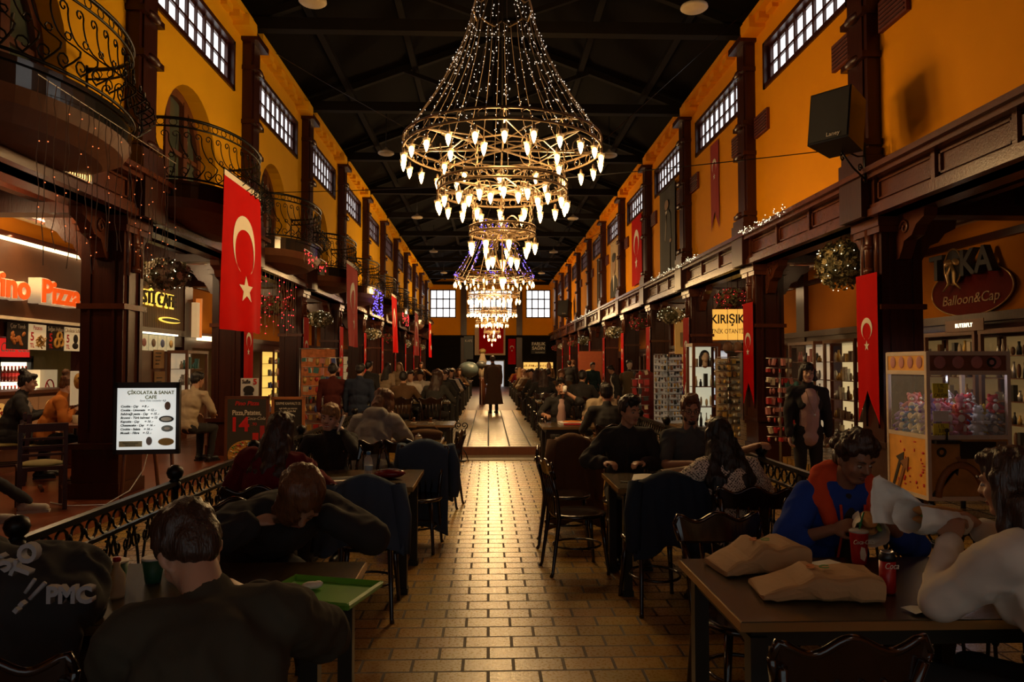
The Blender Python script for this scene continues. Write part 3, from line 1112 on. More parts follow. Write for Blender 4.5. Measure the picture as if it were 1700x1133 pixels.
# wall vents on the right wall
VENT = mat('dark_red_brown_vent', (.13, .022, .010), .7)
vp = thing('wall_vent', 'x', 'vent')
m = MB(); m.bx(-.03, .02, -.27, .27, -.17, .17); m.build('frame', VENT, vp)
m = MB()
for k in range(6):
    m.bx(-.045, -.03, -.24, .24, -.14 + k * .05, -.12 + k * .05)
m.build('slats', mat('dark_vent_slats', (.06, .010, .006), .7), vp)
vn = 0
for i in range(1, 9):
    for dy, w_ in ((-.55, 'just before'), (.55, 'just past')):
        y = YR[i + 1] + dy
        if y < 7.3:
            continue
        put(vp, USED, (XR - .02, y, 5.48), 0, 'dark red rectangular wall vent on the right wall, %s the %s pilaster' % (w_, 'nearest' if i == 1 else ORD[i - 1]), 'wall vents on the right wall')

# ================================================================ IRON RAILINGS along the sunken aisle
def make_rail(L):
    root = bpy.data.objects.new('iron_railing', None); COL.objects.link(root)
    t = MB()
    t.bx(-.022, .022, 0, L, .835, .865); t.bx(-.012, .012, 0, L, .70, .72); t.bx(-.015, .015, 0, L, .08, .1)
    t.build('rails', IRON, root)
    r = MB()
    n = int(L / .12)
    for k in range(n):
        y = (k + .5) * L / n
        r.tube([V((0, y + .05 * math.cos(a * PI / 5), .777 + .05 * math.sin(a * PI / 5))) for a in range(10)], .008, 4, closed=True)
        r.ell((0, y + L / n / 2, .777), (.012, .018, .018), n=6, m=4)
    r.build('ring_band', IRON, root)
    s = MB()
    n = int(L / .2)
    for k in range(n):
        y = (k + .5) * L / n
        for sg in (-1, 1):
            pts = [V((0, y + sg * (.02 + .07 * math.sin(PI * q / 10)), .1 + .6 * q / 10)) for q in range(11)]
            s.tube(pts, .008, 4)
            s.tube(spiral((0, y + sg * .055, .62), .06, 1.2, PI / 2, (0, sg, 0), (0, 0, 1), 12), .007, 4)
            s.tube(spiral((0, y + sg * .055, .18), .06, 1.2, -PI / 2, (0, sg, 0), (0, 0, 1), 12), .007, 4)
            s.ell((0, y + sg * .09, .4), (.014, .022, .022), n=6, m=4)
    s.build('scroll_bars', IRON, root)
    p = MB()
    p.lathe([(.035, 0), (.035, .03), (.022, .06), (.022, .8), (.034, .82), (.034, .85), (.02, .86), (.036, .865), (.026, .872), (.042, .885), (.052, .915), (.044, .945), (.02, .963), (.004, .966)], n=14)
    p.build('ball_post', IRON, root)
    return root
RL = 1.55
rp = make_rail(RL)
for side, X, y0, nn in (('left', -2.0, .06, 8), ('right', 2.2, 1.14, 7)):
    for i in range(nn):
        y = y0 + RL * i
        o = put(rp, USED, (X, y, 0), 0, 'black iron scroll railing panel with ball post, %s panel from the front on the %s' % ('first' if i == 0 else ORD[i], side), 'iron railing panels beside the aisle')
        o['category'] = 'railing'

# low curled iron posts at the step
pr = thing('curled_iron_post', 'x', 'post')
m = MB()
m.tube([(0, 0, 0), (0, 0, .5)], .014, 6)
for sg in (-1, 1):
    m.tube(spiral((sg * .05, 0, .6), .06, 1.3, -PI / 2, (sg, 0, 0), (0, 0, 1), 14), .01, 5)
    m.tube([(0, 0, .25), (sg * .08, 0, .12), (sg * .12, 0, 0)], .01, 5)
m.build('scrolled_stem', IRON, pr)
m = MB(); m.lathe([(.08, 0), (.08, .015), (.02, .03)], n=12); m.build('foot', IRON, pr)
put(pr, USED, (-.45, 12.1, .0), 0, 'low curled iron post at the left end of the step')
put(pr, USED, (.88, 12.1, .0), 0, 'low curled iron post at the right end of the step')

# ================================================================ CHAIRS AND TABLES
def make_chair():
    """bentwood cafe chair, seat faces +Y, back at -Y, seat height .45, top .86"""
    root = bpy.data.objects.new('bentwood_chair', None); COL.objects.link(root)
    s = MB()
    n = 24
    def rim(r, z):
        return [(r * 1.02 * math.copysign(abs(math.cos(a)) ** .8, math.cos(a)), .02 + r * math.copysign(abs(math.sin(a)) ** .8, math.sin(a)), z) for a in [2 * PI * k / n for k in range(n)]]
    rings = [rim(.195, .425), rim(.212, .432), rim(.215, .448), rim(.2, .458), rim(.15, .448), rim(.02, .444)]
    vs = [p for rg in rings for p in rg]
    fs = [(i * n + j, i * n + (j + 1) % n, (i + 1) * n + (j + 1) % n, (i + 1) * n + j) for i in range(len(rings) - 1) for j in range(n)]
    fs += [tuple(range(n - 1, -1, -1)), tuple((len(rings) - 1) * n + j for j in range(n))]
    s.add(vs, fs, True)
    s.build('seat', CHAIRM, root)
    for sg in (-1, 1):
        l = MB()
        l.tube([(sg * .15, .17, .43), (sg * .17, .19, .2), (sg * .185, .21, .03), (sg * .185, .21, 0)], [.02, .017, .013, .016], 8)
        l.build('leg', CHAIRM, root)
        l = MB()
        l.tube([(sg * .17, -.24, .0), (sg * .165, -.225, .03), (sg * .15, -.17, .43), (sg * .165, -.19, .6), (sg * .2, -.25, .8)], [.016, .013, .018, .016, .015], 8)
        l.build('leg', CHAIRM, root)
    r = MB()
    r.tube([(.165 * math.cos(2 * PI * k / 20), .015 + .19 * math.sin(2 * PI * k / 20), .2) for k in range(20)], .009, 6, closed=True)
    r.build('stretcher_ring', CHAIRM, root)
    # crest board: ears at both ends and a dip in the middle
    c = MB()
    N = 24
    top = []; bot = []
    for k in range(N + 1):
        u = k / N * 2 - 1
        x = u * .225
        y = -.27 - .03 * (1 - u * u) * -1
        z = .845 + .02 * math.cos(u * PI * 2) * (1 if abs(u) < .95 else .3) - (.03 if abs(u) > .96 else 0)
        top.append((x, y + .03 * u * u, z)); bot.append((x * .92, y + .03 * u * u + .02, .735 + .012 * abs(u)))
    for off, fl in ((.011, 0), (-.011, 1)):
        for k in range(N):
            q = [(p[0], p[1] + off, p[2]) for p in (bot[k], bot[k + 1], top[k + 1], top[k])]
            c.add(q if fl else q[::-1], [(0, 1, 2, 3)], True)
    c.tube(top, .013, 6); c.tube(bot, .011, 6)
    c.tube([top[0], bot[0]], .013, 6); c.tube([top[-1], bot[-1]], .013, 6)
    c.build('crest_rail', CHAIRM, root)
    for k in range(4):
        x = -.09 + .06 * k
        l = MB()
        l.tube([(x * .8, -.185, .45), (x, -.2, .58), (x * 1.05, -.235, .75)], .009, 5)
        l.build('spindle', CHAIRM, root)
    return root
ch = make_chair()
def chair(x, y, face, label, z=0., group=None):
    """face: heading in degrees, 0 = the sitter looks along +Y"""
    o = put(ch, USED, (x, y, z), R(face), label, group)
    o['category'] = 'chair'
    if z:
        o.location.z = z
    return o

def table(x0, x1, y0, y1, label, z=0., group=None, h=.75):
    cx, cy = (x0 + x1) / 2, (y0 + y1) / 2
    t = thing('cafe_table', label, 'table', (cx, cy, z), 0, group)
    wx, wy = x1 - x0, y1 - y0
    m = MB(); m.box((0, 0, h - .018), (wx, wy, .036)); m.build('tabletop', TABLEM, t)
    m = MB()
    for s in (-1, 1):
        m.box((s * (wx / 2 + .002), 0, h - .018), (.006, wy + .006, .03)); m.box((0, s * (wy / 2 + .002), h - .018), (wx + .006, .006, .03))
    m.build('edge_band', EDGE, t)
    m = MB(); m.box((0, 0, h - .07), (wx - .1, wy - .1, .06)); m.build('apron', TABLEG, t)
    for sx in (-1, 1):
        for sy in (-1, 1):
            m = MB(); m.box((sx * (wx / 2 - .07), sy * (wy / 2 - .06), h / 2 - .03), (.06, .06, h - .07)); m.box((sx * (wx / 2 - .07), sy * (wy / 2 - .06), .02), (.075, .075, .04))
            m.build('leg', TABLEG, t)
    return t
TG = 'dark cafe tables along the aisle'
table(-1.75, -.53, 2.44, 3.18, 'dark cafe table in the left foreground carrying the green tray', group=TG)
table(.84, 2.05, 2.4, 3.18, 'dark cafe table in the right foreground with the brown paper bags', group=TG)
table(-1.6, -.53, 5.1, 5.95, 'dark cafe table on the left carrying the water bottle', group=TG)
table(.9, 2.0, 5.0, 5.72, 'dark cafe table on the right with the rolled paper and notebook', group=TG)
table(-1.6, -.53, 7.9, 8.65, 'dark cafe table on the left in front of the grey hoodie sitter', group=TG)
table(.8, 1.95, 7.75, 8.6, 'dark cafe table on the right behind the young man in black', group=TG)
table(-1.6, -.5, 10.35, 11.1, 'dark cafe table on the left just before the step', group=TG)
table(.75, 2.0, 9.95, 10.8, 'dark cafe table on the right with the pizza box', group=TG)
CG = 'black bentwood chairs along the aisle'
chair(1.17, 3.34, 188, 'empty black bentwood chair pushed under the table with the paper bags', group=CG)
chair(1.12, 4.86, 5, 'black bentwood chair draped with the navy jacket on the right', group=CG)
chair(1.62, 4.56, -6, 'black bentwood chair under the woman in the patterned blouse', group=CG)
chair(.68, 5.7, -80, 'black bentwood chair at the aisle end of the table with the notebook', group=CG)
chair(.68, 6.5, -95, 'black bentwood chair at the aisle behind the notebook table end', group=CG)
chair(1.2, 6.25, 172, 'black bentwood chair under the young man in the black sweater', group=CG)
chair(1.72, 6.3, 180, 'black bentwood chair under the man with glasses', group=CG)
chair(.78, 7.45, 10, 'black bentwood chair draped with the long brown coat', group=CG)
chair(1.55, 9.2, 0, 'black bentwood chair under the dark-haired man seen from behind', group=CG)
chair(1.1, 11.5, 180, 'black bentwood chair under the man drinking from a white cup', group=CG)
chair(1.8, 11.45, 180, 'black bentwood chair under the man in the beige shirt', group=CG)
chair(.96, 2.18, 4, 'black bentwood chair in the lower right corner, near side of the bags table', group=CG)
chair(1.84, 2.16, 8, 'black bentwood chair under the woman in the white sweatshirt', group=CG)
chair(1.85, 3.72, 180, 'black bentwood chair under the boy in the blue and red jacket', group=CG)
chair(-.78, 4.78, 4, 'black bentwood chair with faded denim jacket, near side of the bottle table', group=CG)
chair(-.62, 6.42, 172, 'black bentwood chair with long denim jacket, far side of the bottle table', group=CG)
chair(-1.38, 6.45, 180, 'black bentwood chair under the laughing woman on the phone', group=CG)
chair(-1.42, 4.7, 6, 'black bentwood chair under the woman in the maroon cardigan', group=CG)
chair(-.82, 7.45, 0, 'empty black bentwood chair, near side of the napkin table on the left', group=CG)
chair(-.55, 8.3, 80, 'empty black bentwood chair at the aisle end of the napkin table', group=CG)
chair(-1.25, 7.35, 0, 'black bentwood chair under the grey hoodie sitter', group=CG)
chair(-.6, 1.56, 0, 'black bentwood chair under the hunched man in the left foreground', group=CG)
chair(-1.26, 3.88, 218, 'black bentwood chair under the bent-over person with reddish hair', group=CG)
chair(-1.3, 2.12, 6, 'black bentwood chair beside the heap of lettered black jackets', group=CG)

# ================================================================ HANGING FLOWER BALLS
LEAF = mat('muted_olive_leaf', (.15, .13, .055), .6, var=.5, scale=20)
PETAL = mat('cream_fabric_petal', (.62, .54, .36), .7, var=.3, scale=20)
PETALR = mat('dark_red_fabric_petal', (.30, .03, .02), .7, var=.4, scale=20)
def make_flowerball(petal, fairy, nfl, seed, flat=.62, rad=.3):
    rnd = random.Random(seed)
    root = bpy.data.objects.new('hanging_flower_ball', None); COL.objects.link(root)
    f = MB(); pe = MB(); b = MB()
    for k in range(nfl):
        z = rnd.uniform(-1, 1); a = rnd.uniform(0, 2 * PI)
        rr = math.sqrt(1 - z * z)
        n_ = V((rr * math.cos(a), rr * math.sin(a), z))
        c = V((n_.x * rad, n_.y * rad, n_.z * rad * flat)) * rnd.uniform(.75, 1.08)
        e1 = n_.orthogonal().normalized(); e2 = n_.cross(e1)
        if k % 3:
            for j in range(3):
                aa = rnd.uniform(0, 2 * PI)
                d = e1 * math.cos(aa) + e2 * math.sin(aa)
                t = c + d * .055 + n_ * rnd.uniform(.0, .05)
                wv = d.cross(n_) * .02
                mid = (c + t) / 2 + n_ * .01
                f.add([c, mid + wv, t, mid - wv], [(0, 1, 2, 3)])
        else:
            s = rnd.uniform(.028, .042)
            pe.ell(c, (s * .6, s * .6, s * .6), n=6, m=4)
            for j in range(6):
                aa = j * PI / 3
                d = e1 * math.cos(aa) + e2 * math.sin(aa)
                side = e1 * -math.sin(aa) + e2 * math.cos(aa)
                pe.add([c, c + d * s * .8 + side * s * .5 + n_ * .012, c + d * s * 1.25 + n_ * .02, c + d * s * .8 - side * s * .5 + n_ * .012], [(0, 1, 2, 3)])
    f.ell((0, 0, 0), (rad * .8, rad * .8, rad * flat * .8), n=12, m=8)
    f.build('foliage', LEAF, root)
    pe.build('flowers', petal, root)['kind'] = 'stuff'
    for k in range(34):
        z = rnd.uniform(-1, 1); a = rnd.uniform(0, 2 * PI); rr = math.sqrt(1 - z * z)
        b.ell((rr * math.cos(a) * rad * 1.1, rr * math.sin(a) * rad * 1.1, z * rad * flat * 1.15), .007, n=5, m=3)
    b.build('fairy_lights', fairy, root)['kind'] = 'stuff'
    c = MB(); c.tube([(0, 0, rad * flat * .5), (.01, 0, rad * flat + .2), (0, 0, rad * flat + .55)], .004, 4); c.build('cord', IRON, root)
    return root
FBW = mat('warm_white_fairy_bulb', (1, 1, .9), .3, emit=(1, .9, .6), es=2.5, nosample=True, var=.02)
fw = make_flowerball(PETAL, FBW, 260, 1)
fr = make_flowerball(PETALR, FAIRYR, 220, 2, .6, .28)
fg = make_flowerball(mat('olive_cream_petal', (.55, .44, .2), .7, var=.4, scale=20), FBW, 420, 3, 1.0, .3)
def fball(proto, px, py, X, label):
    p = PX(px, py, X)
    o = put(proto, USED, p, random.uniform(0, 6), label, 'hanging flower balls with fairy lights'); o['category'] = 'flower ball'
fball(fw, 273, 455, -4.3, 'hanging ball of cream roses in front of the cafe wall, left')
fball(fr, 452, 508, -4.2, 'hanging red flower ball half behind the largest flag')
fball(fw, 531, 530, -4.2, 'hanging cream rose ball, second one on the left side')
fball(fw, 618, 555, -4.2, 'hanging pale flower ball, left side, beside the second large flag')
fball(fr, 641, 562, -4.2, 'hanging red-lit flower ball on the left side, farther down')
fball(fw, 672, 571, -4.2, 'hanging white-lit flower ball far down the left side')
fball(fw, 697, 577, -4.2, 'farthest hanging white-lit flower ball on the left side')
fball(fg, 1397, 440, 4.6, 'round olive flower ball beside the nearest right pennant')
fball(fr, 1214, 496, 4.5, 'hanging red flower ball beside the yellow lit sign')
fball(fw, 1114, 524, 4.5, 'hanging pale flower ball, third on the right side')
fball(fr, 1062, 538, 4.5, 'hanging red flower ball, fourth on the right side')
fball(fw, 1020, 552, 4.5, 'hanging warm-lit flower ball, fifth on the right side')
fball(fw, 970, 566, 4.5, 'hanging warm-lit flower ball, sixth on the right side')
fball(fr, 952, 571, 4.5, 'small hanging red-lit flower ball far down the right side')
fball(fw, 935, 576, 4.5, 'small hanging yellow-lit flower ball far down the right side')
fball(fr, 923, 578, 4.5, 'farthest hanging red-lit flower ball on the right side')

# ================================================================ LIGHT CURTAINS, CABLES, SPEAKERS
WIRE = mat('translucent_brown_wire', (.28, .19, .11), .4)
def curtain(x, y0, y1, z0, z1, n, bulbm, label, seed, r=.004, br=.008, group=None, strandz=None):
    rnd = random.Random(seed)
    root = thing('light_curtain', label, 'string lights', (x, y0, z0), 0, group)
    s = MB(); b = MB()
    s.tube([(0, 0, 0), (0, y1 - y0, 0)], r, 3)
    for k in range(n):
        y = (k + rnd.uniform(.1, .9)) / n * (y1 - y0)
        ln = (z0 - z1) * rnd.uniform(.75, 1)
        pts = [V((rnd.uniform(-.012, .012), y + rnd.uniform(-.012, .012), -ln * j / 9)) for j in range(10)]
        s.tube(pts, r, 3, caps=False)
        for j in range(1, 10):
            if rnd.random() < .33:
                b.ell(pts[j] + V((.008, 0, 0)), br, n=5, m=3)
    t = s.build('wires', WIRE, root)
    b.build('bulbs', bulbm, root)['kind'] = 'stuff'
    return root
curtain(-3.22, 5.2, 7.5, 3.68, 2.3, 24, FAIRYO, 'curtain of wire fairy lights hanging over the pizza shop front, upper left', 4, r=.0035, br=.005)
curtain(XL + .12, 12.5, 14.9, 3.3, 2.1, 14, FAIRYR, 'curtain of red fairy lights hanging behind the largest flag', 5, br=.012)
curtain(-3.25, 12.8, 14.6, 3.66, 3.4, 12, FAIRYR, 'short fringe of red fairy lights along the second balcony edge', 8, br=.012)
curtain(-3.25, 20.3, 22.4, 3.85, 2.9, 20, FAIRYB, 'bunch of blue fairy lights on the fourth left balcony', 6, br=.02)
curtain(-3.32, 28, 30, 3.72, 3.2, 12, FAIRYR, 'small red fairy light fringe far down the left side', 7, br=.02)
def garland(side, y0, y1, label, seed):
    X = XL + .32 if side == 'L' else XR - .32
    rnd = random.Random(seed)
    root = thing('light_garland', label, 'string lights', (X, y0, ZC1 + .02))
    s = MB(); b = MB()
    pts = [V((rnd.uniform(-.02, .02), (y1 - y0) * k / 40, rnd.uniform(0, .03) - .06 * abs(math.sin(k * .4)))) for k in range(41)]
    s.tube(pts, .005, 3)
    for k in range(70):
        b.ell(pts[rnd.randrange(41)] + V((0, rnd.uniform(-.08, .08), rnd.uniform(-.04, .03))), .007, n=5, m=3)
    s.build('wire', WIRE, root); b.build('bulbs', FBW, root)['kind'] = 'stuff'
garland('R', 9.8, 11.6, 'string of tiny white lights on the right cornice ledge near the second column', 1)
garland('R', 14, 18, 'string of tiny white lights along the right cornice ledge farther down', 2)
garland('R', 29, 36, 'dense string of tiny white lights at the far end of the right cornice', 3)
def cable(a, b, sag, label, r=.006):
    root = MB()
    a, b = V(a), V(b)
    root.tube([a.lerp(b, t / 16) + V((0, 0, -sag * math.sin(PI * t / 16))) for t in range(17)], r, 4)
    o = root.build('overhead_cable', IRON)
    tag(o, label, 'cable')
cable(PX(440, 320, XL + .1), PX(1360, 252, XR - .3), .12, 'thin black cable strung across the hall below the big chandelier ring', .007)
cable(PX(452, 85, XL + .1), (-.9, 9.0, 4.5), .02, 'stay wire from the upper left wall to the big chandelier ring', .005)
cable((1.4, 9.6, 4.5), PX(1244, 12, XR - .1), .02, 'stay wire from the big chandelier ring to the upper right wall', .005)
cable(PX(1035, 365, XR - .1), (.8, 24.0, 4.45), .02, 'stay wire from the right wall to the second chandelier', .008)

def speaker(p, rz, label, s=1.):
    root = thing('loudspeaker', label, 'speaker', p, rz)
    m = MB()
    poly = [(-.3, -.26), (.3, -.26), (.25, .3), (-.25, .3)]
    T_ = Matrix.Rotation(R(-9), 4, 'X')
    m.prism(poly, .78, T_ @ T(0, 0, -.39)); m.build('cabinet', BLACKP, root)
    g = MB(); g.M = T_; g.box((0, -.265, 0), (.55, .02, .72)); g.build('grille', mat('black_speaker_grille', (.02, .02, .02), .75, bump=.8, bscale=300), root)
    text('lettering', 'Laney', .085, WHITEF, root, T_ @ Matrix.Translation((.08, -.282, -.3)) @ Matrix.Rotation(PI / 2, 4, 'X'), .002)
    b = MB()
    b.tube([(0, .2, -.38), (.05, .5, -.42), (.1, .62, -.4)], .014, 6)
    b.tube([(0, .1, -.42), (.05, .35, -.62), (.1, .62, -.75)], .014, 6)
    b.tube(spiral((0, .12, -.5), .07, 1.2, 0, (0, 1, 0), (0, 0, 1)), .012, 5)
    b.tube(spiral((.08, .5, -.6), .07, 1.2, 0, (0, 1, 0), (0, 0, 1)), .012, 5)
    b.tube([(.1, .62, -.8), (.1, .62, -.2)], .02, 6)
    b.build('scrolled_bracket', IRON, root)
    root.scale = (s, s, s)
    return root
p = P(1391, 203, 7.55)
speaker(p, R(-52), 'large black loudspeaker on an iron bracket, upper right', .74)
p = P(938, 513, 37.0)
speaker(p, R(-30), 'small distant black loudspeaker on the right wall near the end windows', 1.0)

# heat lamp under the big balcony
p0, p1 = P(17, 226, 6.3), P(88, 262, 6.9)
root = thing('infrared_heater', 'glowing wall heater lamp under the upper left balcony', 'heater', (-3.95, 6.6, 3.42))
m = MB(); m.bx(-.1, .1, -.5, .5, -.06, .08); m.build('housing', STEEL, root)
m = MB(); m.bx(.1, .112, -.46, .46, -.045, .06); m.build('glowing_element', mat('glowing_heater_element', (1, .6, .2), .4, emit=(1, .5, .15), es=3.0), root)
m = MB()
for k in range(24):
    m.bx(.12, .128, -.46 + k * .04, -.452 + k * .04, -.06, .07)
m.build('guard_grille', IRON, root)
# ================================================================ SHOPS
PAL = [mat('trinket_red', (.45, .03, .03), .5), mat('trinket_gold', (.55, .35, .1), .4, metal=.4), mat('trinket_cream', (.6, .52, .38), .6),
       mat('trinket_black', (.03, .03, .03), .4), mat('trinket_rose', (.5, .2, .18), .6), mat('trinket_teal', (.06, .2, .2), .5),
       mat('trinket_brown', (.16, .07, .03), .5), mat('trinket_silver', (.5, .5, .5), .3, metal=.7), mat('trinket_blue', (.05, .08, .3), .5)]
def goods(root, x0, x1, y, z0, z1, rows, cols, seed, pal=None, name='merchandise', dep=.06, hang=False, M=None):
    rnd = random.Random(seed)
    m = MB()
    if M is not None:
        m.M = M
    pal = pal or list(range(9))
    rh = (z1 - z0) / rows
    for j in range(rows):
        for i in range(cols):
            m.m = rnd.choice(pal)
            cx = x0 + (x1 - x0) * (i + .5) / cols + rnd.uniform(-.1, .1) * (x1 - x0) / cols
            wv = (x1 - x0) / cols * rnd.uniform(.45, .85)
            hh = rh * rnd.uniform(.35, .8)
            zb = z0 + rh * j
            k = rnd.random()
            if hang:
                zc = zb + rh * .9 - hh / 2
                if k < .5:
                    m.lathe([(wv * .2, 0), (wv * .45, hh * .4), (wv * .4, hh * .8), (wv * .1, hh)], (cx, y + rnd.uniform(-.5, .5) * dep, zc - hh / 2), 7)
                else:
                    m.box((cx, y + rnd.uniform(-.5, .5) * dep, zc), (wv, dep * .6, hh), Matrix.Rotation(rnd.uniform(-.3, .3), 3, 'Y'))
            else:
                if k < .4:
                    m.lathe([(wv * .4, 0), (wv * .45, hh * .5), (wv * .2, hh * .75), (wv * .22, hh)], (cx, y, zb), 7)
                elif k < .7:
                    m.ell((cx, y, zb + hh * .45), (wv * .42, dep * .5, hh * .45), n=7, m=5)
                else:
                    m.box((cx, y, zb + hh / 2), (wv, dep, hh))
    o = m.build(name, PAL, root)
    o['kind'] = 'stuff'
    return o

def facing(side):
    return {'L': PI / 2, 'R': -PI / 2, 'C': 0, 'B': PI}[side]
# rotation such that local -Y (front) faces: L -> +X, R -> -X, C -> camera
def cabinet(p, side, label, wd=.9, ht=1.75, seed=1, rows=5, cols=8, pal=None, dep=.35, rz=None, lit=SHELFLIT, group=None, zb=.12, name='display_cabinet'):
    root = thing(name, label, 'cabinet', p, facing(side) if rz is None else rz, group)
    m = MB()
    for x in (-wd / 2, wd / 2):
        for y in (0, dep):
            m.box((x, y, ht / 2), (.05, .05, ht))
    m.box((0, dep / 2, .06), (wd, dep, .12)); m.box((0, dep / 2, ht - .03), (wd + .06, dep + .06, .06))
    m.build('frame', WOODM, root)
    m = MB(); m.box((0, dep - .01, ht / 2), (wd - .05, .02, ht - .1)); m.build('lit_back_panel', lit, root)
    m = MB()
    for k in range(1, rows):
        m.box((0, dep / 2, zb + (ht - zb - .06) * k / rows), (wd - .06, dep - .05, .012))
    m.build('shelves', WOODM, root)
    goods(root, -wd / 2 + .05, wd / 2 - .05, dep * .45, zb + .01, ht - .06, rows, cols, seed, pal)
    return root

# ---- interior lights of the shops (ceiling spots under the side aisles)
def spot(x, y, z, pw, label, col=(1, .62, .3)):
    root = thing('ceiling_spot', label, 'lamp', (x, y, z), 0, 'small ceiling spots in the shop aisles')
    m = MB(); m.lathe([(.05, .0), (.055, .03), (.03, .07), (.012, .08), (.012, .12)], n=12); m.build('housing', STEEL, root)
    m = MB(); m.lathe([(.04, -.006), (.045, .0)], n=12); m.build('lens', WARMLED, root)
    plight('spot_light', (0, 0, -.1), pw, col, .06, root)
spot(-5.6, 9.3, 3.5, 62, 'ceiling spot over the two women at the pizza counter', (1, .66, .34))
spot(-4.5, 7.6, 3.5, 20, 'added ceiling spot before the nearest left column, brightening the pizza board')  # extra spot added to brighten the pizza price board
spot(-5.7, 7.0, 3.5, 30, 'ceiling spot over the wooden chairs left of the pizza counter', (1, .66, .34))
spot(-5.4, 14.0, 3.5, 13, 'ceiling spot in the cafe behind the white lit menu board')
spot(-5.4, 17.6, 3.5, 22, 'ceiling spot in the shop behind the flower stand, left')
spot(-5.4, 25.3, 3.5, 16, 'ceiling spot far down the left shop aisle')
spot(-5.4, 36.5, 3.5, 16, 'farthest ceiling spot in the left shop aisle')
spot(5.9, 9.6, 3.45, 5, 'ceiling spot over the plush toy machine, right')
spot(5.8, 13.6, 3.45, 15, 'ceiling spot over the standing woman and hair accessory rack')
spot(5.8, 17.4, 3.45, 15, 'ceiling spot over the dress mannequins, right')
spot(5.8, 25.0, 3.45, 16, 'ceiling spot far down the right shop aisle')
spot(5.8, 36.3, 3.45, 16, 'farthest ceiling spot in the right shop aisle')

# ================================================================ LEFT: PIZZA SHOP
xs = XSL + .04
sg_ = thing('pizza_sign', 'large brown lightbox sign with orange raised letters over the pizza counter', 'sign', (xs, 9.9, 2.75))
m = MB(); m.bx(0, .1, -1.75, 1.72, -.5, .5); m.build('board', mat('dark_brown_sign_board', (.10, .035, .012), .5), sg_)
m = MB(); m.bx(.0, .17, -1.78, 1.76, .5, .535); m.build('led_strip', WARMLED, sg_)
m = MB(); m.bx(.02, .16, -1.76, 1.76, -.54, -.5); m.bx(.02, .16, 1.72, 1.76, -.54, .52); m.build('edge_frame', mat('cream_sign_edge', (.7, .5, .25), .5, emit=(1, .66, .3), es=.2), sg_)
FL = side_frame('L', (0, 0, 0))
LETO = mat('orange_glowing_letter_face', (.55, .06, .005), .5, emit=(1, .10, .004), es=.62)
LETW = mat('cream_letter_side', (.8, .65, .42), .5, emit=(1, .7, .4), es=.25)
for (wd_, x, sz) in (('Pino', -.42, .44), ('Pizza', .72, .44)):
    text('letter_rim', wd_, sz, LETW, sg_, FL @ T(x, -.13, .2), .09, bold=.026, xs=1.08)
    text('letter_face', wd_, sz, LETO, sg_, FL @ T(x, -.13, .3), .008, bold=.012, xs=1.08)
alight('sign_wash', (.3, 0, .48), 10, 3.3, .05, (0, R(-20), 0), (1, .66, .3), sg_).rotation_euler = (0, R(25), 0)

FRYC = mat('poster_fried_gold', (.62, .33, .06), .6, var=.4, scale=30)
FRYB = mat('poster_fried_chicken', (.5, .16, .03), .6, var=.5, scale=30)
YEL = mat('poster_yellow', (.75, .6, .2), .6)
RED = mat('poster_red', (.6, .02, .015), .6)
BLK = mat('poster_black', (.02, .015, .012), .6)
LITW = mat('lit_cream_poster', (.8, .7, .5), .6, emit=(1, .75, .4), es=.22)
def poster(y, z, wd, ht, bg, title, tcol, price, pcol, art, label):
    root = thing('menu_poster', label, 'poster', (xs + .06, y, z), 0, 'food posters under the pizza sign')
    m = MB(); m.bx(0, .012, -wd / 2, wd / 2, -ht / 2, ht / 2); m.build('board', bg, root)
    text('title', title, ht * .24, tcol, root, FL @ T(0, ht * .36, .014), .001, xs=.8)
    if price:
        text('price', price, ht * .46, pcol, root, FL @ T(-wd * .3, ht * .0, .014), .001, bold=.004)
        text('currency', 'TL', ht * .24, pcol, root, FL @ T(-wd * .3, -ht * .34, .014), .001, bold=.002)
    rnd = random.Random(hash(title) % 97 if False else len(title))
    m = MB()
    if art == 'fries':
        for k in range(26):
            a = rnd.uniform(-1, 1)
            c = FL @ V((wd * .18 + rnd.uniform(-.22, .22) * wd, -ht * .2 + rnd.uniform(-.18, .22) * ht, .018))
            m.box(c, (.008, wd * .22, .014), Matrix.Rotation(a, 3, 'X'))
        m.build('printed_fries', FRYC, root)
    elif art == 'rings':
        for (x, z_) in ((.05, -.2), (.3, -.16), (.2, .08)):
            c = V((x * wd, z_ * ht, .018))
            m.tube([FL @ (c + V((math.cos(q * PI / 8) * .13 * wd, math.sin(q * PI / 8) * .17 * ht, 0))) for q in range(16)], .02, 6, closed=True)
        m.build('printed_onion_rings', FRYC, root)
    elif art == 'chicken':
        for k in range(14):
            c = FL @ V((rnd.uniform(-.28, .28) * wd, -ht * .12 + rnd.uniform(-.22, .2) * ht, .01))
            m.ell(c, (.015, .05, .03), Matrix.Rotation(rnd.uniform(-1, 1), 3, 'X'), 8, 5)
        m.build('printed_chicken', FRYB, root)
    else:
        m.ell(FL @ V((wd * .22, ht * .02, .01)), (.012, wd * .17, ht * .2)); m.ell(FL @ V((wd * .2, -ht * .28, .01)), (.012, wd * .22, ht * .14))
        m.build('printed_souffle', BLK, root)
    return root
poster(10.02, 2.0, .44, .36, BLK, 'Çıtır Tavuk', WHITEF, '', RED, 'chicken', 'food poster with fried chicken and the words Çıtır Tavuk')
poster(10.45, 2.0, .40, .36, LITW, 'Patates', RED, '5', RED, 'fries', 'food poster with french fries, titled Patates, 5 TL')
poster(10.88, 2.0, .40, .36, BLK, 'Soğan Halkası', WHITEF, '5', RED, 'rings', 'food poster with onion rings, titled Soğan Halkası, 5 TL')
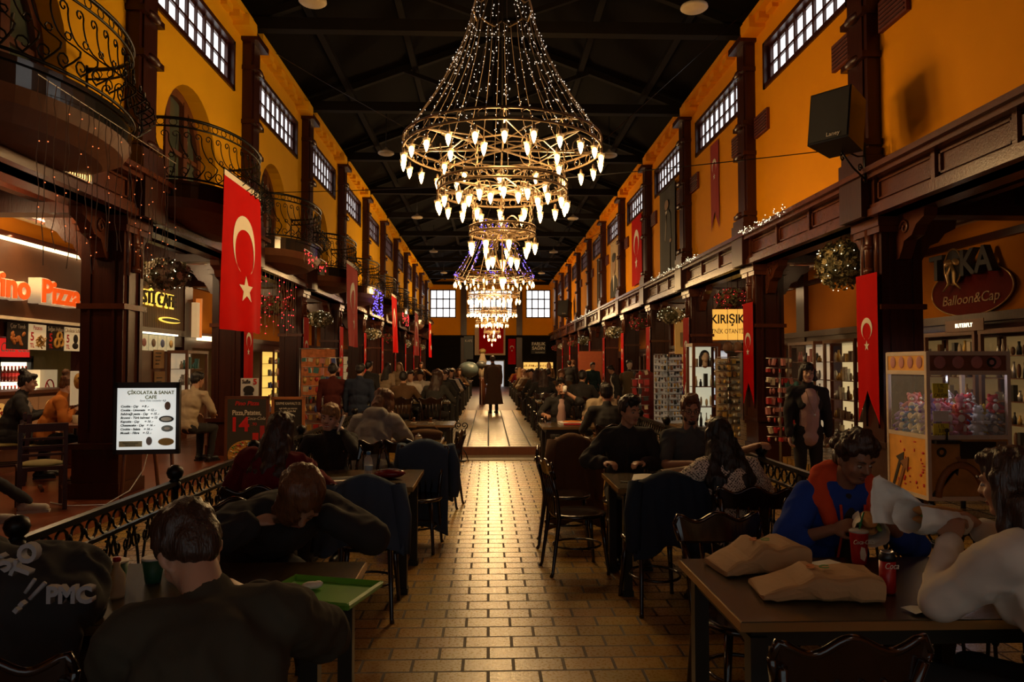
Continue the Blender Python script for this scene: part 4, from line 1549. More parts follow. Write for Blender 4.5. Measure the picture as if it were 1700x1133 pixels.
poster(11.31, 2.0, .40, .36, LITW, 'Çikolatalı Sufle', mat('poster_tan', (.5, .3, .12), .6), '5', RED, 'souffle', 'food poster with dark chocolate souffle, 5 TL')

# fridge
fg_ = thing('drinks_fridge', 'lit glass-door drinks fridge with red header behind the pizza counter', 'fridge', (-7.35, 11.45, .15))
m = MB(); m.bx(-.6, -.05, -.42, .42, 0, 1.95); m.bx(-.05, .04, -.42, -.36, 0, 1.6); m.bx(-.05, .04, .36, .42, 0, 1.6); m.bx(-.05, .04, -.42, .42, 1.5, 1.56); m.build('body', BLACKP, fg_)
m = MB(); m.bx(-.05, .05, -.42, .3, 1.58, 1.86); m.build('header', mat('glowing_red_header', (.7, .02, .02), .5, emit=(1, .03, .02), es=.55), fg_)
text('lettering', 'Coca-Cola', .2, WHITEF, fg_, FL @ T(-.06, 1.72, .055), .002, shear=.3, xs=.8)
m = MB(); m.bx(-.049, -.03, -.36, .36, .1, 1.5); m.build('lit_interior', mat('fridge_interior_light', (1, 1, .9), .5, emit=(1, .9, .62), es=1.5), fg_)
m = MB()
for z in (.5, .9, 1.2):
    m.bx(-.03, .03, -.36, .36, z - .01, z)
m.build('shelves', STEEL, fg_)
bt = thing('cola_bottle', 'x', 'bottle')
m = MB(); m.lathe([(.03, 0), (.033, .03), (.03, .09), (.033, .14), (.014, .19), (.012, .22)], n=8); m.build('bottle_body', mat('dark_cola_glass', (.18, .02, .01), .15), bt)
m = MB(); m.lathe([(.0335, .08), (.0345, .085), (.0345, .13), (.0335, .135)], n=8); m.build('paper_label', RED, bt)
m = MB(); m.lathe([(.015, .22), (.015, .24)], n=8); m.build('cap', RED, bt)
for j, z in enumerate((1.05, 1.35)):
    for i in range(8):
        put(bt, USED, (-7.35, 11.45 - .3 + i * .085, z), 0, 'cola bottle with red label on the %s fridge shelf' % ('lower' if j == 0 else 'upper'), 'cola bottles on the %s fridge shelf' % ('lower' if j == 0 else 'upper'))
plight('fridge_glow', (.25, 0, 1.1), 5, (1, .85, .6), .1, fg_)
bx_ = thing('no_smoking_box', 'cream box panel with a red no-smoking sign behind the counter', 'box', (-7.1, 12.0, .15))
m = MB(); m.bx(-.3, .0, -.3, .16, .7, 1.38); m.build('panel', mat('cream_lit_panel', (.75, .6, .35), .6, emit=(1, .7, .35), es=.3), bx_)
m = MB(); m.bx(-.3, .0, -.3, .16, 0, .7); m.build('plinth', WOODM, bx_)
m = MB()
m.tube([FL @ V((-.05 + .11 * math.cos(a * PI / 12), 1.08 + .14 * math.sin(a * PI / 12), .004)) for a in range(24)], .012, 4, closed=True)
m.tube([FL @ V((-.13, 1.18, .004)), FL @ V((.03, .98, .004))], .01, 4)
m.build('no_smoking_mark', RED, bx_)
m = MB(); m.box(FL @ V((-.05, 1.07, .004)), (.004, .13, .022)); m.build('cigarette_mark', BLK, bx_)

ct = thing('pizza_counter', 'long pizza shop counter with lit pizza pictures on its front', 'counter', (-6.45, 9.9, .15))
m = MB(); m.bx(-.6, -.02, -2.6, 1.9, 0, 1.05); m.bx(-.65, .05, -2.65, 1.95, 1.05, 1.1); m.build('body', WOODM, ct)
for k in range(7):
    m = MB(); y0 = -2.5 + k * .54
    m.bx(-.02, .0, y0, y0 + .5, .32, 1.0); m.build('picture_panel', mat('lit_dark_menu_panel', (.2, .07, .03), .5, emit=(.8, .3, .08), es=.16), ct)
    e = MB()
    for z in (.5, .82):
        e.lathe([(.13, 0), (.125, .006)], FL @ V((y0 + .25, z, .0)), 16, axis=(1, 0, 0))
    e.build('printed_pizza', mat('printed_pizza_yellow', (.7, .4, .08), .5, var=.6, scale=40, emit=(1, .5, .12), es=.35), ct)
    e = MB()
    rnd = random.Random(k)
    for q in range(18):
        a, r_ = rnd.uniform(0, 2 * PI), rnd.uniform(0, .1)
        e.ell(FL @ V((y0 + .25 + r_ * math.cos(a), (.5 if q % 2 else .82) + r_ * math.sin(a), .008)), (.004, .018, .014), n=6, m=4)
    e.build('printed_toppings', mat('printed_topping_red', (.5, .05, .02), .5), ct)
br_ = thing('menu_stand', 'brown angled board standing beside the pizza counter', 'board', (-5.95, 10.55, .15), 0)
m = MB(); m.box((0, 0, .95), (.04, .55, .55), Matrix.Rotation(.12, 3, 'Y')); m.build('board', mat('tan_brown_board', (.2, .08, .03), .5), br_)
m = MB(); m.bx(-.04, .04, -.03, .03, 0, .7); m.bx(-.15, .15, -.15, .15, 0, .03); m.build('stand', WOOD, br_)
mc = thing('menu_card', 'cream menu card with a pizza picture left of the nearest left column', 'menu', (-5.2, 9.35, .15))
m = MB(); m.bx(-.02, .0, -.14, .14, .95, 1.38); m.build('card', LITW, mc)
m = MB(); m.lathe([(.1, 0), (.1, .005)], (0, 0, 1.25), 16, axis=(1, 0, 0)); m.build('printed_pizza', FRYC, mc)
m = MB(); m.bx(-.03, -.0, -.02, .02, 0, .96); m.bx(-.1, .1, -.1, .1, 0, .02); m.build('stand', WOOD, mc)
tb = thing('wooden_table', 'wooden shop table with glasses beside the nearest left column', 'table', (-4.95, 9.0, .15))
m = MB(); m.box((0, 0, .73), (.8, .7, .035)); m.build('tabletop', WOODM, tb)
m = MB(); m.lathe([(.22, 0), (.2, .03), (.04, .05), (.035, .7)], n=14); m.build('pedestal', WOOD, tb)
GLS = mat('pale_drinking_glass', (.8, .7, .5), .1, alpha=.5)
gl = thing('drinking_glass', 'small drinking glass on the wooden shop table', 'glass', (-5.0, 8.95, .898))
m = MB(); m.lathe([(.028, 0), (.035, .1), (.031, .1), (.026, .012)], n=12); m.build('tumbler', GLS, gl)
# ladder back chairs
def ladder_chair(p, face, label, cush):
    root = thing('ladder_back_chair', label, 'chair', p, R(face), 'wooden ladder-back chairs at the pizza shop')
    for x in (-.19, .19):
        l = MB(); l.box((x, -.19, .41), (.04, .045, .9), Matrix.Rotation(-.06, 3, 'X')); l.build('leg', WOOD, root)
        l = MB(); l.box((x, .19, .21), (.04, .04, .43)); l.build('leg', WOOD, root)
    for z in (.56, .64, .72):
        l = MB(); l.box((0, -.205 - (z - .5) * .05, z), (.36, .02, .025)); l.build('back_slat', WOOD, root)
    l = MB(); l.box((0, -.215, .83), (.42, .03, .08)); l.build('top_rail', WOOD, root)
    l = MB(); l.box((0, 0, .42), (.42, .42, .04)); l.box((0, 0, .2), (.03, .38, .03)); l.box((.19, 0, .2), (.025, .38, .03)); l.box((-.19, 0, .2), (.025, .38, .03)); l.build('seat_frame', WOOD, root)
    l = MB(); l.ell((0, 0, .45), (.2, .2, .04)); l.build('seat_cushion', cush, root)
    return root
OLV = mat('olive_cushion', (.28, .22, .07), .8)
ladder_chair((-4.55, 7.55, .15), 35, 'wooden ladder-back chair with olive cushion in front of the pizza counter', OLV)
ladder_chair((-6.08, 9.38, .15), -60, 'ladder-back chair under the woman with the dark hair bun', OLV)
ladder_chair((-5.5, 9.2, .15), -60, 'ladder-back chair under the woman in the orange top', OLV)
ladder_chair((-5.0, 6.55, .15), -70, 'ladder-back chair at the left edge of the photo', OLV)

# ================================================================ LEFT: CAFE BAY
cw = thing('cafe_sign', 'yellow backlit cafe lettering on the dark brick wall, left', 'sign', (XSL + .12, 14.1, 2.86))
GLOW = mat('yellow_halo_light', (1, .7, .1), .5, emit=(1, .62, .08), es=1.3)
text('glow_backing', 'TOSTİ CAFE', .34, GLOW, cw, FL @ T(-.25, 0, .01), .004, bold=.03)
text('lettering', 'TOSTİ CAFE', .34, BLK, cw, FL @ T(-.25, 0, .06), .02)
m = MB(); m.prism(circ(.55, -.36, .5, .06), .01, FL @ T(0, 0, .005)); m.build('arrow_glow', GLOW, cw)
m = MB(); m.prism(circ(.58, -.36, .44, .035), .01, FL @ T(0, 0, .03)); m.build('arrow_face', BLK, cw)
m = MB(); m.bx(XSL, XSL + .08, 12.2, 15.5, 2.32, 3.3)
struct(m.build('wall_cafe_brick', BRICKW))
for k in range(6):
    root = thing('food_photo', 'small lit food photo in the row below the cafe lettering, %s from the left' % ('first' if k == 0 else ORD[k + 0] if k else 'first'), 'picture', (XSL + .1, 12.85 + k * .38, 2.03), 0, 'food photos below the cafe lettering')
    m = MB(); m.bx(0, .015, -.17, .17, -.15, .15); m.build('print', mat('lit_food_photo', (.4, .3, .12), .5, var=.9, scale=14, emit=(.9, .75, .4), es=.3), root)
    m = MB(); m.ell((.02, 0, 0), (.01, .09, .08)); m.build('printed_dish', PAL[(k * 2) % 9], root)
root = thing('led_bar', 'thin white light bar above the food photos in the cafe', 'lamp', (XSL + .12, 13.8, 2.21)); m = MB(); m.bx(0, .03, -1.2, 1.2, -.015, .015); m.build('strip', mat('cool_led_strip', (1, 1, 1), .4, emit=(1, .95, .7), es=2.2), root)
m = MB(); m.bx(-.01, .0, -1.22, 1.22, -.02, .02); m.build('mount', STEEL, root)
for (y, z, h) in ((14.2, 1.72, .36), (14.25, 1.15, .66)):
    root = thing('wall_notice', 'tan paper notice on the wooden cafe wall, ' + ('upper one with two dark dots' if z > 1.5 else 'larger lower one'), 'notice', (XSL + .12, y, z))
    m = MB(); m.bx(0, .01, -.22, .22, -h / 2, h / 2); m.build('paper', mat('tan_notice_paper', (.35, .2, .08), .7), root)
    m = MB()
    for q in range(4):
        m.bx(.011, .013, -.15, .1 - q * .03, h * .3 - q * .07, h * .3 - q * .07 + .02)
    m.build('printed_lines', BLK, root)
m = MB(); m.bx(XSL, XSL + .1, 12.2, 14.6, .15, 2.0)
struct(m.build('wall_cafe_boarding', WOODM))
cabinet((XSL + .5, 15.1, .15), 'L', 'lit cafe cabinet with dishes behind the seated person in the pale jacket', 1.0, 1.75, 5, 5, 7, [0, 2, 5, 7], lit=mat('dim_lit_lining', (.6, .45, .3), .5, emit=(1, .75, .45), es=.3))
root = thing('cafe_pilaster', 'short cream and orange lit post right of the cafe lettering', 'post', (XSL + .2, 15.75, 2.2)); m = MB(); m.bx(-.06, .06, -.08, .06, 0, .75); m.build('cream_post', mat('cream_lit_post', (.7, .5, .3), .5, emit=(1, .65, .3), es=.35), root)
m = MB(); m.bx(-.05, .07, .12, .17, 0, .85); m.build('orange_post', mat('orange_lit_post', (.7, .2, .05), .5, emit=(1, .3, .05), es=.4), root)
m = MB(); m.bx(-.08, .12, .25, 1.2, -.05, .04); m.build('light_strip', WARMLED, root)

# menu lightbox on an easel
mb = thing('menu_lightbox', 'white lit cafe menu board on a wooden easel beside the nearest left column', 'sign', (-3.62, 7.8, 0), R(6))
m = MB()
m.bx(-.33, .33, 0, .05, .66, .71); m.bx(-.33, .33, 0, .05, 1.36, 1.42); m.bx(-.33, -.295, 0, .05, .66, 1.42); m.bx(.295, .33, 0, .05, .66, 1.42); m.bx(-.33, .33, .04, .06, .66, 1.42)
m.build('black_frame', BLACKP, mb)
m = MB(); m.bx(-.295, .295, .005, .04, .71, 1.36); m.build('lit_panel', mat('lit_menu_panel', (.9, .9, .85), .5, emit=(.80, .83, .78), es=.62), mb)
for x, dy in ((-.24, 0), (.24, 0), (0, .4)):
    m = MB(); m.tube([(x * .9, .07 + dy * .2, 1.0), (x * 1.15, .07 + dy, 0)], .02, 5); m.build('leg', WOODM, mb)
FC = side_frame('C', (0, 0, 0))
OLG = mat('olive_print', (.25, .25, .03), .6); DKG = mat('dark_grey_print', (.06, .06, .06), .6)
text('title', 'ÇİKOLATA & SANAT\nCAFE', .05, OLG, mb, FC @ T(.04, 1.285, -.002), .002, bold=.001)
text('subtitle', 'Sanat Dolu Lezzetler Ağı', .026, DKG, mb, FC @ T(.06, 1.225, -.002), .001, shear=.3)
lines = ['Cookie - Çay    = 8 .-', 'Cookie - Limonata   = 12 .-', 'Suböreği pasta - Çay   = 15 .-', 'Browni - Türk kahvesi  = 12', 'Kapuska - Çay      = 16 .-', 'Cheesecake - Çay   = 16 .-', 'Cookie - Salata    = 16 .-', 'Mozaik - Filtre    = 12 .-']
for k, l in enumerate(lines):
    text('menu_line', l, .032, BLK, mb, FC @ T(-.26, 1.165 - .04 * k, -.002), .001, 'LEFT', bold=.0012, shear=.25)
m = MB(); m.bx(-.27, -.04, .0, .004, .74, .80); m.build('tan_caption_box', mat('tan_caption', (.45, .38, .2), .6), mb)
text('caption', 'Masamız kahvesiyle\nbizi öneriniz', .02, DKG, mb, FC @ T(-.155, .77, .001), .001)
for (x, z, rx, rz, mt, nm) in ((.21, 1.17, .03, .045, PAL[6], 'printed_sundae'), (.2, 1.03, .075, .035, BLK, 'printed_coffee_tray'), (.21, .93, .06, .035, mat('printed_grey_plate', (.3, .33, .3), .6), 'printed_plate'), (.03, .8, .03, .045, PAL[7], 'printed_cup'), (.2, .79, .08, .04, PAL[1], 'printed_fruit')):
    m = MB(); m.prism(circ(x, z, rx, rz), .004, FC @ T(0, 0, -.002)); m.build(nm, mt, mb)
m = MB(); m.prism(circ(.2, 1.03, .055, .022), .002, FC @ T(0, 0, .003)); m.prism(circ(.21, .93, .03, .015), .002, FC @ T(0, 0, .003)); m.build('printed_detail', WHITEF, mb)
plight('menu_glow', (0, -.25, 1.05), 1.2, (1, 1, .9), .2, mb)
root = MB()
root.tube([P(245, 752, 7.9), P(238, 780, 7.95), P(215, 815, 7.9) , (-3.9, 7.55, .18), (-4.3, 7.6, .16), (-4.6, 7.8, .16)], .006, 5)
tag(root.build('power_cord', WHITE), 'white power cord trailing from the lit menu board to the column', 'cord')

# pizza board, souffle poster, chalkboard
PZ = mat('photo_pizza_toppings', (.5, .35, .1), .6, var=.95, scale=30)
ab = thing('pizza_price_board', 'black standing board with a pizza picture and a big red 14', 'sign', (-3.36, 10.2, 0), R(4))
m = MB(); m.box((0, .03, .68), (.56, .03, .96)); m.bx(-.3, -.26, 0, .05, .1, 1.17); m.bx(.26, .3, 0, .05, .1, 1.17); m.bx(-.3, .3, 0, .05, 1.13, 1.17); m.build('frame', WOODM, ab)
m = MB(); m.bx(-.26, .26, .0, .012, .15, 1.13); m.build('printed_sheet', mat('black_printed_sheet', (.025, .02, .015), .5, emit=(.3, .15, .05), es=.02), ab)  # faint glow in the sheet stands in for light falling on it
for kx in (-.25, .25):
    m = MB(); m.tube([(kx, .04, .5), (kx, .3, 0)], .014, 5); m.build('leg', WOODM, ab)
m = MB(); m.bx(-.28, -.24, 0, .04, 0, .12); m.bx(.24, .28, 0, .04, 0, .12); m.build('feet', WOODM, ab)
text('shop_name', 'Pino Pizza', .08, RED, ab, FC @ T(0, 1.07, .001), .002, bold=.002, shear=.2)
text('headline', 'Pizza,Patates,', .095, WHITEF, ab, FC @ T(0, .94, .001), .002, xs=.78, bold=.002)
text('price', '14', .27, mat('bright_red_print', (.75, .02, .02), .5), ab, FC @ T(-.1, .77, .001), .003, bold=.008)
text('price_cents', '.90', .06, RED, ab, FC @ T(.1, .78, .001), .002)
text('drink_name', 'Coca-Cola', .06, WHITEF, ab, FC @ T(.12, .86, .001), .002, shear=.3)
m = MB(); m.prism(circ(-.0, .36, .25, .2, 28), .006, FC); m.build('printed_pizza_crust', FRYC, ab)
e = [MB() for _ in range(4)]
rnd = random.Random(4)
for k in range(130):
    a, r_ = rnd.uniform(0, 2 * PI), math.sqrt(rnd.random())
    c = FC @ V((.22 * r_ * math.cos(a), .38 + .16 * r_ * math.sin(a), .008))
    e[k % 4].ell(c, (rnd.uniform(.01, .022), .004, rnd.uniform(.008, .014)), n=6, m=4)
for b_, mt, nm in zip(e, (PAL[2], mat('printed_green_pepper', (.1, .22, .03), .5), PAL[0], FRYC), ('printed_cheese', 'printed_peppers', 'printed_salami', 'printed_corn')):
    o = b_.build(nm, mt, ab); o['kind'] = 'stuff'
m = MB(); m.bx(.08, .16, -.004, .0, .56, .66); m.build('printed_fries_box', RED, ab)
m = MB(); m.bx(.18, .24, -.004, .0, .58, .76); m.build('printed_cola_cup', PAL[0], ab)
sp = thing('souffle_poster', 'white poster with Sufle 5 and a dark souffle standing above the pizza board', 'poster', (-3.36, 10.3, 1.17), R(4))
m = MB(); m.bx(-.12, .12, 0, .015, .0, .25); m.build('sheet', WHITE, sp)
text('title', 'Sufle', .075, BLK, sp, FC @ T(-.045, .2, .002), .001, bold=.002, xs=.8)
text('price', '5', .11, RED, sp, FC @ T(.075, .195, .002), .001, bold=.004)
m = MB(); m.prism(circ(-.01, .085, .075, .06), .004, FC); m.bx(-.07, .05, -.004, 0, .01, .04); m.build('printed_souffle', BLK, sp)
cb_ = thing('chalkboard', 'chalkboard in an orange wooden frame beside the pizza price board', 'sign', (-2.93, 10.7, 0), R(2))
m = MB(); m.bx(-.24, -.2, 0, .04, .05, 1.14); m.bx(.2, .24, 0, .04, .05, 1.14); m.bx(-.24, .24, 0, .04, 1.1, 1.14); m.bx(-.24, .24, 0, .04, .12, .16); m.build('frame', mat('orange_brown_wood', (.38, .13, .04), .5), cb_)
m = MB(); m.bx(-.2, .2, .01, .03, .16, 1.1); m.build('slate', BLK, cb_)
text('chalk_heading', 'SERPME KAHVALTI 35', .055, WHITEF, cb_, FC @ T(0, 1.04, -.006), .001, xs=.68)
text('chalk_lines', 'açık büfe çay sınırsız\nPeynir Zeytin Bal', .04, WHITEF, cb_, FC @ T(0, .95, -.006), .001, xs=.8)
m = MB(); m.tube([(-.2, .04, .9), (-.2, .35, 0)], .014, 5); m.tube([(.2, .04, .9), (.2, .35, 0)], .014, 5); m.build('prop_legs', WOODM, cb_)

# scarf and souvenir stands on the left
def rack(p, label, wd, ht, rows, cols, seed, pal, board=None, rz=0, dep=.1, nm='accessory_rack', hang=True, foot=True, group=None):
    root = thing(nm, label, 'rack', p, rz, group)
    m = MB()
    m.tube([(0, 0, 0), (0, 0, ht)], .018, 6)
    if foot:
        for a in range(5):
            m.tube([(0, 0, .08), (.25 * math.cos(a * 2 * PI / 5), .25 * math.sin(a * 2 * PI / 5), .015)], .012, 5)
    for j in range(rows):
        z = .35 + (ht - .35) * (j + .95) / rows
        m.tube([(-wd / 2, 0, z), (wd / 2, 0, z)], .008, 5)
    m.build('stand', STEEL, root)
    if board:
        b = MB(); b.box((0, .03, ht / 2 + .15), (wd, .015, ht - .35)); b.build('back_board', board, root)
    goods(root, -wd / 2, wd / 2, -.03, .35, ht, rows, cols, seed, pal, dep=dep, hang=hang)
    return root
rack(P(535, 700, 13.6) * 1, 'colourful scarf and souvenir stand left of the maroon-clad standing man', .75, 1.75, 8, 7, 11, [0, 1, 5, 2, 8, 4], rz=0).location.z = 0
mt_ = mat('red_orange_patterned_cloth', (.5, .16, .05), .7, var=.7, scale=14)
root = thing('patterned_panel', 'orange patterned cloth panel hanging behind the souvenir stand', 'panel', (-3.55, 15.2, .95)); m = MB(); m.sheet(lambda u, v: (-.35 + .7 * u, .02 * math.sin(u * 14), v * 1.0), 12, 3); m.build('cloth', mt_, root)
m = MB(); m.tube([(-.4, 0, 1.0), (.4, 0, 1.0)], .012, 5); m.tube([(-.38, 0, 1.0), (-.38, 0, -.95)], .012, 5); m.build('pole', STEEL, root)
cabinet((XSL + .4, 17.9, .15), 'L', 'lit yellow shelf cabinet in the shop behind the second left pennant', 1.4, 1.9, 15, 5, 8, [1, 2, 0], rz=None, lit=mat('amber_lit_lining', (.9, .6, .2), .5, emit=(1, .62, .12), es=.9))
root = thing('framed_picture', 'framed picture on the amber lit shop wall, left', 'picture', (XSL + .08, 18.95, 2.06)); m = MB(); m.bx(0, .03, -.25, .25, -.3, .3); m.build('frame', WOOD, root)
m = MB(); m.bx(.03, .035, -.19, .19, -.24, .24); m.build('print', WARMBOX, root)
for k, (y, s) in enumerate(((21.5, 'first'), (25.3, 'second'), (29.1, 'third'), (33, 'fourth'), (40.4, 'fifth'))):
    cabinet((XSL + .4, y, .15), 'L', 'distant lit shop cabinet on the left, %s beyond the amber one' % s, 1.5, 1.9, 30 + k, 5, 8, None, lit=SHELFLIT if k % 2 else mat('amber_lit_lining', (0, 0, 0)), group='distant cabinets on the left')

# ================================================================ RIGHT: TOKA SHOP
tk = thing('toka_sign', 'dark red oval shop sign with raised TOKA letters and a gold bow, right', 'sign', (XSR - .03, 9.95, 2.66))
FR = side_frame('R', (0, 0, 0))
m = MB(); m.prism(circ(0, 0, .86, .36, 40), .04, FR); m.build('oval_board', mat('dark_maroon_board', (.10, .008, .004), .75, spec=.1), tk)
m = MB(); m.tube([FR @ V((.86 * math.cos(k * PI / 24), .36 * math.sin(k * PI / 24), .04)) for k in range(48)], .012, 5, closed=True); m.build('gold_rim', EDGE, tk)
text('lettering', 'T', .5, BLK, tk, FR @ T(-.56, .36, .12), .05, bold=.012); text('lettering', 'KA', .5, BLK, tk, FR @ T(.3, .36, .12), .05, bold=.012)
m = MB(); m.prism(circ(-.22, .36, .17, .24, 24), .07, FR @ T(0, 0, .06)); m.build('letter_o', BLK, tk)
m = MB()
GB = EDGE
m.tube([FR @ V((-.22 + .19 * math.cos(k * PI / 12), .36 + .26 * math.sin(k * PI / 12), .13)) for k in range(24)], .012, 5, closed=True)
for s in (-1, 1):
    m.ell(FR @ V((-.22 + s * .09, .42, .15)), (.02, .09, .05), Matrix.Rotation(s * .3, 3, 'X'))
    m.tube([FR @ V((-.22, .4, .15)), FR @ V((-.22 + s * .08, .25, .16)), FR @ V((-.22 + s * .06, .12, .15)), FR @ V((-.22 + s * .2, .02, .15))], [.02, .03, .025, .01], 6)
m.ell(FR @ V((-.22, .41, .16)), .03)
m.build('gold_bow', GB, tk)
text('script_lettering', 'Balloon&Cap', .2, mat('dull_gold_outline', (.3, .17, .07), .6), tk, FR @ T(0, -.12, .045), .006, xs=1.15, shear=.2)
for k, (y, w_) in enumerate(((11.3, 1.0), (10.15, 1.1), (9.0, .95), (7.95, .8))):
    n_ = ['leftmost', 'second from the left', 'third from the left', 'rightmost'][k]
    cabinet((XSR - .25, y, .13), 'R', 'lit jewellery window cabinet of the shop under the oval sign, ' + n_, w_, 1.95, 50 + k, 6, 9, [1, 3, 7, 2, 6], group='window cabinets under the oval sign', lit=mat('soft_gold_lining', (.13, .075, .03), .5, emit=(1, .6, .2), es=.09))
root = thing('shop_light_sign', 'small glowing white word sign inside the window under the oval sign', 'sign', (XSR - .3, 9.75, 2.15)); text('lettering', 'BUTERFLY', .08, FBW, root, FR, .004)
m = MB(); m.bx(.0, .01, -.4, .4, -.08, .08); m.build('backing', WOODM, root)
root = thing('wool_panel', 'pale panel with the word wools in the shop window', 'sign', (XSR - .3, 11.2, 2.12)); m = MB(); m.bx(0, .01, -.35, .35, -.06, .06); m.build('panel', COOLBOX, root)
text('lettering', 'wools', .1, BLACKP, root, FR @ T(.15, 0, .005), .002)
# bay 2: cabinets behind the standing woman
cabinet((XSR - .4, 13.1, .13), 'R', 'bright lit accessories cabinet seen just right of the standing woman', 1.15, 1.95, 60, 5, 9, [1, 2, 7, 6], lit=mat('bright_gold_lining', (.5, .35, .15), .5, emit=(1, .74, .34), es=.5))
cabinet((XSR - .4, 14.7, .13), 'R', 'dim cabinet with hanging necklaces behind the standing woman', 1.15, 1.95, 61, 5, 9, [1, 4, 7, 3], lit=mat('dim_lit_lining', (0, 0, 0)))
rack((4.54, 11.15, .0), 'hair accessory rack with rose and cream clips left of the standing woman', .42, 1.72, 9, 6, 71, [4, 2, 0, 4], dep=.14)
rack((4.22, 12.6, .0), 'sunglasses stand with cream panels behind the woman in the patterned blouse', .42, 1.75, 12, 5, 72, [3, 6, 7, 1], board=mat('cream_display_board', (.62, .5, .32), .6), nm='sunglasses_stand', dep=.08, hang=False)
rack((3.95, 15.8, .0), 'pale jewellery card board right of the mannequins', .62, 1.85, 12, 9, 73, [3, 7, 6, 1], board=mat('pale_display_board', (.55, .48, .38), .6, emit=(1, .9, .7), es=.05), nm='jewellery_stand', dep=.05)
rack((3.35, 15.9, .0), 'narrow rack of hanging red bags beside the jewellery card board', .4, 1.5, 6, 3, 74, [0, 0, 3, 2], dep=.12, nm='bag_rack')
rack((5.6, 13.2, .13), 'rack of bright hats and scarves behind the standing woman', .9, 1.2, 4, 6, 75, [0, 3, 2, 5], dep=.2, nm='scarf_rack')
dc = cabinet((3.92, 12.9, 0), 'C', 'tall lit glass cabinet holding a mannequin head with a black wig', .46, 2.0, 76, 5, 4, [2, 3, 7, 2], dep=.4, lit=mat('cool_cabinet_lining', (.5, .5, .4), .5, emit=(1, .95, .66), es=.42))
mh = thing('mannequin_head', 'mannequin head with black wig on the top shelf of the glass cabinet', 'mannequin head', (3.92, 12.98, 1.6))
m = MB(); m.ell((0, 0, .16), (.07, .085, .1)); m.ell((0, -.05, .12), (.045, .04, .06)); m.cap((0, 0, 0), (0, 0, .1), .05, .04); m.ell((0, -.09, .13), (.01, .015, .02)); m.build('head', mat('pale_mannequin_skin', (.55, .42, .32), .5), mh)
m = MB(); m.ell((0, .02, .19), (.085, .09, .09)); m.cap((.05, .04, .15), (.07, .05, .0), .05, .03); m.cap((-.05, .04, .15), (-.07, .05, .0), .05, .03); m.build('wig', BLACKP, mh)
# yellow lit sign
ys = thing('yellow_shop_sign', 'yellow lit sign with black lettering behind the red flower ball, right', 'sign', (5.15, 15.4, 2.45), R(-8))
m = MB(); m.bx(-.42, .42, 0, .05, -.3, .36); m.build('lit_face', mat('yellow_lit_sign_face', (.7, .4, .08), .5, emit=(1, .5, .08), es=.75), ys)
text('lettering', 'KIRIŞIK', .27, BLK, ys, FC @ T(.0, .14, .002), .004, bold=.006, xs=.8); text('lettering', 'ETNİK OTANTİK', .14, BLK, ys, FC @ T(.0, -.12, .002), .004, xs=.72)
m = MB(); m.tube([(-.3, .02, .36), (-.3, .02, 1.1)], .01, 4); m.tube([(.3, .02, .36), (.3, .02, 1.1)], .01, 4); m.build('hanging_chains', IRON, ys)
root = thing('framed_shop_sign', 'orange framed sign with a dark inner plate between two right columns', 'sign', (5.6, 19.6, 2.35)); m = MB(); m.bx(-.5, .5, 0, .05, -.45, .45); m.build('board', mat('orange_sign_board', (.55, .28, .06), .5, emit=(1, .5, .1), es=.12), root)
m = MB(); m.bx(-.36, .36, -.01, 0, -.25, .15); m.build('inner_plate', mat('tan_sign_plate', (.45, .33, .16), .5), root); text('lettering', 'TAKI', .2, BLK, root, FC @ T(0, -.05, .012), .002)
m = MB(); m.tube([(-.4, .02, .4), (-.4, .02, 1.2)], .01, 4); m.tube([(.4, .02, .4), (.4, .02, 1.2)], .01, 4); m.build('hanging_chains', IRON, root)
# caps / hats hanging under the yellow sign
for k in range(4):
    hp = thing('knitted_hat', 'brown patterned hat hanging under the yellow lit sign, %s from the left' % (['first', 'second', 'third', 'fourth'][k]), 'hat', (4.75 + k * .2, 14.2, 1.95), 0, 'hats under the yellow sign')
    m = MB(); m.ell((0, 0, 0), (.1, .07, .12)); m.build('crown', PAL[6], hp); m = MB(); m.ell((0, -.06, -.08), (.09, .06, .02)); m.build('brim', PAL[4 if k % 2 else 3], hp)
    m = MB(); m.tube([(0, 0, .1), (0, 0, 1.68)], .004, 3); m.build('hook_cord', IRON, hp)
for k, (y, s) in enumerate(((17.2, 'first'), (21.1, 'second'), (25, 'third'), (29, 'fourth'), (33, 'fifth'), (41, 'sixth'))):
    cabinet((XSR - .4, y, .13), 'R', 'distant lit shop cabinet on the right, %s beyond the yellow sign' % s, 1.6, 1.95, 80 + k, 5, 8, None, group='distant cabinets on the right', lit=COOLBOX if k == 1 else SHELFLIT)
root = thing('roll_up_banner', 'red and orange roll-up banner with a yellow round logo down the right side', 'banner', (3.6, 25.5, .15))
m = MB(); m.bx(-.42, .42, 0, .02, .05, 1.95); m.bx(-.45, .45, -.08, .08, 0, .06); m.build('sheet', mat('red_orange_banner_sheet', (.4, .09, .03), .6), root)
m = MB(); m.tube([(.26 * math.cos(k * PI / 10), -.01, 1.0 + .26 * math.sin(k * PI / 10)) for k in range(20)], .05, 5, closed=True); m.build('round_logo', YEL, root)

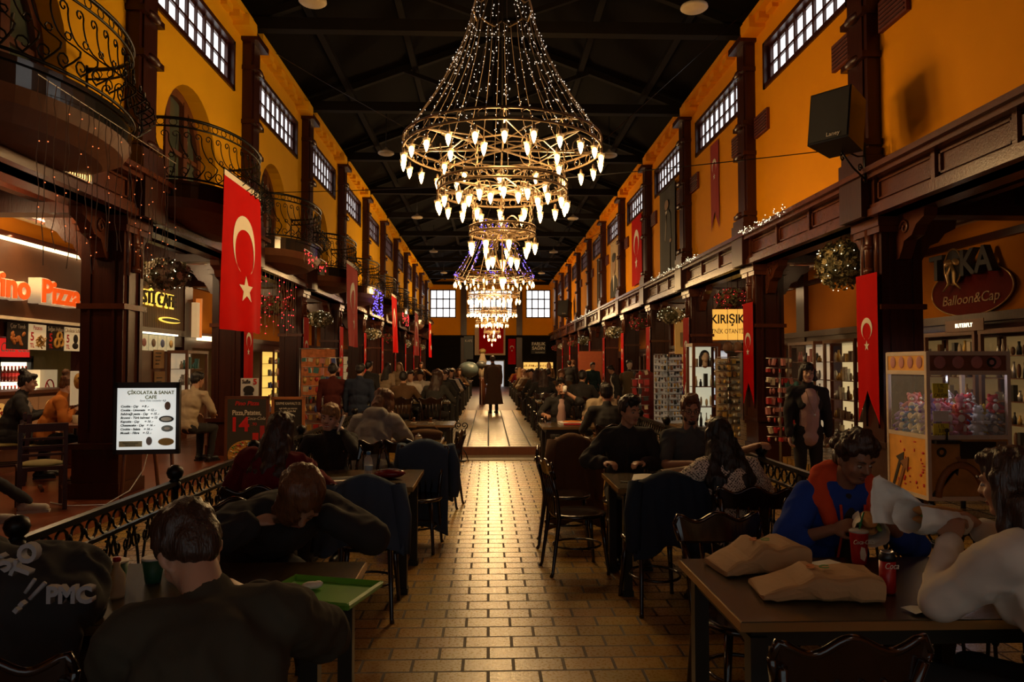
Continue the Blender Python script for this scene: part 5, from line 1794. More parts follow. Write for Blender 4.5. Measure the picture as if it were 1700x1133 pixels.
# mannequins with clothes
def mannequin(p, label, coat, skirt, head=True, rz=0):
    root = thing('dress_mannequin', label, 'mannequin', p, rz, None)
    m = MB(); m.lathe([(.17, 0), (.17, .015), (.02, .03), (.016, .9)], n=14); m.build('stand', STEEL, root)
    m = MB(); m.lathe([(.24, .3), (.2, .8), (.13, .98), (.15, 1.15), (.19, 1.32), (.17, 1.4), (.06, 1.46), (.05, 1.5)], n=18); m.build('garment', skirt, root)
    m = MB(); m.lathe([(.27, .62), (.21, .85), (.165, 1.02), (.18, 1.18), (.215, 1.33), (.18, 1.42), (.09, 1.46)], n=18)
    for s in (-1, 1):
        m.cap((s * .19, 0, 1.36), (s * .29, .02, .95), .06, .045)
    m.build('coat', coat, root)
    if head:
        m = MB(); m.ell((0, 0, 1.62), (.07, .085, .11)); m.cap((0, 0, 1.45), (0, 0, 1.56), .045, .04); m.ell((0, -.085, 1.6), (.012, .015, .02)); m.build('head', mat('pale_mannequin_skin', (0, 0, 0)), root)
        m = MB(); m.ell((0, .015, 1.67), (.08, .09, .08)); m.build('hat', PAL[3], root)
    return root
mannequin((3.45, 17.6, 0), 'shop mannequin in a khaki poncho and dark hat', mat('khaki_wool', (.12, .08, .04), .9), mat('black_cloth', (.02, .018, .018), .9))
mannequin((3.72, 17.0, 0), 'shop mannequin in a long dark red patterned dress', mat('dark_red_knit', (.2, .03, .025), .9, var=.5, scale=25), mat('dark_red_knit', (0, 0, 0)), head=False)

# ================================================================ CLAW MACHINE
cm = thing('claw_machine', 'yellow and grey claw machine full of plush toys before the nearest right column', 'claw machine', (4.15, 6.72, 0))
W_, D_, H0, H1 = .78, .66, .33, 1.73
FRM = mat('cream_machine_frame', (.62, .5, .38), .4)
FRG = mat('grey_machine_frame', (.22, .18, .18), .4)
m = MB()
for x in (0, W_):
    for y in (0, D_):
        m.box((x, y, (H0 + H1) / 2), (.035, .035, H1 - H0))
for z in (H0 + .015, .92, 1.53, H1 - .015):
    for y in (0, D_):
        m.bx(0, W_, y - .017, y + .017, z - .02, z + .02)
    for x in (0, W_):
        m.bx(x - .017, x + .017, 0, D_, z - .02, z + .02)
m.bx(0, W_, 0, D_, .9, .93)
m.build('frame', FRM, cm)
m = MB(); m.bx(.0, W_, -.005, .012, .34, .9); m.build('front_panel', mat('dim_ochre_machine_art', (.42, .20, .05), .5, var=.5, scale=9), cm)
YPN = mat('yellow_machine_art', (.78, .36, .05), .5, var=.3, scale=8)
m = MB(); m.bx(-.012, .005, 0.0, D_, .34, .9); m.build('side_panel', YPN, cm)
m = MB(); m.bx(-.012, .005, .0, D_, 1.55, 1.71); m.bx(0, W_, D_ - .01, D_, .34, .9); m.bx(W_ - .005, W_, 0, D_, .34, .9); m.build('header_side_panel', YPN, cm)
m = MB(); m.bx(0, W_, -.006, .012, 1.55, 1.71); m.build('header_front_panel', mat('brown_machine_header', (.2, .07, .03), .5, var=.6, scale=12), cm)
m = MB(); m.bx(0, W_, 0, D_, 1.69, 1.72); m.build('roof_panel', FRG, cm)
m = MB(); m.bx(.3, .62, -.03, .0, .72, .88); m.bx(.3, .62, -.05, -.03, .84, .88); m.build('prize_door', BLACKP, cm)
m = MB()
m.box((.15, -.04, .88), (.24, .08, .03)); m.tube([(.15, -.05, .9), (.15, -.05, .98)], .008, 6); m.ell((.15, -.05, .99), .02)
m.build('joystick', BLACKP, cm)
m = MB(); m.bx(.66, .75, -.012, -.005, .62, .88); m.build('coin_slot', STEEL, cm)
# arrows and round speakers painted as panels
for (c, z, mt, nm) in ((.12, .42, BLK, 'black_arrow'), (.2, .5, mat('brown_arrow', (.25, .1, .03), .5), 'brown_arrow')):
    m = MB(); m.prism([(c - .11, z - .05), (c - .08, z - .07), (c + .12, z + .17), (c + .15, z + .14), (c + .17, z + .26), (c + .05, z + .23), (c + .08, z + .2)], .008, FC @ T(0, 0, .006)); m.build(nm, mt, cm)
m = MB(); m.tube([V((.3 + .22 * math.cos(a * PI / 12), -.01, .36 + .3 * math.sin(a * PI / 12))) for a in range(13)], .035, 6); m.build('brown_arc', mat('brown_arrow', (0, 0, 0)), cm)
FL2 = Matrix(((0, 0, -1, 0), (-1, 0, 0, 0), (0, 1, 0, 0), (0, 0, 0, 1)))
for q, (yy, zz) in enumerate(((.5, .42), (.42, .38))):
    m = MB(); m.prism([(-yy - .1, zz - .05), (-yy - .07, zz - .07), (-yy + .06, zz + .2), (-yy + .1, zz + .17), (-yy + .12, zz + .32), (-yy - .02, zz + .26), (-yy + .03, zz + .23)], .006, FL2 @ T(0, 0, .012 + q * .004)); m.build('side_arrow', BLK if q == 0 else mat('brown_arrow', (0, 0, 0)), cm)
m = MB()
rnd = random.Random(9)
for k in range(26):
    m.ell((-.014, rnd.uniform(.05, .6), rnd.uniform(.42, .86)), (.004, rnd.uniform(.006, .03), rnd.uniform(.006, .02)), n=6, m=4)
o = m.build('red_splashes', RED, cm); o['kind'] = 'stuff'
m = MB()
for k in range(4):
    m.ell((-.014, .1 + k * .15, 1.63), (.006, .05, .06)); 
    m.ell((.12 + k * .18, -.008, 1.63), (.06, .006, .06))
m.build('round_printed_heads', PAL[4], cm)
for (x, z) in ((.12, .78), (.62, 1.63)):
    m = MB(); m.tube([(x + .035 * math.cos(a * PI / 8), -.01, z + .035 * math.sin(a * PI / 8)) for a in range(16)], .012, 5, closed=True); m.build('speaker_ring', BLK, cm)
for z in (1.36, .98):
    m = MB(); m.bx(.05, .2, -.004, .002, z - .07, z + .07); m.build('price_card', mat('yellow_card', (.75, .65, .05), .5), cm)
    text('price_lettering', '1 TL\nİLE\nÇALIŞIR', .045, BLK, cm, FC @ T(.125, z, .005), .001, xs=.8)
m = MB(); m.bx(.05, .2, -.004, .002, 1.07, 1.17); m.build('notice_card', WHITE, cm)
m = MB()
for (a, b, c, d, e_, f_) in ((.02, W_ - .02, .0, .004, .93, 1.53), (.0, .004, .02, D_ - .02, .93, 1.53)):
    m.bx(a, b, c, d, e_, f_)
m.build('glass_panes', mat('thin_glass_pane', (.8, .85, .85), .05, alpha=.12), cm)
m = MB(); m.tube([(.4, .33, 1.53), (.4, .33, 1.36)], .012, 6)
for a in range(3):
    m.tube([(.4, .33, 1.36), (.4 + .07 * math.cos(a * 2.1), .33 + .07 * math.sin(a * 2.1), 1.3), (.4 + .03 * math.cos(a * 2.1), .33 + .03 * math.sin(a * 2.1), 1.23)], .008, 5)
m.build('claw', STEEL, cm)
for x in (.05, W_ - .05):
    for y in (.05, D_ - .05):
        m = MB(); m.tube([(x, y, 0), (x, y, .34)], .025, 8); m.build('leg', BLACKP, cm)
plight('machine_glow', (.4, .3, 1.48), 3.2, (.9, .85, 1.), .08, cm)
def plush(colr, nm):
    root = bpy.data.objects.new('plush_toy', None); COL.objects.link(root)
    m = MB(); m.ell((0, 0, .055), (.05, .045, .058)); m.ell((0, 0, .13), (.048, .044, .043))
    for s in (-1, 1):
        m.cap((s * .04, -.01, .08), (s * .075, -.03, .05), .018, .016, 8); m.cap((s * .03, -.02, .02), (s * .045, -.07, .015), .02, .018, 8)
    m.build('body', colr, root)
    m = MB()
    for s in (-1, 1):
        m.ell((s * .036, 0, .165), (.018, .012, .018))
    m.build('ears', colr, root)
    m = MB(); m.ell((0, -.04, .12), (.02, .016, .014)); m.ell((0, -.038, .055), (.03, .012, .035)); m.build('muzzle_and_belly', WHITEF, root)
    m = MB()
    for s in (-1, 1):
        m.ell((s * .017, -.042, .14), .005, n=6, m=4)
    m.ell((0, -.057, .125), .005, n=6, m=4)
    m.build('eyes_and_nose', BLK, root)
    root['category'] = 'plush toy'
    return root
pc = [('lilac', (.30, .20, .55)), ('yellow', (.75, .5, .02)), ('orange', (.65, .17, .02)), ('white', (.7, .68, .62)), ('pink', (.65, .2, .24)),
      ('brown', (.2, .08, .03)), ('blue', (.03, .16, .5)), ('grey', (.2, .19, .2)), ('red', (.45, .02, .02))]
pp = [(n, plush(mat(n.replace(' ', '_') + '_plush', c, .95, bump=.5, bscale=120), n)) for n, c in pc]
rnd = random.Random(5)
pos = ['beside the left pane', 'near the front pane', 'in the middle of the pile', 'at the back of the pile', 'at the right side of the pile']
seen_pl = set()
cnt = 0
for layer in range(3):
    for iy in range(4):
        for ix in range(5):
            if layer == 2 and (ix + iy) % 2:
                continue
            n, pr_ = pp[(cnt * 4 + layer + iy) % 9]
            cnt += 1
            x = 4.15 + .09 + ix * .15 + rnd.uniform(-.012, .012); y = 6.72 + .1 + iy * .15 + rnd.uniform(-.012, .012); z = .935 + layer * .105
            where = pos[0] if ix == 0 else pos[1] if iy == 0 else pos[4] if ix == 4 else pos[3] if iy == 3 else pos[2]
            o = put(pr_, USED, (x, y, z), rnd.uniform(-.7, .7) + (-.9 if ix == 0 else 0), '%s plush toy %s of the claw machine, %s layer' % (n, where.replace('of the pile', ''), ['lowest', 'middle', 'top'][layer]), '%s plush toys in the claw machine' % n)
            o['category'] = 'plush toy'

# ================================================================ END WALL
root = thing('stage_banner', 'wide cream banner with a dark red flag in the middle of the end wall', 'banner', (XC - .15, YE - .3, 1.75))
a, b = P(788, 556, YE - .3), P(839, 590, YE - .3)
root.location = ((a.x + b.x) / 2, YE - .25, b.z)
wv, hv = b.x - a.x, a.z - b.z + .5
m = MB(); m.bx(-wv / 2, wv / 2, 0, .04, 0, hv); m.build('cream_sheet', mat('cream_banner_sheet', (.6, .42, .25), .7), root)
m = MB(); m.bx(-wv * .36, wv * .44, -.02, 0, .12, hv); m.build('red_cloth', REDF, root)
flag('C', (P(850, 563, YE - .3).x, YE - .14, P(850, 563, YE).z), .5, 1.75, 'narrow red flag on the dark end wall right of the stage banner', None, hem=False, wave=.01, zc=-.6)
p = P(778, 575, YE - .25)
root = thing('dark_notice_board', 'dark blue-grey notice board on the end wall left of the stage banner', 'sign', p); m = MB(); m.bx(-.32, .32, 0, .05, -.9, .7); m.build('board', mat('slate_blue_board', (.05, .06, .07), .5), root); text('lettering', 'KAFE', .22, WHITEF, root, FC @ T(0, .35, .01), .005)
p = P(894, 578, YE - .25)
root = thing('end_wall_sign', 'dark end wall sign reading FARUK SAĞIN', 'sign', p); m = MB(); m.bx(-.5, .5, 0, .05, -.4, .4); m.build('board', BLK, root)
text('lettering', 'FARUK\nSAĞIN', .3, WHITEF, root, FC @ T(0, .12, .01), .01, bold=.006); text('small_lettering', 'KUYUMCU', .13, WHITEF, root, FC @ T(.1, -.32, .01), .006)
for i, (a_, b_, c_, d_, lb) in enumerate(((869, 893, 602, 640, 'left half of the lit gold jewellery shop window at the far end'), (896, 918, 602, 640, 'right half of the lit gold jewellery shop window at the far end'))):
    p0, p1 = P(a_, c_, YE - .3), P(b_, d_, YE - .3)
    root = thing('lit_shop_window', lb, 'window', ((p0.x + p1.x) / 2, YE - .3, .15), 0, None)
    wv = p1.x - p0.x
    m = MB(); m.bx(-wv / 2, wv / 2, .02, .08, .3, p0.z - .15); m.build('lit_back', WARMBOX, root)
    goods(root, -wv / 2, wv / 2, 0, .3, p0.z - .2, 5, 8, 90 + i, [1, 2, 6, 1], dep=.05)
    m = MB(); m.bx(-wv / 2 - .04, wv / 2 + .04, -.02, .1, 0, .3); m.bx(-wv / 2 - .03, -wv / 2, -.02, .1, .3, p0.z - .13); m.bx(wv / 2, wv / 2 + .03, -.02, .1, .3, p0.z - .13); m.bx(-wv / 2, wv / 2, -.02, .1, p0.z - .15, p0.z - .1); m.build('frame', WOOD, root)
p0, p1 = P(805, 600, YE - .2), P(836, 640, YE - .2)
d = MB(); d.bx(p0.x - .08, p1.x + .08, YE - .12, YE - .06, .15, p0.z + .08)
dd = struct(d.build('door_40', WOOD)); g = MB(); g.bx(p0.x, p1.x, YE - .14, YE - .12, .15, p0.z); g.build('bright_opening', COOLBOX, dd)

# ================================================================ FAR TABLES AND CHAIRS on the raised floor
n_ = 0
for i, y in enumerate((13.9, 16.2, 18.6, 21.0, 23.4, 26, 28.6, 31.2, 34)):
    for s, x0, x1 in (('left', -1.85, -.75), ('right', .95, 2.1)):
        table(x0, x1, y, y + .75, 'cafe table on the raised floor, %s row, %s from the step' % (s, 'first' if i == 0 else ORD[i]), .15, 'cafe tables on the raised floor')
        for j, (dx, dy, a) in enumerate(((.25, -.35, 0), (.8, -.35, 0), (.25, 1.1, 180), (.8, 1.1, 180))):
            if i > 5 and j % 2:
                continue
            chair(x0 + dx, y + dy, a, 'bentwood chair at the %s table of the %s row, %s side, %s' % ('first' if i == 0 else ORD[i], s, 'near' if dy < 0 else 'far', 'left seat' if dx < .5 else 'right seat'), .15, 'bentwood chairs on the raised floor')
    chair(2.4 if i % 2 else -.35, y + .35, 90, 'bentwood chair turned sideways by the aisle, %s row of the raised floor' % ('first' if i == 0 else ORD[i]), .15, 'bentwood chairs on the raised floor') if i in (1, 3) else None
# ================================================================ PEOPLE
SK1 = mat('olive_skin', (.44, .23, .14), .5, var=.08, scale=12)
SK2 = mat('tan_brown_skin', (.26, .125, .07), .5, var=.08, scale=12)
SK3 = mat('light_skin', (.56, .33, .23), .5, var=.08, scale=12)
LIP = mat('lip_skin', (.36, .11, .08), .45, var=.05)
LIP2 = mat('dark_lip_skin', (.2, .07, .05), .45, var=.05)
EYEW = mat('eye_white', (.42, .36, .31), .25, var=.02)
IRIS = mat('dark_iris', (.015, .008, .005), .2, var=.02)
HBK = mat('black_hair', (.010, .007, .005), .38, var=.5, scale=30, bump=.5, bscale=60, stretch=(3, 3, .4))
HDB = mat('dark_brown_hair', (.035, .015, .008), .38, var=.5, scale=30, bump=.5, bscale=60, stretch=(3, 3, .4))
HRB = mat('reddish_brown_hair', (.12, .045, .015), .4, var=.5, scale=30, bump=.5, bscale=60, stretch=(3, 3, .4))
HBL = mat('dark_blonde_hair', (.30, .15, .05), .4, var=.5, scale=30, bump=.5, bscale=60, stretch=(3, 3, .4))
HGY = mat('grey_hair', (.25, .22, .2), .4, var=.4, scale=30, bump=.4, stretch=(3, 3, .4))
def cloth(n, c, **k):
    return mat(n + '_cloth', c, .9, spec=.15, var=k.get('var', .15), scale=k.get('scale', 5), bump=.25, bscale=k.get('bscale', 18))
C_BLK = cloth('black', (.012, .011, .011)); C_CHR = cloth('charcoal', (.04, .038, .034)); C_OLV = cloth('dark_olive', (.05, .042, .028))
C_MAR = cloth('maroon', (.13, .010, .016)); C_GRY = cloth('heather_grey', (.30, .28, .25)); C_NVY = cloth('navy', (.018, .024, .045))
C_JEAN = cloth('blue_denim', (.05, .075, .12)); C_WHT = cloth('cream_white', (.62, .56, .48)); C_BGE = cloth('beige', (.42, .33, .22))
C_ORG = cloth('burnt_orange', (.5, .16, .03)); C_BLU = cloth('royal_blue', (.02, .055, .30)); C_RED = cloth('orange_red', (.6, .07, .02))
C_POLO = cloth('slate_grey', (.085, .09, .095)); C_BRN = cloth('brown', (.11, .06, .03)); C_COAT = cloth('grey_brown', (.10, .065, .045))
C_PNK = cloth('pale_pink', (.5, .33, .3))
PATT = bpy.data.materials.new('patterned_lace_cloth'); PATT.use_nodes = True
nt = PATT.node_tree; bs = nt.nodes['Principled BSDF']; bs.inputs['Roughness'].default_value = .9
tc = nt.nodes.new('ShaderNodeTexCoord'); mp = nt.nodes.new('ShaderNodeMapping'); mp.inputs['Rotation'].default_value = (0, R(45), 0); mp.inputs['Scale'].default_value = (27, 27, 27)
nt.links.new(tc.outputs['Object'], mp.inputs[0])
wv1 = nt.nodes.new('ShaderNodeTexWave'); wv1.bands_direction = 'X'; wv1.inputs['Scale'].default_value = .8; wv1.inputs['Distortion'].default_value = 0
wv2 = nt.nodes.new('ShaderNodeTexWave'); wv2.bands_direction = 'Z'; wv2.inputs['Scale'].default_value = .8
vo = nt.nodes.new('ShaderNodeTexVoronoi'); vo.inputs['Scale'].default_value = 3.2
for a_ in (wv1, wv2, vo):
    nt.links.new(mp.outputs[0], a_.inputs['Vector'])
ma = nt.nodes.new('ShaderNodeMath'); ma.operation = 'MULTIPLY'; nt.links.new(wv1.outputs['Fac'], ma.inputs[0]); nt.links.new(wv2.outputs['Fac'], ma.inputs[1])
mb_ = nt.nodes.new('ShaderNodeMath'); mb_.operation = 'ADD'; nt.links.new(ma.outputs[0], mb_.inputs[0]); nt.links.new(vo.outputs['Distance'], mb_.inputs[1])
cr_ = nt.nodes.new('ShaderNodeValToRGB'); cr_.color_ramp.elements[0].position = .52; cr_.color_ramp.elements[1].position = .6
cr_.color_ramp.elements[0].color = (.04, .025, .02, 1); cr_.color_ramp.elements[1].color = (.78, .68, .55, 1)
nt.links.new(mb_.outputs[0], cr_.inputs[0]); nt.links.new(cr_.outputs[0], bs.inputs['Base Color'])

def remesh(mb, name, m, vox, smooth=3, disp=0., freq=9., hook=None, seed=0):
    me = mb.mesh('tmp', m)
    o = bpy.data.objects.new('tmp', me)
    COL.objects.link(o)
    md = o.modifiers.new('r', 'REMESH'); md.mode = 'VOXEL'; md.voxel_size = vox; md.use_smooth_shade = True
    if smooth:
        ms = o.modifiers.new('s', 'SMOOTH'); ms.iterations = smooth; ms.factor = .5
    dg = bpy.context.evaluated_depsgraph_get()
    me2 = bpy.data.meshes.new_from_object(o.evaluated_get(dg))
    bpy.data.objects.remove(o); bpy.data.meshes.remove(me)
    me2.name = name
    me2.materials.clear(); me2.materials.append(m)
    if disp or hook:
        sv = V((seed * 3.1, seed * 1.7, 0))
        nr = [v.normal.copy() for v in me2.vertices]
        for v, n_ in zip(me2.vertices, nr):
            if disp and freq == 26:        # hair: ridges that run down the strands
                q = v.co + sv
                v.co += n_ * disp * (1.3 * noise.noise(V((q.x * 55, q.y * 55, q.z * 7))) + .7 * noise.noise(q * 18))
            elif disp:
                q = v.co * freq + sv
                k_ = noise.noise(V((q.x * 1.6 + q.z * .8, q.y * 1.6 - q.z * .8, q.z * 1.1)))
                v.co += n_ * disp * (noise.noise(q) + .9 * (.5 - abs(k_) * 2.2) * (.6 + noise.noise(q * .5)))
            if hook:
                hook(v)
    me2.polygons.foreach_set('use_smooth', [True] * len(me2.polygons))
    me2.update()
    return me2

def frame_from(up, right):
    up = up.normalized()
    fw_ = up.cross(right).normalized()
    rt = fw_.cross(up).normalized()
    return Matrix([[rt[i], fw_[i], up[i]] for i in range(3)])

def ik(S, T_, l1, l2, hint):
    d = T_ - S
    L = max(.08, min(d.length, (l1 + l2) * .995))
    d = d.normalized()
    a = (l1 * l1 - l2 * l2 + L * L) / (2 * L)
    h = math.sqrt(max(0, l1 * l1 - a * a))
    hp = hint - d * hint.dot(d)
    hp = hp.normalized() if hp.length > 1e-5 else d.orthogonal().normalized()
    return S + d * a + hp * h, S + d * L

def rotz(a):
    return Matrix.Rotation(a, 3, 'Z')

PN = [0]
def person(label, loc, yaw, sit=True, lean=8, side=0, hunch=6, head=(0, 8, 0), LH=None, RH=None, lhint=None, rhint=None, palm=None,
           top=None, sleeve='long', bottom=None, hair=None, style='short', skin=None, vox=.014, s=1., inner=None, group=None,
           shoes=None, detail=1, curl=.7, legs=None, hlen=.35, smile=False, glasses=False, beard=None, coat=None, hood=None, knees=None, wide=1., cat='person', trim=None, bulk=0., hw=0.):
    PN[0] += 1
    sd = PN[0]
    root = thing('person', label, cat, loc, R(yaw), group)
    root.scale = (s, s, s)
    skin = skin or SK1; top = top or C_BLK; bottom = bottom or C_BLK; hair = hair or HBK; shoes = shoes or BLACKP
    hz = .55 if sit else .93
    X = V((1, 0, 0))
    H = V((0, 0 if sit else 0, hz))
    def tilt(a, b):
        return (Matrix.Rotation(R(b), 3, 'Y') @ Matrix.Rotation(-R(a), 3, 'X')) @ V((0, 0, 1))
    d1, d2 = tilt(lean * .8, side * .7), tilt(lean + hunch, side)
    W_ = H + d1 * .17
    Cc = W_ + d2 * .19
    Nk = Cc + d2 * .18
    F1, F2 = frame_from(d1, X), frame_from(d2, X)
    rt = F2 @ X
    SL, SR = Nk - d2 * .055 - rt * .175 * wide, Nk - d2 * .055 + rt * .175 * wide
    # head frame
    hy, hp, hr = head
    HM3 = Matrix.Rotation(R(hy), 3, 'Z') @ Matrix.Rotation(R(hr), 3, 'Y') @ Matrix.Rotation(-R(hp), 3, 'X')
    dn = (d2 * .6 + HM3 @ V((0, 0, 1)) * .6).normalized()
    HC = Nk + dn * .085 + HM3 @ V((0, .028, .085))
    HM = HM3.to_4x4(); HM.translation = HC
    fe = .9 if style in ('long', 'bun', 'bob', 'pony') else 1.
    if knees is None:
        knees = [V((-.1 * fe - .02, .43, .5)), V((.1 * fe + .02, .43, .5))] if sit else [V((-.09, .03, .49)), V((.09, .02, .49))]
    ank = [V((-.11, .40, .09)), V((.11, .36, .09))] if sit else [V((-.1, 0, .08)), V((.1, .04, .08))]
    if legs:
        knees, ank = [V(p) for p in legs[0]], [V(p) for p in legs[1]]
    hips = [H + V((-.09, 0, -.02)), H + V((.09, 0, -.02))]
    if LH is None:
        LH = (-.16, .36, hz + .17) if sit else (-.24, .06, .82)
    if RH is None:
        RH = (.16, .36, hz + .17) if sit else (.24, .06, .82)
    arms = []
    for S_, T_, hint in ((SL, V(LH), lhint or V((-1, -.4, -.8))), (SR, V(RH), rhint or V((1, -.4, -.8)))):
        e, wr = ik(S_, T_, .28, .25, V(hint))
        arms.append((S_, e, wr))
    def torso(m, o, chest_y=0.):
        m.ell(H + F1 @ V((0, .0, .02)), (.165 * wide + o, .115 + o, .12 + o), F1)
        m.ell(W_, (.145 * wide + o, .105 + o, .13 + o), F1)
        m.ell(Cc + F2 @ V((0, .005, .0)), (.165 * wide + o, .115 + o, .17 + o), F2)
        if fe < 1:
            for q in (-1, 1):
                m.ell(Cc + F2 @ V((q * .07, .085, -.02)), (.06 + o, .055 + o, .06 + o), F2)
        m.cap(SL, SR, .058 + o, .058 + o)
        m.ell(Nk - d2 * .07, (.11 * wide + o, .07 + o, .07 + o), F2)
        m.cap(Cc, Nk, .1 + o * .5, .055 + o * .5)
    # ---- body
    b = MB()
    torso(b, -.008)
    b.cap(Nk - d2 * .03, HC + HM3 @ V((0, -.02, -.04)), .056, .05)
    def hd(c, r, rot=None, n=14, m_=10):
        b.ell(HM @ V(c), r, HM3 if rot is None else HM3 @ rot, n, m_)
    hd((0, -.01, .035), (.073, .093, .082))
    hd((0, .03, -.025), (.06, .058, .085))
    hd((0, .05, -.083), (.035, .034, .028))
    if vox < .016:
        b.cap(HM @ V((-.034, .078, .024)), HM @ V((.034, .078, .024)), .011, .011)
        b.cap(HM @ V((0, .086, .018)), HM @ V((0, .104, -.022)), .007, .0125)
        for q in (-1, 1):
            hd((q * .036, .052, -.028), (.026, .026, .026))
            hd((q * .013, .096, -.026), (.009, .009, .008))
            b.cap(HM @ V((q * .05, -.0, -.05)), HM @ V((q * .022, .06, -.092)), .018, .016)
    for q in (-1, 1):
        hd((q * .074, -.008, -.008), (.011, .018, .031), Matrix.Rotation(q * .25, 3, 'Z'))
    for i, (S_, e, wr) in enumerate(arms):
        b.cap(S_, e, .046, .038); b.cap(e, wr, .039, .026)
        d = (wr - e).normalized()
        if palm and palm[i] is not None:
            pn = V(palm[i])
        else:
            pn = V((0, 0, -1))
        if abs(d.dot(pn.normalized())) > .9:
            pn = V((1 if i == 0 else -1, .3, 0))
        pn = (pn - d * pn.dot(d)).normalized()
        sdv = d.cross(pn).normalized()
        if i == 1:
            sdv = -sdv       # sdv points to the thumb side
        PMf = Matrix([[sdv[k], d[k], pn[k]] for k in range(3)])
        b.ell(wr + d * .045, (.04, .052, .017), PMf, 10, 8)
        fr_ = .0095 if vox < .01 else .011 if vox < .016 else .015
        for k in range(4):
            off = (1.5 - k) * .0195
            ln = (.072, .08, .075, .06)[k]
            p0 = wr + d * .082 + sdv * off
            c1 = curl * (1 + .15 * k)
            dd = (d * math.cos(c1 * .6) + pn * math.sin(c1 * .6))
            p1 = p0 + dd * ln * .5
            dd2 = (d * math.cos(c1 * 1.5) + pn * math.sin(c1 * 1.5))
            p2 = p1 + dd2 * ln * .5
            b.cap(wr + d * .05 + sdv * off * .9, p0, fr_ * 1.15, fr_ * 1.05, 8); b.cap(p0, p1, fr_, fr_ * .95, 8); b.cap(p1, p2, fr_ * .95, fr_ * .8, 8)
        t0 = wr + d * .02 + sdv * .03
        t1 = t0 + (d * .7 + sdv * .6 + pn * .3).normalized() * .04
        t2 = t1 + (d * .9 + sdv * .1 + pn * .45).normalized() * .035
        b.cap(t0, t1, fr_ * 1.3, fr_ * 1.1, 8); b.cap(t1, t2, fr_ * 1.05, fr_ * .85, 8)
    for i in (0, 1):
        b.cap(hips[i], knees[i], .075, .052); b.cap(knees[i], ank[i], .05, .034)
        f_ = V((0, 1, 0))
        b.cap(ank[i] - V((0, .02, .045)), ank[i] + V((0, .15, -.06)), .03, .024)
    eyeL = [HM @ V((q * .031, .083, .003)) for q in (-1, 1)]
    def hook(v):
        for p in eyeL:
            q = (v.co - p).length
            if q < .03:
                v.co -= (HM3 @ V((0, 1, 0))) * .007 * math.exp(-(q / .013) ** 2)
    me = remesh(b, 'body', skin, vox, 2 if vox < .012 else 1, hook=hook if vox < .016 else None)
    o = bpy.data.objects.new('body', me); COL.objects.link(o); o.parent = root
    if vox < .016:
        for q in (-1, 1):
            e = MB(); e.ell(HM @ V((q * .031, .0755, .002)), (.0125, .0095, .0062), HM3, 10, 8)
            eo = e.build('eye', EYEW, root)
            e = MB(); e.ell(HM @ V((q * .031 + .0, .082, .001)), (.0058, .005, .0056), HM3, 8, 6)
            e.build('iris', IRIS, eo)
        e = MB()
        for q in (-1, 1):
            e.tube([HM @ V((q * .014, .091, .024)), HM @ V((q * .032, .09, .031)), HM @ V((q * .05, .078, .026))], [.0035, .0045, .002], 6)
        e.build('eyebrows', hair if hair is not HBL else HDB, root)
        e = MB()
        lp = [HM @ V((x, .088 - abs(x) * .35, -.057 + (abs(x) * .3 if smile else -abs(x) * .08))) for x in (-.024, -.012, 0, .012, .024)]
        e.tube(lp, [.002, .0055, .006, .0055, .002], 6)
        lp = [p - HM3 @ V((0, .001, .009 if not smile else .013)) for p in lp[1:4]]
        e.tube(lp, [.004, .0065, .004], 6)
        e.build('lips', LIP if skin is not SK2 else LIP2, root)
        if smile:
            e = MB(); e.ell(HM @ V((0, .083, -.0625)), (.02, .008, .006), HM3, 10, 6); e.build('teeth', WHITE, root)
    if beard is not None:
        e = MB()
        for (c, r) in (((0, .05, -.088), (.04, .036, .03)), ((-.045, .025, -.06), (.018, .036, .03)), ((.045, .025, -.06), (.018, .036, .03)), ((0, .084, -.04), (.026, .01, .005))):
            e.ell(HM @ V(c), r, HM3)
        ob = bpy.data.objects.new('beard', remesh(e, 'beard', beard, .008, 1, .003, 60)); COL.objects.link(ob); ob.parent = root
    if glasses:
        e = MB()
        for q in (-1, 1):
            e.tube([HM @ V((q * .032 + .023 * math.cos(a * PI / 7), .096, .002 + .017 * math.sin(a * PI / 7))) for a in range(14)], .0022, 5, closed=True)
            e.tube([HM @ V((q * .055, .095, .006)), HM @ V((q * .078, .0, .006))], .002, 5)
        e.tube([HM @ V((-.009, .098, .005)), HM @ V((.009, .098, .005))], .002, 5)
        e.build('glasses', BLACKP, root)
    # ---- hair
    h = MB()
    def hh(c, r):
        h.ell(HM @ V(c), r, HM3, 14, 10)
    if style != 'bald':
        hh((0, -.02, .05), (.083, .098, .08)); hh((0, -.06, .0), (.07, .052, .075))
        hh((0, .03, .093), (.064, .062, .032))
        hh((-.062, -.02, .02), (.022, .05, .045)); hh((.062, -.02, .02), (.022, .05, .045))
    else:
        hh((0, -.07, -.01), (.066, .035, .045)); hh((-.066, -.02, .0), (.014, .05, .03)); hh((.066, -.02, .0), (.014, .05, .03))
    if style == 'quiff':
        hh((.01, .055, .115), (.055, .04, .034)); hh((0, .0, .115), (.062, .07, .035))
    if style == 'curly':
        rr = random.Random(sd)
        for k in range(46):
            a, z = rr.uniform(0, 2 * PI), rr.uniform(-.1, 1)
            q = math.sqrt(max(0, 1 - z * z))
            y = -.015 + .1 * q * math.sin(a)
            if y > .06 and z < .5:
                continue
            hh((.09 * q * math.cos(a), y, .05 + .09 * z), (.026, .026, .026))
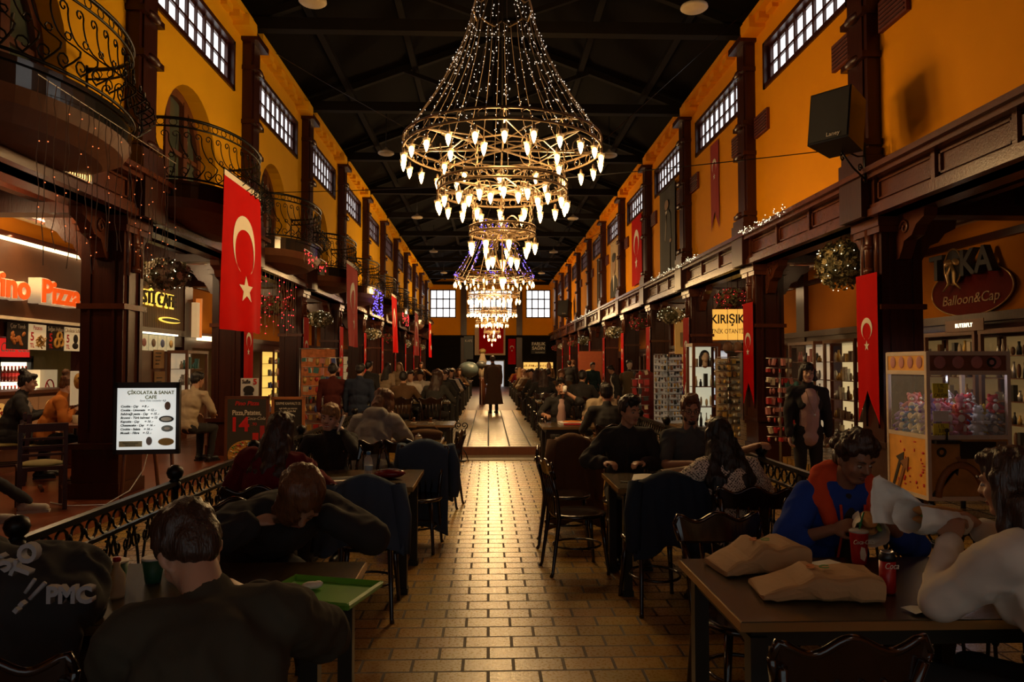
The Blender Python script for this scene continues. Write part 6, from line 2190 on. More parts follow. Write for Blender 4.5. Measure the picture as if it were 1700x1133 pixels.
    if style in ('long', 'bob', 'messy'):
        L = hlen if style != 'bob' else .13
        dwn = V((0, 0, -1)); bk = F2 @ V((0, -1, 0))
        for q in (-1, 1):
            a_ = HM @ V((q * .07, -.005, .03)); m_ = HM @ V((q * .082, .0, -.07))
            h.cap(a_, m_, .03, .028)
            e_ = m_ + dwn * max(0, L - .12) + bk * .03 + X * q * .01
            if L > .15:
                h.cap(m_, e_, .03, .02)
        p0 = HM @ V((0, -.07, .0)); p1 = HM @ V((0, -.085, -.1))
        h.cap(p0, p1, .065, .06)
        if L > .15:
            p2 = Nk + bk * .11 + dwn * (L * .35)
            p3 = Nk + bk * .13 + dwn * (L * .8)
            h.cap(p1, p2, .06, .065)
            for q in (-.06, 0, .06):
                h.cap(p2 + X * q * (1 + hw * 8), p3 + X * q * (1.3 + hw * 12), .05 + hw * .3, .026 + hw * .3)
            for q in (-1, 1):
                h.cap(HM @ V((q * .06, -.05, -.06)), p2 + X * q * (.08 + hw), .042 + hw * .2, .045 + hw * .2)
    if style == 'fringe' or style == 'bob':
        hh((0, .066, .055), (.06, .028, .032))
    if style == 'bun':
        hh((0, -.075, .135), (.048, .046, .045)); hh((0, -.04, .11), (.05, .05, .04))
    if style == 'pony':
        hh((0, -.11, .06), (.03, .03, .03)); h.cap(HM @ V((0, -.12, .05)), HM @ V((0, -.15, -.12)), .03, .018)
    if style == 'messy':
        hh((0, -.03, .08), (.1, .11, .08)); hh((.04, .03, .0), (.06, .07, .1))
    hm = remesh(h, 'hair', hair, max(.009, vox), 1, .009 if vox < .016 else .008, 26, seed=sd)
    o = bpy.data.objects.new('hair', hm); COL.objects.link(o); o.parent = root
    # ---- top
    t = MB()
    torso(t, .014 + bulk * .6)
    gv = max(vox, .012)
    for (S_, e, wr) in arms:
        if sleeve == 'long':
            t.cap(S_, e, .066 + bulk, .056 + bulk); t.cap(e, e.lerp(wr, .88), .056 + bulk, .042 + bulk * .6); t.cap(e.lerp(wr, .88), e.lerp(wr, .95), .038, .036)
        elif sleeve == 'push':
            t.cap(S_, e, .066 + bulk, .058 + bulk); t.cap(e, e.lerp(wr, .3), .056 + bulk, .05 + bulk)
        else:
            t.cap(S_, S_.lerp(e, .75), .064, .06)
    if hood:
        t.ell(Nk + F2 @ V((0, -.07, .0)), (.13, .075, .08), F2); t.cap(Nk + F2 @ V((-.1, .0, -.0)), Nk + F2 @ V((.1, 0, 0)), .05, .05)
    else:
        t.cap(Nk - d2 * .02, Nk + dn * .03, .07, .062)
    if not sit:
        t.cap(H + V((-.06, 0, -.08)), H + V((.06, 0, -.08)), .12, .12)
    o = bpy.data.objects.new('top', remesh(t, 'top', top, gv, 2, .016 if vox < .015 else .009, 7, seed=sd)); COL.objects.link(o); o.parent = root
    if hood and hood is not True:
        t = MB(); t.ell(Nk + F2 @ V((0, -.06, .03)), (.15, .09, .085), F2)
        for q in (-1, 1):
            t.cap(Nk + F2 @ V((q * .12, -.02, .01)), Nk + F2 @ V((q * .1, .12, -.13)), .055, .038); t.cap(Nk + F2 @ V((q * .12, -.02, .0)), Nk + F2 @ V((q * .16, .05, -.05)), .05, .045)
        o = bpy.data.objects.new('hood', remesh(t, 'hood', hood, .012, 2, .008, 9, seed=sd)); COL.objects.link(o); o.parent = root
    if inner:
        im, iw = inner
        t = MB()
        p_a, p_b = H + F1 @ V((0, .032 + bulk * .7, .02)), Nk + F2 @ V((0, .045, -.07))
        pc_ = Cc + F2 @ V((0, .036 + bulk * .7 + (.03 if fe < 1 else 0), .0))
        for k in range(21):
            q = k / 20
            pt = (p_a.lerp(pc_, q * 2) if q < .5 else pc_.lerp(p_b, q * 2 - 1)) + F2 @ V((0, .012 * math.sin(PI * q), 0))
            t.ell(pt, (iw * (1 if q < .8 else .8), .105 if q < .75 else .105 - (q - .75) * .2, .07), F2)
        if not sit:
            t.ell(H + V((0, .04, -.05)), (iw, .11, .12))
        o = bpy.data.objects.new('shirt_front', remesh(t, 'shirt_front', im, .012, 2, .003, 9, seed=sd)); COL.objects.link(o); o.parent = root
    if trim:
        t = MB()
        t.tube([Nk + F2 @ V((-.06, .12, -.04)), Cc + F2 @ V((-.055, .165, .03)), W_ + F1 @ V((-.06, .165, 0)), H + F1 @ V((-.04, .16, .04))], .007, 5)
        t.tube([Nk + F2 @ V((.06, .12, -.04)), Cc + F2 @ V((.055, .165, .03)), W_ + F1 @ V((.06, .165, 0)), H + F1 @ V((.04, .16, .04))], .007, 5)
        t.build('zip_trim', trim, root)
    # ---- trousers and shoes
    t = MB()
    t.ell(H + V((0, 0, -.005)), (.175, .125, .11), F1)
    for i in (0, 1):
        t.cap(hips[i], knees[i], .092, .066); t.cap(knees[i], ank[i] + V((0, 0, .02)), .064, .05)
    o = bpy.data.objects.new('trousers', remesh(t, 'trousers', bottom, max(gv, .014), 2, .006, 9, seed=sd)); COL.objects.link(o); o.parent = root
    for i in (0, 1):
        t = MB()
        a = ank[i]
        t.cap(a + V((0, -.03, -.04)), a + V((0, .14, -.05)), .045, .038); t.cap(a + V((0, -.01, .0)), a + V((0, -.01, -.03)), .045, .045)
        t.box(a + V((0, .055, -.078)), (.08, .25, .025))
        t.build('shoe', shoes, root)
    if coat:
        t = MB()
        n_ = 18; rings = []
        for (z, rx, ry) in ((1.45, .1, .08), (1.38, .2, .12), (1.1, .19, .14), (.9, .2, .16), (.55, .25, .21), (.28, .3, .25)):
            rings.append([(rx * math.cos(2 * PI * k / n_) * (1 + .05 * math.sin(5 * k)), ry * math.sin(2 * PI * k / n_), z) for k in range(n_)])
        vs = [p for r_ in rings for p in r_]
        t.add(vs, [(i * n_ + (j + 1) % n_, i * n_ + j, (i + 1) * n_ + j, (i + 1) * n_ + (j + 1) % n_) for i in range(len(rings) - 1) for j in range(n_)], True)
        t.build('long_coat', coat, root)
    root['_w'] = 0
    del root['_w']
    return root, HM, arms

# ---- left foreground
person('hunched man in dark olive shirt seen from behind, bent over the left foreground table', (-.60, 1.62, 0), 12, lean=16, side=-7, hunch=24, head=(34, 40, -8),
       LH=(-.16, .48, .88), RH=(.02, .50, .94), lhint=V((-.5, -.1, -1)), rhint=V((.8, .1, -.55)), top=C_OLV, bottom=C_JEAN, hair=HDB, skin=SK1, vox=.010, wide=1.0, bulk=.02)
person('person with reddish-brown hair in black bent face-down over the left foreground table', (-1.22, 3.84, 0), 218, lean=40, hunch=24, head=(-10, 55, 0), s=1.06,
       LH=(-.12, .5, .84), RH=(.2, .5, .84), lhint=V((-1, .1, -.5)), rhint=V((1, 0, -.3)), top=C_BLK, hair=HRB, style='messy', hlen=.14, skin=SK1, vox=.012, bulk=.03, wide=1.15)
person('woman in maroon cardigan with long dark hair seen from behind, left', (-1.46, 4.7, 0), -12, lean=8, side=6, hunch=8, head=(-8, 8, 0), s=.95,
       LH=(-.2, .42, .84), RH=(.25, .45, .84), top=C_MAR, hair=HDB, style='long', hlen=.42, skin=SK3, vox=.012, bulk=.025, hw=.02)
_, hm_, ar_ = person('laughing woman with short blonde-brown hair holding a phone to her ear', (-1.34, 6.36, 0), 180, lean=16, hunch=6, head=(-4, 6, -6), s=.95,
       LH=(-.13, .25, 1.10), RH=(.15, .38, .84), lhint=V((-.7, .3, -1)), palm=[(1, -.6, .1), None], top=C_BLK, inner=(C_BLK, .07), hair=HBL, style='fringe', skin=SK3, vox=.008, smile=True, curl=.9)
PHONE_AT = ar_[0][2]
person('person in a light grey hoodie with messy brown hair, head in hand, seen from behind', (-1.2, 7.3, 0), -12, lean=14, hunch=18, head=(-14, 34, 0), s=1.03,
       LH=(-.16, .48, .85), RH=(.14, .36, 1.02), rhint=V((.5, .5, -1)), top=C_GRY, hair=HRB, style='messy', hlen=.12, skin=SK3, vox=.012, hood=True, bulk=.025)
# ---- right side
person('young man in black sweater with black hair looking aside at the notebook table', (1.17, 6.2, 0), 176, lean=10, hunch=4, head=(34, 8, 0), s=.98,
       LH=(-.1, .40, .83), RH=(.2, .38, .83), top=C_BLK, inner=(C_CHR, .028), hair=HBK, style='quiff', skin=SK1, vox=.008, bulk=.01)
person('man with glasses, short beard and slate grey polo shirt facing the camera', (1.68, 6.1, 0), 182, lean=6, hunch=4, head=(-6, 6, 0), s=.98,
       LH=(-.46, .40, .98), RH=(.08, .40, .84), lhint=V((-.6, -.2, -.6)), sleeve='short', top=C_POLO, hair=HRB, style='quiff', skin=SK1, vox=.008, glasses=True, beard=HDB, palm=[(0, 0, -1), (.3, 0, -1)], curl=.8)
person('woman with very long dark wavy hair in black-and-white patterned blouse seen from behind', (1.55, 4.5, 0), 6, lean=10, side=-3, hunch=8, head=(14, 12, 0), s=.93,
       LH=(-.22, .52, .86), RH=(.2, .45, .86), top=PATT, hair=HBK, style='long', hlen=.48, skin=SK1, vox=.010, bottom=C_BLK, bulk=.012, hw=.05)
B_, bhm, bar = person('boy with dark curly hair in a blue jacket with orange-red hood, eating', (1.72, 3.6, 0), 178, lean=12, hunch=6, head=(16, 22, 0),
       LH=(-.10, .36, .93), RH=(.15, .36, .90), sleeve='push', top=C_BLU, hood=C_RED, inner=(C_BLK, .055), hair=HDB, style='curly', skin=SK2, vox=.0075, s=.95, curl=1.0, palm=[(.7, .2, .3), (-.7, .2, .3)], trim=C_RED, bulk=.02)
Wm, whm, war = person('woman with long dark hair in a cream-white fleece sweatshirt holding a sandwich, right edge', (1.85, 2.2, 0), 26, lean=10, hunch=10, head=(2, 10, 0), s=.98,
       LH=(-.04, .40, 1.0), RH=(.17, .42, 1.02), lhint=V((-.7, .1, -1)), top=C_WHT, hair=HDB, style='long', hlen=.36, skin=SK1, vox=.0075, curl=.9, palm=[(.7, .3, .4), (-.6, .2, .3)], bottom=C_BLK, bulk=.018, hw=.02)
person('dark-haired man in black seen from behind, in front of the beige shirt man', (1.5, 9.02, 0), 0, lean=8, hunch=8, head=(-10, 8, 0), top=C_BLK, hair=HBK, skin=SK1, vox=.013)
D_, dhm, dar = person('man in dark blazer and white tee drinking from a white cup', (1.14, 11.42, 0), 180, lean=4, hunch=2, head=(0, -2, 0), LH=(-.08, .24, 1.17), RH=(.26, .40, .84),
       lhint=V((-1, .2, -.7)), palm=[(.8, -.5, 0), None], top=C_BLK, sleeve='push', inner=(C_PNK, .085), hair=HBK, style='quiff', skin=SK1, vox=.010, curl=1.0)
person('man in beige short-sleeved shirt looking down at his food', (1.78, 11.36, 0), 176, lean=12, hunch=8, head=(26, 28, 0), sleeve='short', top=C_BGE, hair=HBK, skin=SK1, vox=.010, beard=HBK,
       LH=(-.06, .36, .88), RH=(.1, .36, .86))
person('woman with black bob and fringe in black jacket over a pink-beige top, standing', (3.52, 7.9, 0), 176, sit=False, lean=0, hunch=2, head=(-8, 2, 0), top=C_BLK, inner=(C_PNK, .12), hair=HBK, style='bob', skin=SK3, vox=.010, s=.925, bulk=.004)
# ---- pizza shop
person('woman with dark hair bun in a black and white jacket at the pizza counter', (-6.1, 9.4, .15), -62, lean=10, hunch=10, head=(0, 8, 0), top=C_BLK, inner=(C_WHT, .05), hair=HBK, style='bun', skin=SK3, vox=.010, LH=(-.15, .42, .84), RH=(.15, .42, .84))
person('woman in burnt-orange top with hair tied up at the pizza counter', (-5.52, 9.2, .15), -60, lean=14, hunch=10, head=(0, 14, 0), top=C_ORG, hair=HRB, style='bun', skin=SK3, vox=.010, LH=(-.1, .3, .9), RH=(.12, .32, .88))
person('person in dark clothes mostly cut off at the left edge, leg with pale shoe showing', (-5.02, 6.55, .15), -70, lean=0, top=C_BLK, bottom=C_BLK, hair=HBK, vox=.014, shoes=mat('pale_shoe', (.4, .35, .28), .6),
       legs=(((-.1, .42, .5), (.14, .45, .55)), ((-.1, .55, .09), (.1, .85, .2))))
person('person with dark hair in a pale jacket seated in the cafe behind the menu board', (-4.42, 10.8, .15), -18, lean=10, hunch=8, head=(-10, 10, 0), top=C_BGE, hair=HBK, skin=SK1, vox=.014)
person('dark-clothed person at the till of the yellow-lit shop beyond the souffle poster', (-5.2, 15.4, .15), 150, sit=False, top=C_BLK, hair=HBK, style='pony', skin=SK1, vox=.018, s=.88)
# ---- standing group on the left
person('standing man in dark maroon sweater seen from behind, left of the group', (-2.58, 12.05, 0), 8, sit=False, lean=2, head=(0, 5, 0), top=cloth('dark_maroon', (.06, .012, .010)), bottom=C_NVY, hair=HBK, vox=.016, s=.93)
person('standing man in navy jacket seen from behind, second in the left group', (-2.14, 12.0, 0), -6, sit=False, lean=2, head=(-10, 8, 0), top=C_NVY, bottom=C_JEAN, hair=HBK, vox=.016, s=.93, wide=1.1)
person('standing person in black top and grey trousers, third in the left group', (-2.42, 14.4, .15), -12, sit=False, head=(-20, 5, 0), top=C_BLK, bottom=C_GRY, hair=HBK, vox=.018, s=.88, wide=1.15)
person('standing woman with long black hair and beige sleeve, seen from behind on the left', (-2.34, 16.4, .15), -20, sit=False, top=C_BGE, bottom=C_BLK, hair=HBK, style='long', hlen=.5, vox=.018, s=.86)
person('blonde woman in beige facing the camera beyond the left standing group', (-2.35, 19.5, .15), 170, sit=False, top=C_BGE, bottom=C_BRN, hair=HBL, style='long', skin=SK3, vox=.018, s=.88)
person('standing person raising both hands, far left of the raised floor', (-2.3, 25, .15), 175, sit=False, top=C_BRN, hair=HDB, style='long', skin=SK1, vox=.02, s=.9, LH=(-.2, .3, 1.4), RH=(.2, .3, 1.45))
# ---- long-coated figure in the aisle, far standing people
person('tall person in a long grey-brown coat seen from behind in the far aisle', (.16, 22, .15), 14, sit=False, top=C_COAT, coat=C_COAT, hair=HDB, vox=.018, wide=1.2, s=1.0)
person('standing man in dark teal sweater by the roll-up banner, right', (2.95, 20.2, .15), 150, sit=False, top=cloth('dark_teal', (.02, .04, .045)), bottom=C_BRN, hair=HBK, vox=.018, s=.88, head=(50, 5, 0))
person('waiter in dark vest and pale sleeves beyond the khaki mannequin', (3.1, 17.3, .15), 100, sit=False, top=C_CHR, inner=(C_WHT, .05), hair=HBK, vox=.018, s=.84, head=(0, 25, 0))
person('standing man in black seen from behind, right side near the far pennants', (2.75, 24.4, .15), 0, sit=False, top=C_BLK, hair=HBK, vox=.02, s=.93)
person('standing man in charcoal facing sideways beside the far right pennants', (3.05, 24.9, .15), 60, sit=False, top=C_CHR, hair=HRB, vox=.02, s=.94)
person('standing woman in brown coat far down the right row', (2.5, 29.5, .15), 10, sit=False, top=C_BRN, hair=HBL, style='long', vox=.02, s=.9)
# ---- seated crowd on the raised floor: table row index, side, seat, looks
tops = {'charcoal': C_CHR, 'black': C_BLK, 'brown': C_BRN, 'cream': C_WHT, 'navy': C_NVY, 'beige': C_BGE, 'grey': C_GRY, 'maroon': C_MAR, 'dark olive': C_OLV, 'orange': C_ORG}
hairs = {'black': HBK, 'dark brown': HDB, 'reddish': HRB, 'blonde': HBL, 'grey': HGY}
crowd = [(0, 'left', 0, 'brown', 'black', 'short'), (0, 'left', 1, 'charcoal', 'dark brown', 'messy'), (0, 'left', 2, 'cream', 'black', 'short'),
         (1, 'left', 1, 'charcoal', 'grey', 'bald'), (1, 'left', 3, 'black', 'dark brown', 'short'), (1, 'left', 2, 'cream', 'black', 'short'),
         (2, 'left', 1, 'black', 'black', 'short'), (2, 'left', 3, 'cream', 'black', 'long'), (3, 'left', 1, 'navy', 'blonde', 'short'), (3, 'left', 3, 'maroon', 'black', 'short'),
         (4, 'left', 0, 'charcoal', 'reddish', 'short'), (4, 'left', 3, 'brown', 'dark brown', 'long'), (5, 'left', 1, 'black', 'black', 'short'), (6, 'left', 0, 'beige', 'black', 'short'), (7, 'left', 2, 'grey', 'grey', 'bald'),
         (1, 'right', 0, 'black', 'dark brown', 'long'), (1, 'right', 3, 'brown', 'reddish', 'short'), (2, 'right', 0, 'charcoal', 'dark brown', 'long'), (2, 'right', 2, 'brown', 'black', 'short'),
         (3, 'right', 1, 'black', 'black', 'short'), (3, 'right', 2, 'beige', 'dark brown', 'short'), (4, 'right', 0, 'brown', 'reddish', 'long'), (4, 'right', 3, 'navy', 'black', 'short'),
         (5, 'right', 1, 'charcoal', 'black', 'short'), (6, 'right', 0, 'maroon', 'blonde', 'long'), (7, 'right', 2, 'orange', 'dark brown', 'short'), (0, 'right', 1, 'black', 'black', 'short')]
for (i, sdn, seat, tp, hr_, st) in crowd:
    y = (13.9, 16.2, 18.6, 21.0, 23.4, 26, 28.6, 31.2, 34)[i]
    x0 = -1.85 if sdn == 'left' else .95
    dx, dy, a = ((.25, -.3, 0), (.8, -.3, 0), (.25, 1.05, 180), (.8, 1.05, 180))[seat]
    hw = {'short': 'short %s hair' % hr_, 'long': 'long %s hair' % hr_, 'bald': 'balding head', 'messy': 'loose %s hair' % hr_}[st]
    person('person, %s top, %s, %s %s table past the step, %s' % (tp, hw, 'first' if i == 0 else ORD[i], sdn, 'seen from behind' if a == 0 else 'facing us'),
           (x0 + dx, y + dy, .15), a + random.uniform(-18, 18), lean=random.uniform(4, 16), hunch=10, head=(random.uniform(-25, 25), random.uniform(5, 20), 0),
           LH=(-.14, .4, .84), RH=(.16, .38, .86), top=tops[tp], hair=hairs[hr_], style=st, skin=random.choice((SK1, SK3, SK1)), vox=.018 if i < 3 else .024, group='people seated on the raised floor')
# ================================================================ THINGS ON THE TABLES AND CHAIRS
PAPER = mat('white_wrapping_paper', (.72, .68, .60), .75, bump=.3, bscale=25)
KRAFT = mat('brown_kraft_paper', (.40, .22, .09), .8, var=.15, scale=8, bump=.4, bscale=14)
KRAFTD = mat('bag_mouth_shade', (.10, .05, .02), .9)  # kraft paper coloured darker to stand in for shade inside the bag
COLAR = mat('cola_red', (.45, .012, .010), .35)
GRNT = mat('green_plastic_tray', (.10, .38, .03), .35)
BREAD = mat('toasted_bread', (.48, .24, .07), .8, var=.4, scale=25, bump=.5)
LETT = mat('green_lettuce', (.14, .3, .04), .6, var=.4, scale=20)

def paper_bag(p, L, W, H, rz, label):
    root = thing('paper_bag', label, 'paper bag', p, rz, None)
    rnd = random.Random(int(L * 1000))
    nu, nv = 16, 20
    vs = []
    for j in range(nu + 1):
        u = j / nu
        hh_ = H * (.25 + .75 * min(1, u * 2.2)) * (1 + .08 * math.sin(u * 17))
        ww = W * (.93 + .07 * u)
        for k in range(nv):
            a = 2 * PI * k / nv
            y = ww / 2 * math.copysign(abs(math.cos(a)) ** .35, math.cos(a))
            z = hh_ / 2 + hh_ / 2 * math.copysign(abs(math.sin(a)) ** .55, math.sin(a))
            x = (u - .5) * L
            q = V((x * 14, y * 14, z * 20))
            n_ = noise.noise(q) * .012
            vs.append((x + n_, y + n_ * .6, max(.001, z + (n_ if z > .01 else 0))))
    fs = [(j * nv + k, j * nv + (k + 1) % nv, (j + 1) * nv + (k + 1) % nv, (j + 1) * nv + k) for j in range(nu) for k in range(nv)]
    fs.append(tuple(range(nv)))
    m = MB(); m.add(vs, fs, False)
    m.build('bag_body', KRAFT, root)
    m = MB()
    o = (nu - 1) * nv
    c = V((L * .38, 0, H * .45))
    m.add([V(vs[o + k]) * .985 + V((0, 0, .001)) for k in range(nv)] + [c], [(k, (k + 1) % nv, nv) for k in range(nv)])
    m.build('mouth_shade', KRAFTD, root)
    t = Matrix.Translation((.0, .0, H + .010)) @ Matrix.Rotation(-rz, 4, 'Z')
    text('orange_logo', 'S', .07, mat('orange_print', (.55, .16, .03), .7), root, t @ T(-.02, 0, 0), .001, bold=.002, shear=.4)
    text('green_logo', 'C', .055, mat('green_print', (.08, .2, .03), .7), root, t @ T(.03, -.005, 0), .001, bold=.002, shear=.4)
    return root
p = P(1240, 918, 3.0)
paper_bag((1.12, 3.02, .752), .36, .24, .11, R(8), 'brown paper takeaway bag lying at the far left corner of the right foreground table')
paper_bag((1.21, 2.68, .752), .42, .24, .09, R(-6), 'brown paper takeaway bag with open dark mouth, nearer one on the right foreground table')

def lathe_thing(name, label, cat, p, parts, group=None):
    root = thing(name, label, cat, p, 0, group)
    for (nm, prof, mt, n) in parts:
        m = MB(); m.lathe(prof, n=n); m.build(nm, mt, root)
    return root
cu = lathe_thing('cola_cup', 'red cola cup with clear lid and green straw between the boy and the bags', 'cup', (1.585, 3.07, .752),
                 [('cup_body', [(.028, 0), (.03, .01), (.038, .13), (.039, .135)], COLAR, 20), ('lid', [(.04, .135), (.04, .142), (.03, .147), (.01, .148)], mat('clear_plastic_lid', (.5, .48, .45), .15), 20)])
m = MB(); m.tube([(0, 0, .14), (.02, -.005, .22)], .004, 6); m.build('straw', mat('green_straw', (.02, .2, .06), .4), cu)
m = MB(); m.prism([(-.012, .03), (.004, .02), (.012, .045), (.006, .075), (-.008, .08), (-.014, .055)], .004, FC @ T(0, 0, .034)); m.build('white_mark', WHITEF, cu)
text('lettering', 'Coca-Cola', .026, WHITEF, cu, FC @ T(0, .1, .038), .001, shear=.3, xs=.8)
cn = lathe_thing('cola_can', 'slim red and black cola can on the right foreground table near the sleeve', 'can', (1.49, 2.68, .752),
                 [('can_body', [(.024, 0), (.029, .008), (.029, .12)], COLAR, 20), ('black_top_band', [(.0292, .12), (.0292, .135), (.024, .148), (.022, .15)], BLACKP, 20), ('rim', [(.0235, .15), (.0235, .154), (.02, .154), (.02, .151)], STEEL, 20)])
text('lettering', 'Coca', .032, WHITEF, cn, FC @ T(0, .105, .029), .001, shear=.3, xs=.8)
nk = thing('napkin', 'folded white paper napkin on the right table behind the nearer bag', 'napkin', (1.42, 3.02, .753), .3); m = MB(); m.box((0, 0, .003), (.16, .12, .006)); m.box((.01, .01, .008), (.14, .1, .004), Matrix.Rotation(.1, 3, 'Z')); m.build('paper_layers', WHITE, nk)
nk = thing('receipt', 'small white receipt at the near edge of the bags table', 'receipt', (1.5, 2.48, .753), .2); m = MB(); m.sheet(lambda u, v: ((u - .5) * .12, (v - .5) * .07, .004 + .004 * math.sin(u * 5)), 6, 2); m.build('paper', WHITE, nk)
nk = thing('plastic_wrapper', 'clear crumpled wrapper beside the open bag mouth', 'wrapper', (1.5, 2.83, .752)); m = MB(); m.sheet(lambda u, v: ((u - .5) * .1, (v - .5) * .09, .012 + .012 * noise.noise(V((u * 5, v * 5, 3)))), 8, 8); m.build('foil', mat('grey_clear_foil', (.35, .33, .3), .15, alpha=.6), nk)

def sandwich(p, L, rz, label, tilt=0., paper=True):
    root = thing('sandwich', label, 'sandwich', p, rz, None)
    m = MB(); m.M = Matrix.Rotation(tilt, 4, 'Y')
    m.ell((0, 0, .018), (L / 2, .036, .024), None, 18, 10); m.ell((0, 0, -.016), (L / 2 * .97, .038, .02), None, 18, 10)
    m.build('bread', BREAD, root)
    m = MB(); m.M = Matrix.Rotation(tilt, 4, 'Y')
    rnd = random.Random(3)
    for k in range(14):
        m.ell((rnd.uniform(-.45, .45) * L, rnd.choice((-1, 1)) * .034, rnd.uniform(-.004, .006)), (.02, .012, .006), Matrix.Rotation(rnd.uniform(-.4, .4), 3, 'Y'), 8, 5)
    m.build('lettuce', LETT, root)['kind'] = 'stuff'
    m = MB(); m.M = Matrix.Rotation(tilt, 4, 'Y')
    def wrap(u, v):
        a = PI * .75 + v * PI * 1.55
        x = (u - .62) * L * .95
        r_ = .052 + .012 * noise.noise(V((u * 6, v * 9, 1))) + .02 * (1 - u)
        return (x, r_ * math.cos(a), -.005 + r_ * math.sin(a) * .9)
    m.sheet(wrap, 14, 16)
    m.build('paper_wrap', PAPER, root)
    return root
LHw = Wm.matrix_world
def wpt(root, p, s_=1.):
    return (Matrix.Translation(root.location) @ Matrix.Rotation(root.rotation_euler.z, 4, 'Z') @ Matrix.Scale(root.scale[0], 4)) @ V(p)
wl_, wr_ = wpt(Wm, war[0][2]), wpt(Wm, war[1][2])
mid = (wl_ + wr_) / 2 + V((-.05, .06, .045))
sandwich(mid, .26, R(12), 'toasted sandwich in white paper held up by the woman in the cream fleece', R(8))
# the tall flap of wrapping paper standing up beside it
root = thing('wrapping_paper', 'tall pointed sheet of white wrapping paper rising behind the held sandwich', 'paper', mid + V((-.09, .05, -.03)))
m = MB()
def flap(u, v):
    wd_ = .13 * (1 - v) ** .6 + .012
    return ((u - .5) * wd_ * 2 - .06 * v, .03 * math.sin(u * 4 + v) + .05 * v + .012 * noise.noise(V((u * 5, v * 6, 0))), v * .17 - .03 * u)
m.sheet(flap, 14, 14); o = m.build('sheet', PAPER, root); sm = o.modifiers.new('s', 'SOLIDIFY'); sm.thickness = .002
bl, br2 = wpt(B_, bar[0][2]), wpt(B_, bar[1][2])
sandwich((bl + br2) / 2 + V((.0, -.08, .03)), .17, R(70), 'rolled sandwich in paper held by the boy in the blue jacket', R(-10))

# green tray, cups on the left foreground table
tr = thing('green_tray', 'bright green plastic tray at the corner of the left foreground table', 'tray', (-.62, 2.72, .753), R(-16))
m = MB()
m.box((0, 0, .004), (.36, .27, .008))
for s in (-1, 1):
    m.box((s * .18, 0, .014), (.012, .28, .02), Matrix.Rotation(s * .5, 3, 'Y')); m.box((0, s * .135, .014), (.37, .012, .02), Matrix.Rotation(-s * .5, 3, 'X'))
m.build('tray_body', GRNT, tr)
nk = thing('crumpled_napkin', 'small crumpled white napkin on the green tray', 'napkin', (-.66, 2.76, .764)); m = MB(); m.ell((0, 0, .012), (.04, .025, .014), None, 8, 5); m.ell((.02, .01, .014), (.02, .02, .012), None, 7, 5); m.build('paper_ball', WHITE, nk)
for k, (x, y, lb) in enumerate(((-1.43, 2.86, 'left one of two green paper cups with white rims'), (-1.31, 2.9, 'right one of two green paper cups with white rims, beside the hunched man'))):
    lathe_thing('paper_cup', lb, 'cup', (x, y, .752), [('cup_body', [(.028, 0), (.03, .01), (.041, .09)], mat('dark_green_cup', (.01, .10, .05), .5), 18), ('rim', [(.042, .09), (.043, .094), (.042, .098), (.03, .096)], WHITE, 18)])
gl = lathe_thing('glass_bottle', 'small clear bottle lying between the green cups and the man', 'bottle', (-1.36, 2.72, .752), [('bottle_body', [(.028, 0), (.03, .01), (.03, .08), (.012, .11), (.012, .13)], GLS, 14), ('cap', [(.014, .13), (.014, .145)], COLAR, 12)])
# heap of lettered jackets
hp = thing('black_jacket', 'heap of black jackets with white letters PMC at the lower left', 'jacket', (-1.53, 2.5, .75))
m = MB()
for (c, r) in (((0, 0, .12), (.24, .2, .13)), ((-.12, -.06, .12), (.16, .16, .17)), ((.13, -.05, .08), (.15, .16, .12)), ((.02, -.16, .0), (.24, .07, .16)), ((-.1, -.17, -.1), (.18, .05, .2)), ((.1, -.17, -.12), (.16, .05, .2))):
    m.ell(c, r)
o = bpy.data.objects.new('cloth', remesh(m, 'cloth', C_BLK, .014, 3, .025, 7, seed=4)); COL.objects.link(o); o.parent = hp
def on_heap(px, py, Y):
    q = P(px, py, Y); return T(q.x + 1.53, q.y - 2.5, q.z - .75)
A90 = Matrix.Rotation(PI / 2, 4, 'X')
GW = mat('grey_white_letter_patch', (.35, .33, .33), .8)
text('lettering', 'PMC', .068, GW, hp, on_heap(118, 988, 2.235) @ A90, .012, bold=.003)
text('lettering', 'TO', .075, GW, hp, on_heap(46, 930, 2.27) @ A90 @ Matrix.Rotation(R(70), 4, 'Z'), .014, bold=.003)
text('lettering', 'S', .075, GW, hp, on_heap(10, 935, 2.26) @ A90 @ Matrix.Rotation(R(50), 4, 'Z'), .014, bold=.003)
m = MB()
a, b = P(75, 968, 2.22) - V((-1.53, 2.5, .75)), P(50, 995, 2.22) - V((-1.53, 2.5, .75))
m.tube([a, b], .007, 5); a, b = P(58, 962, 2.22) - V((-1.53, 2.5, .75)), P(42, 985, 2.22) - V((-1.53, 2.5, .75)); m.tube([a, b], .006, 5)
for (x, y) in ((38, 1003), (29, 1013)):
    m.box(P(x, y, 2.22) - V((-1.53, 2.5, .75)), (.014, .02, .014), Matrix.Rotation(.7, 3, 'Y'))
m.build('white_stripes', GW, hp)

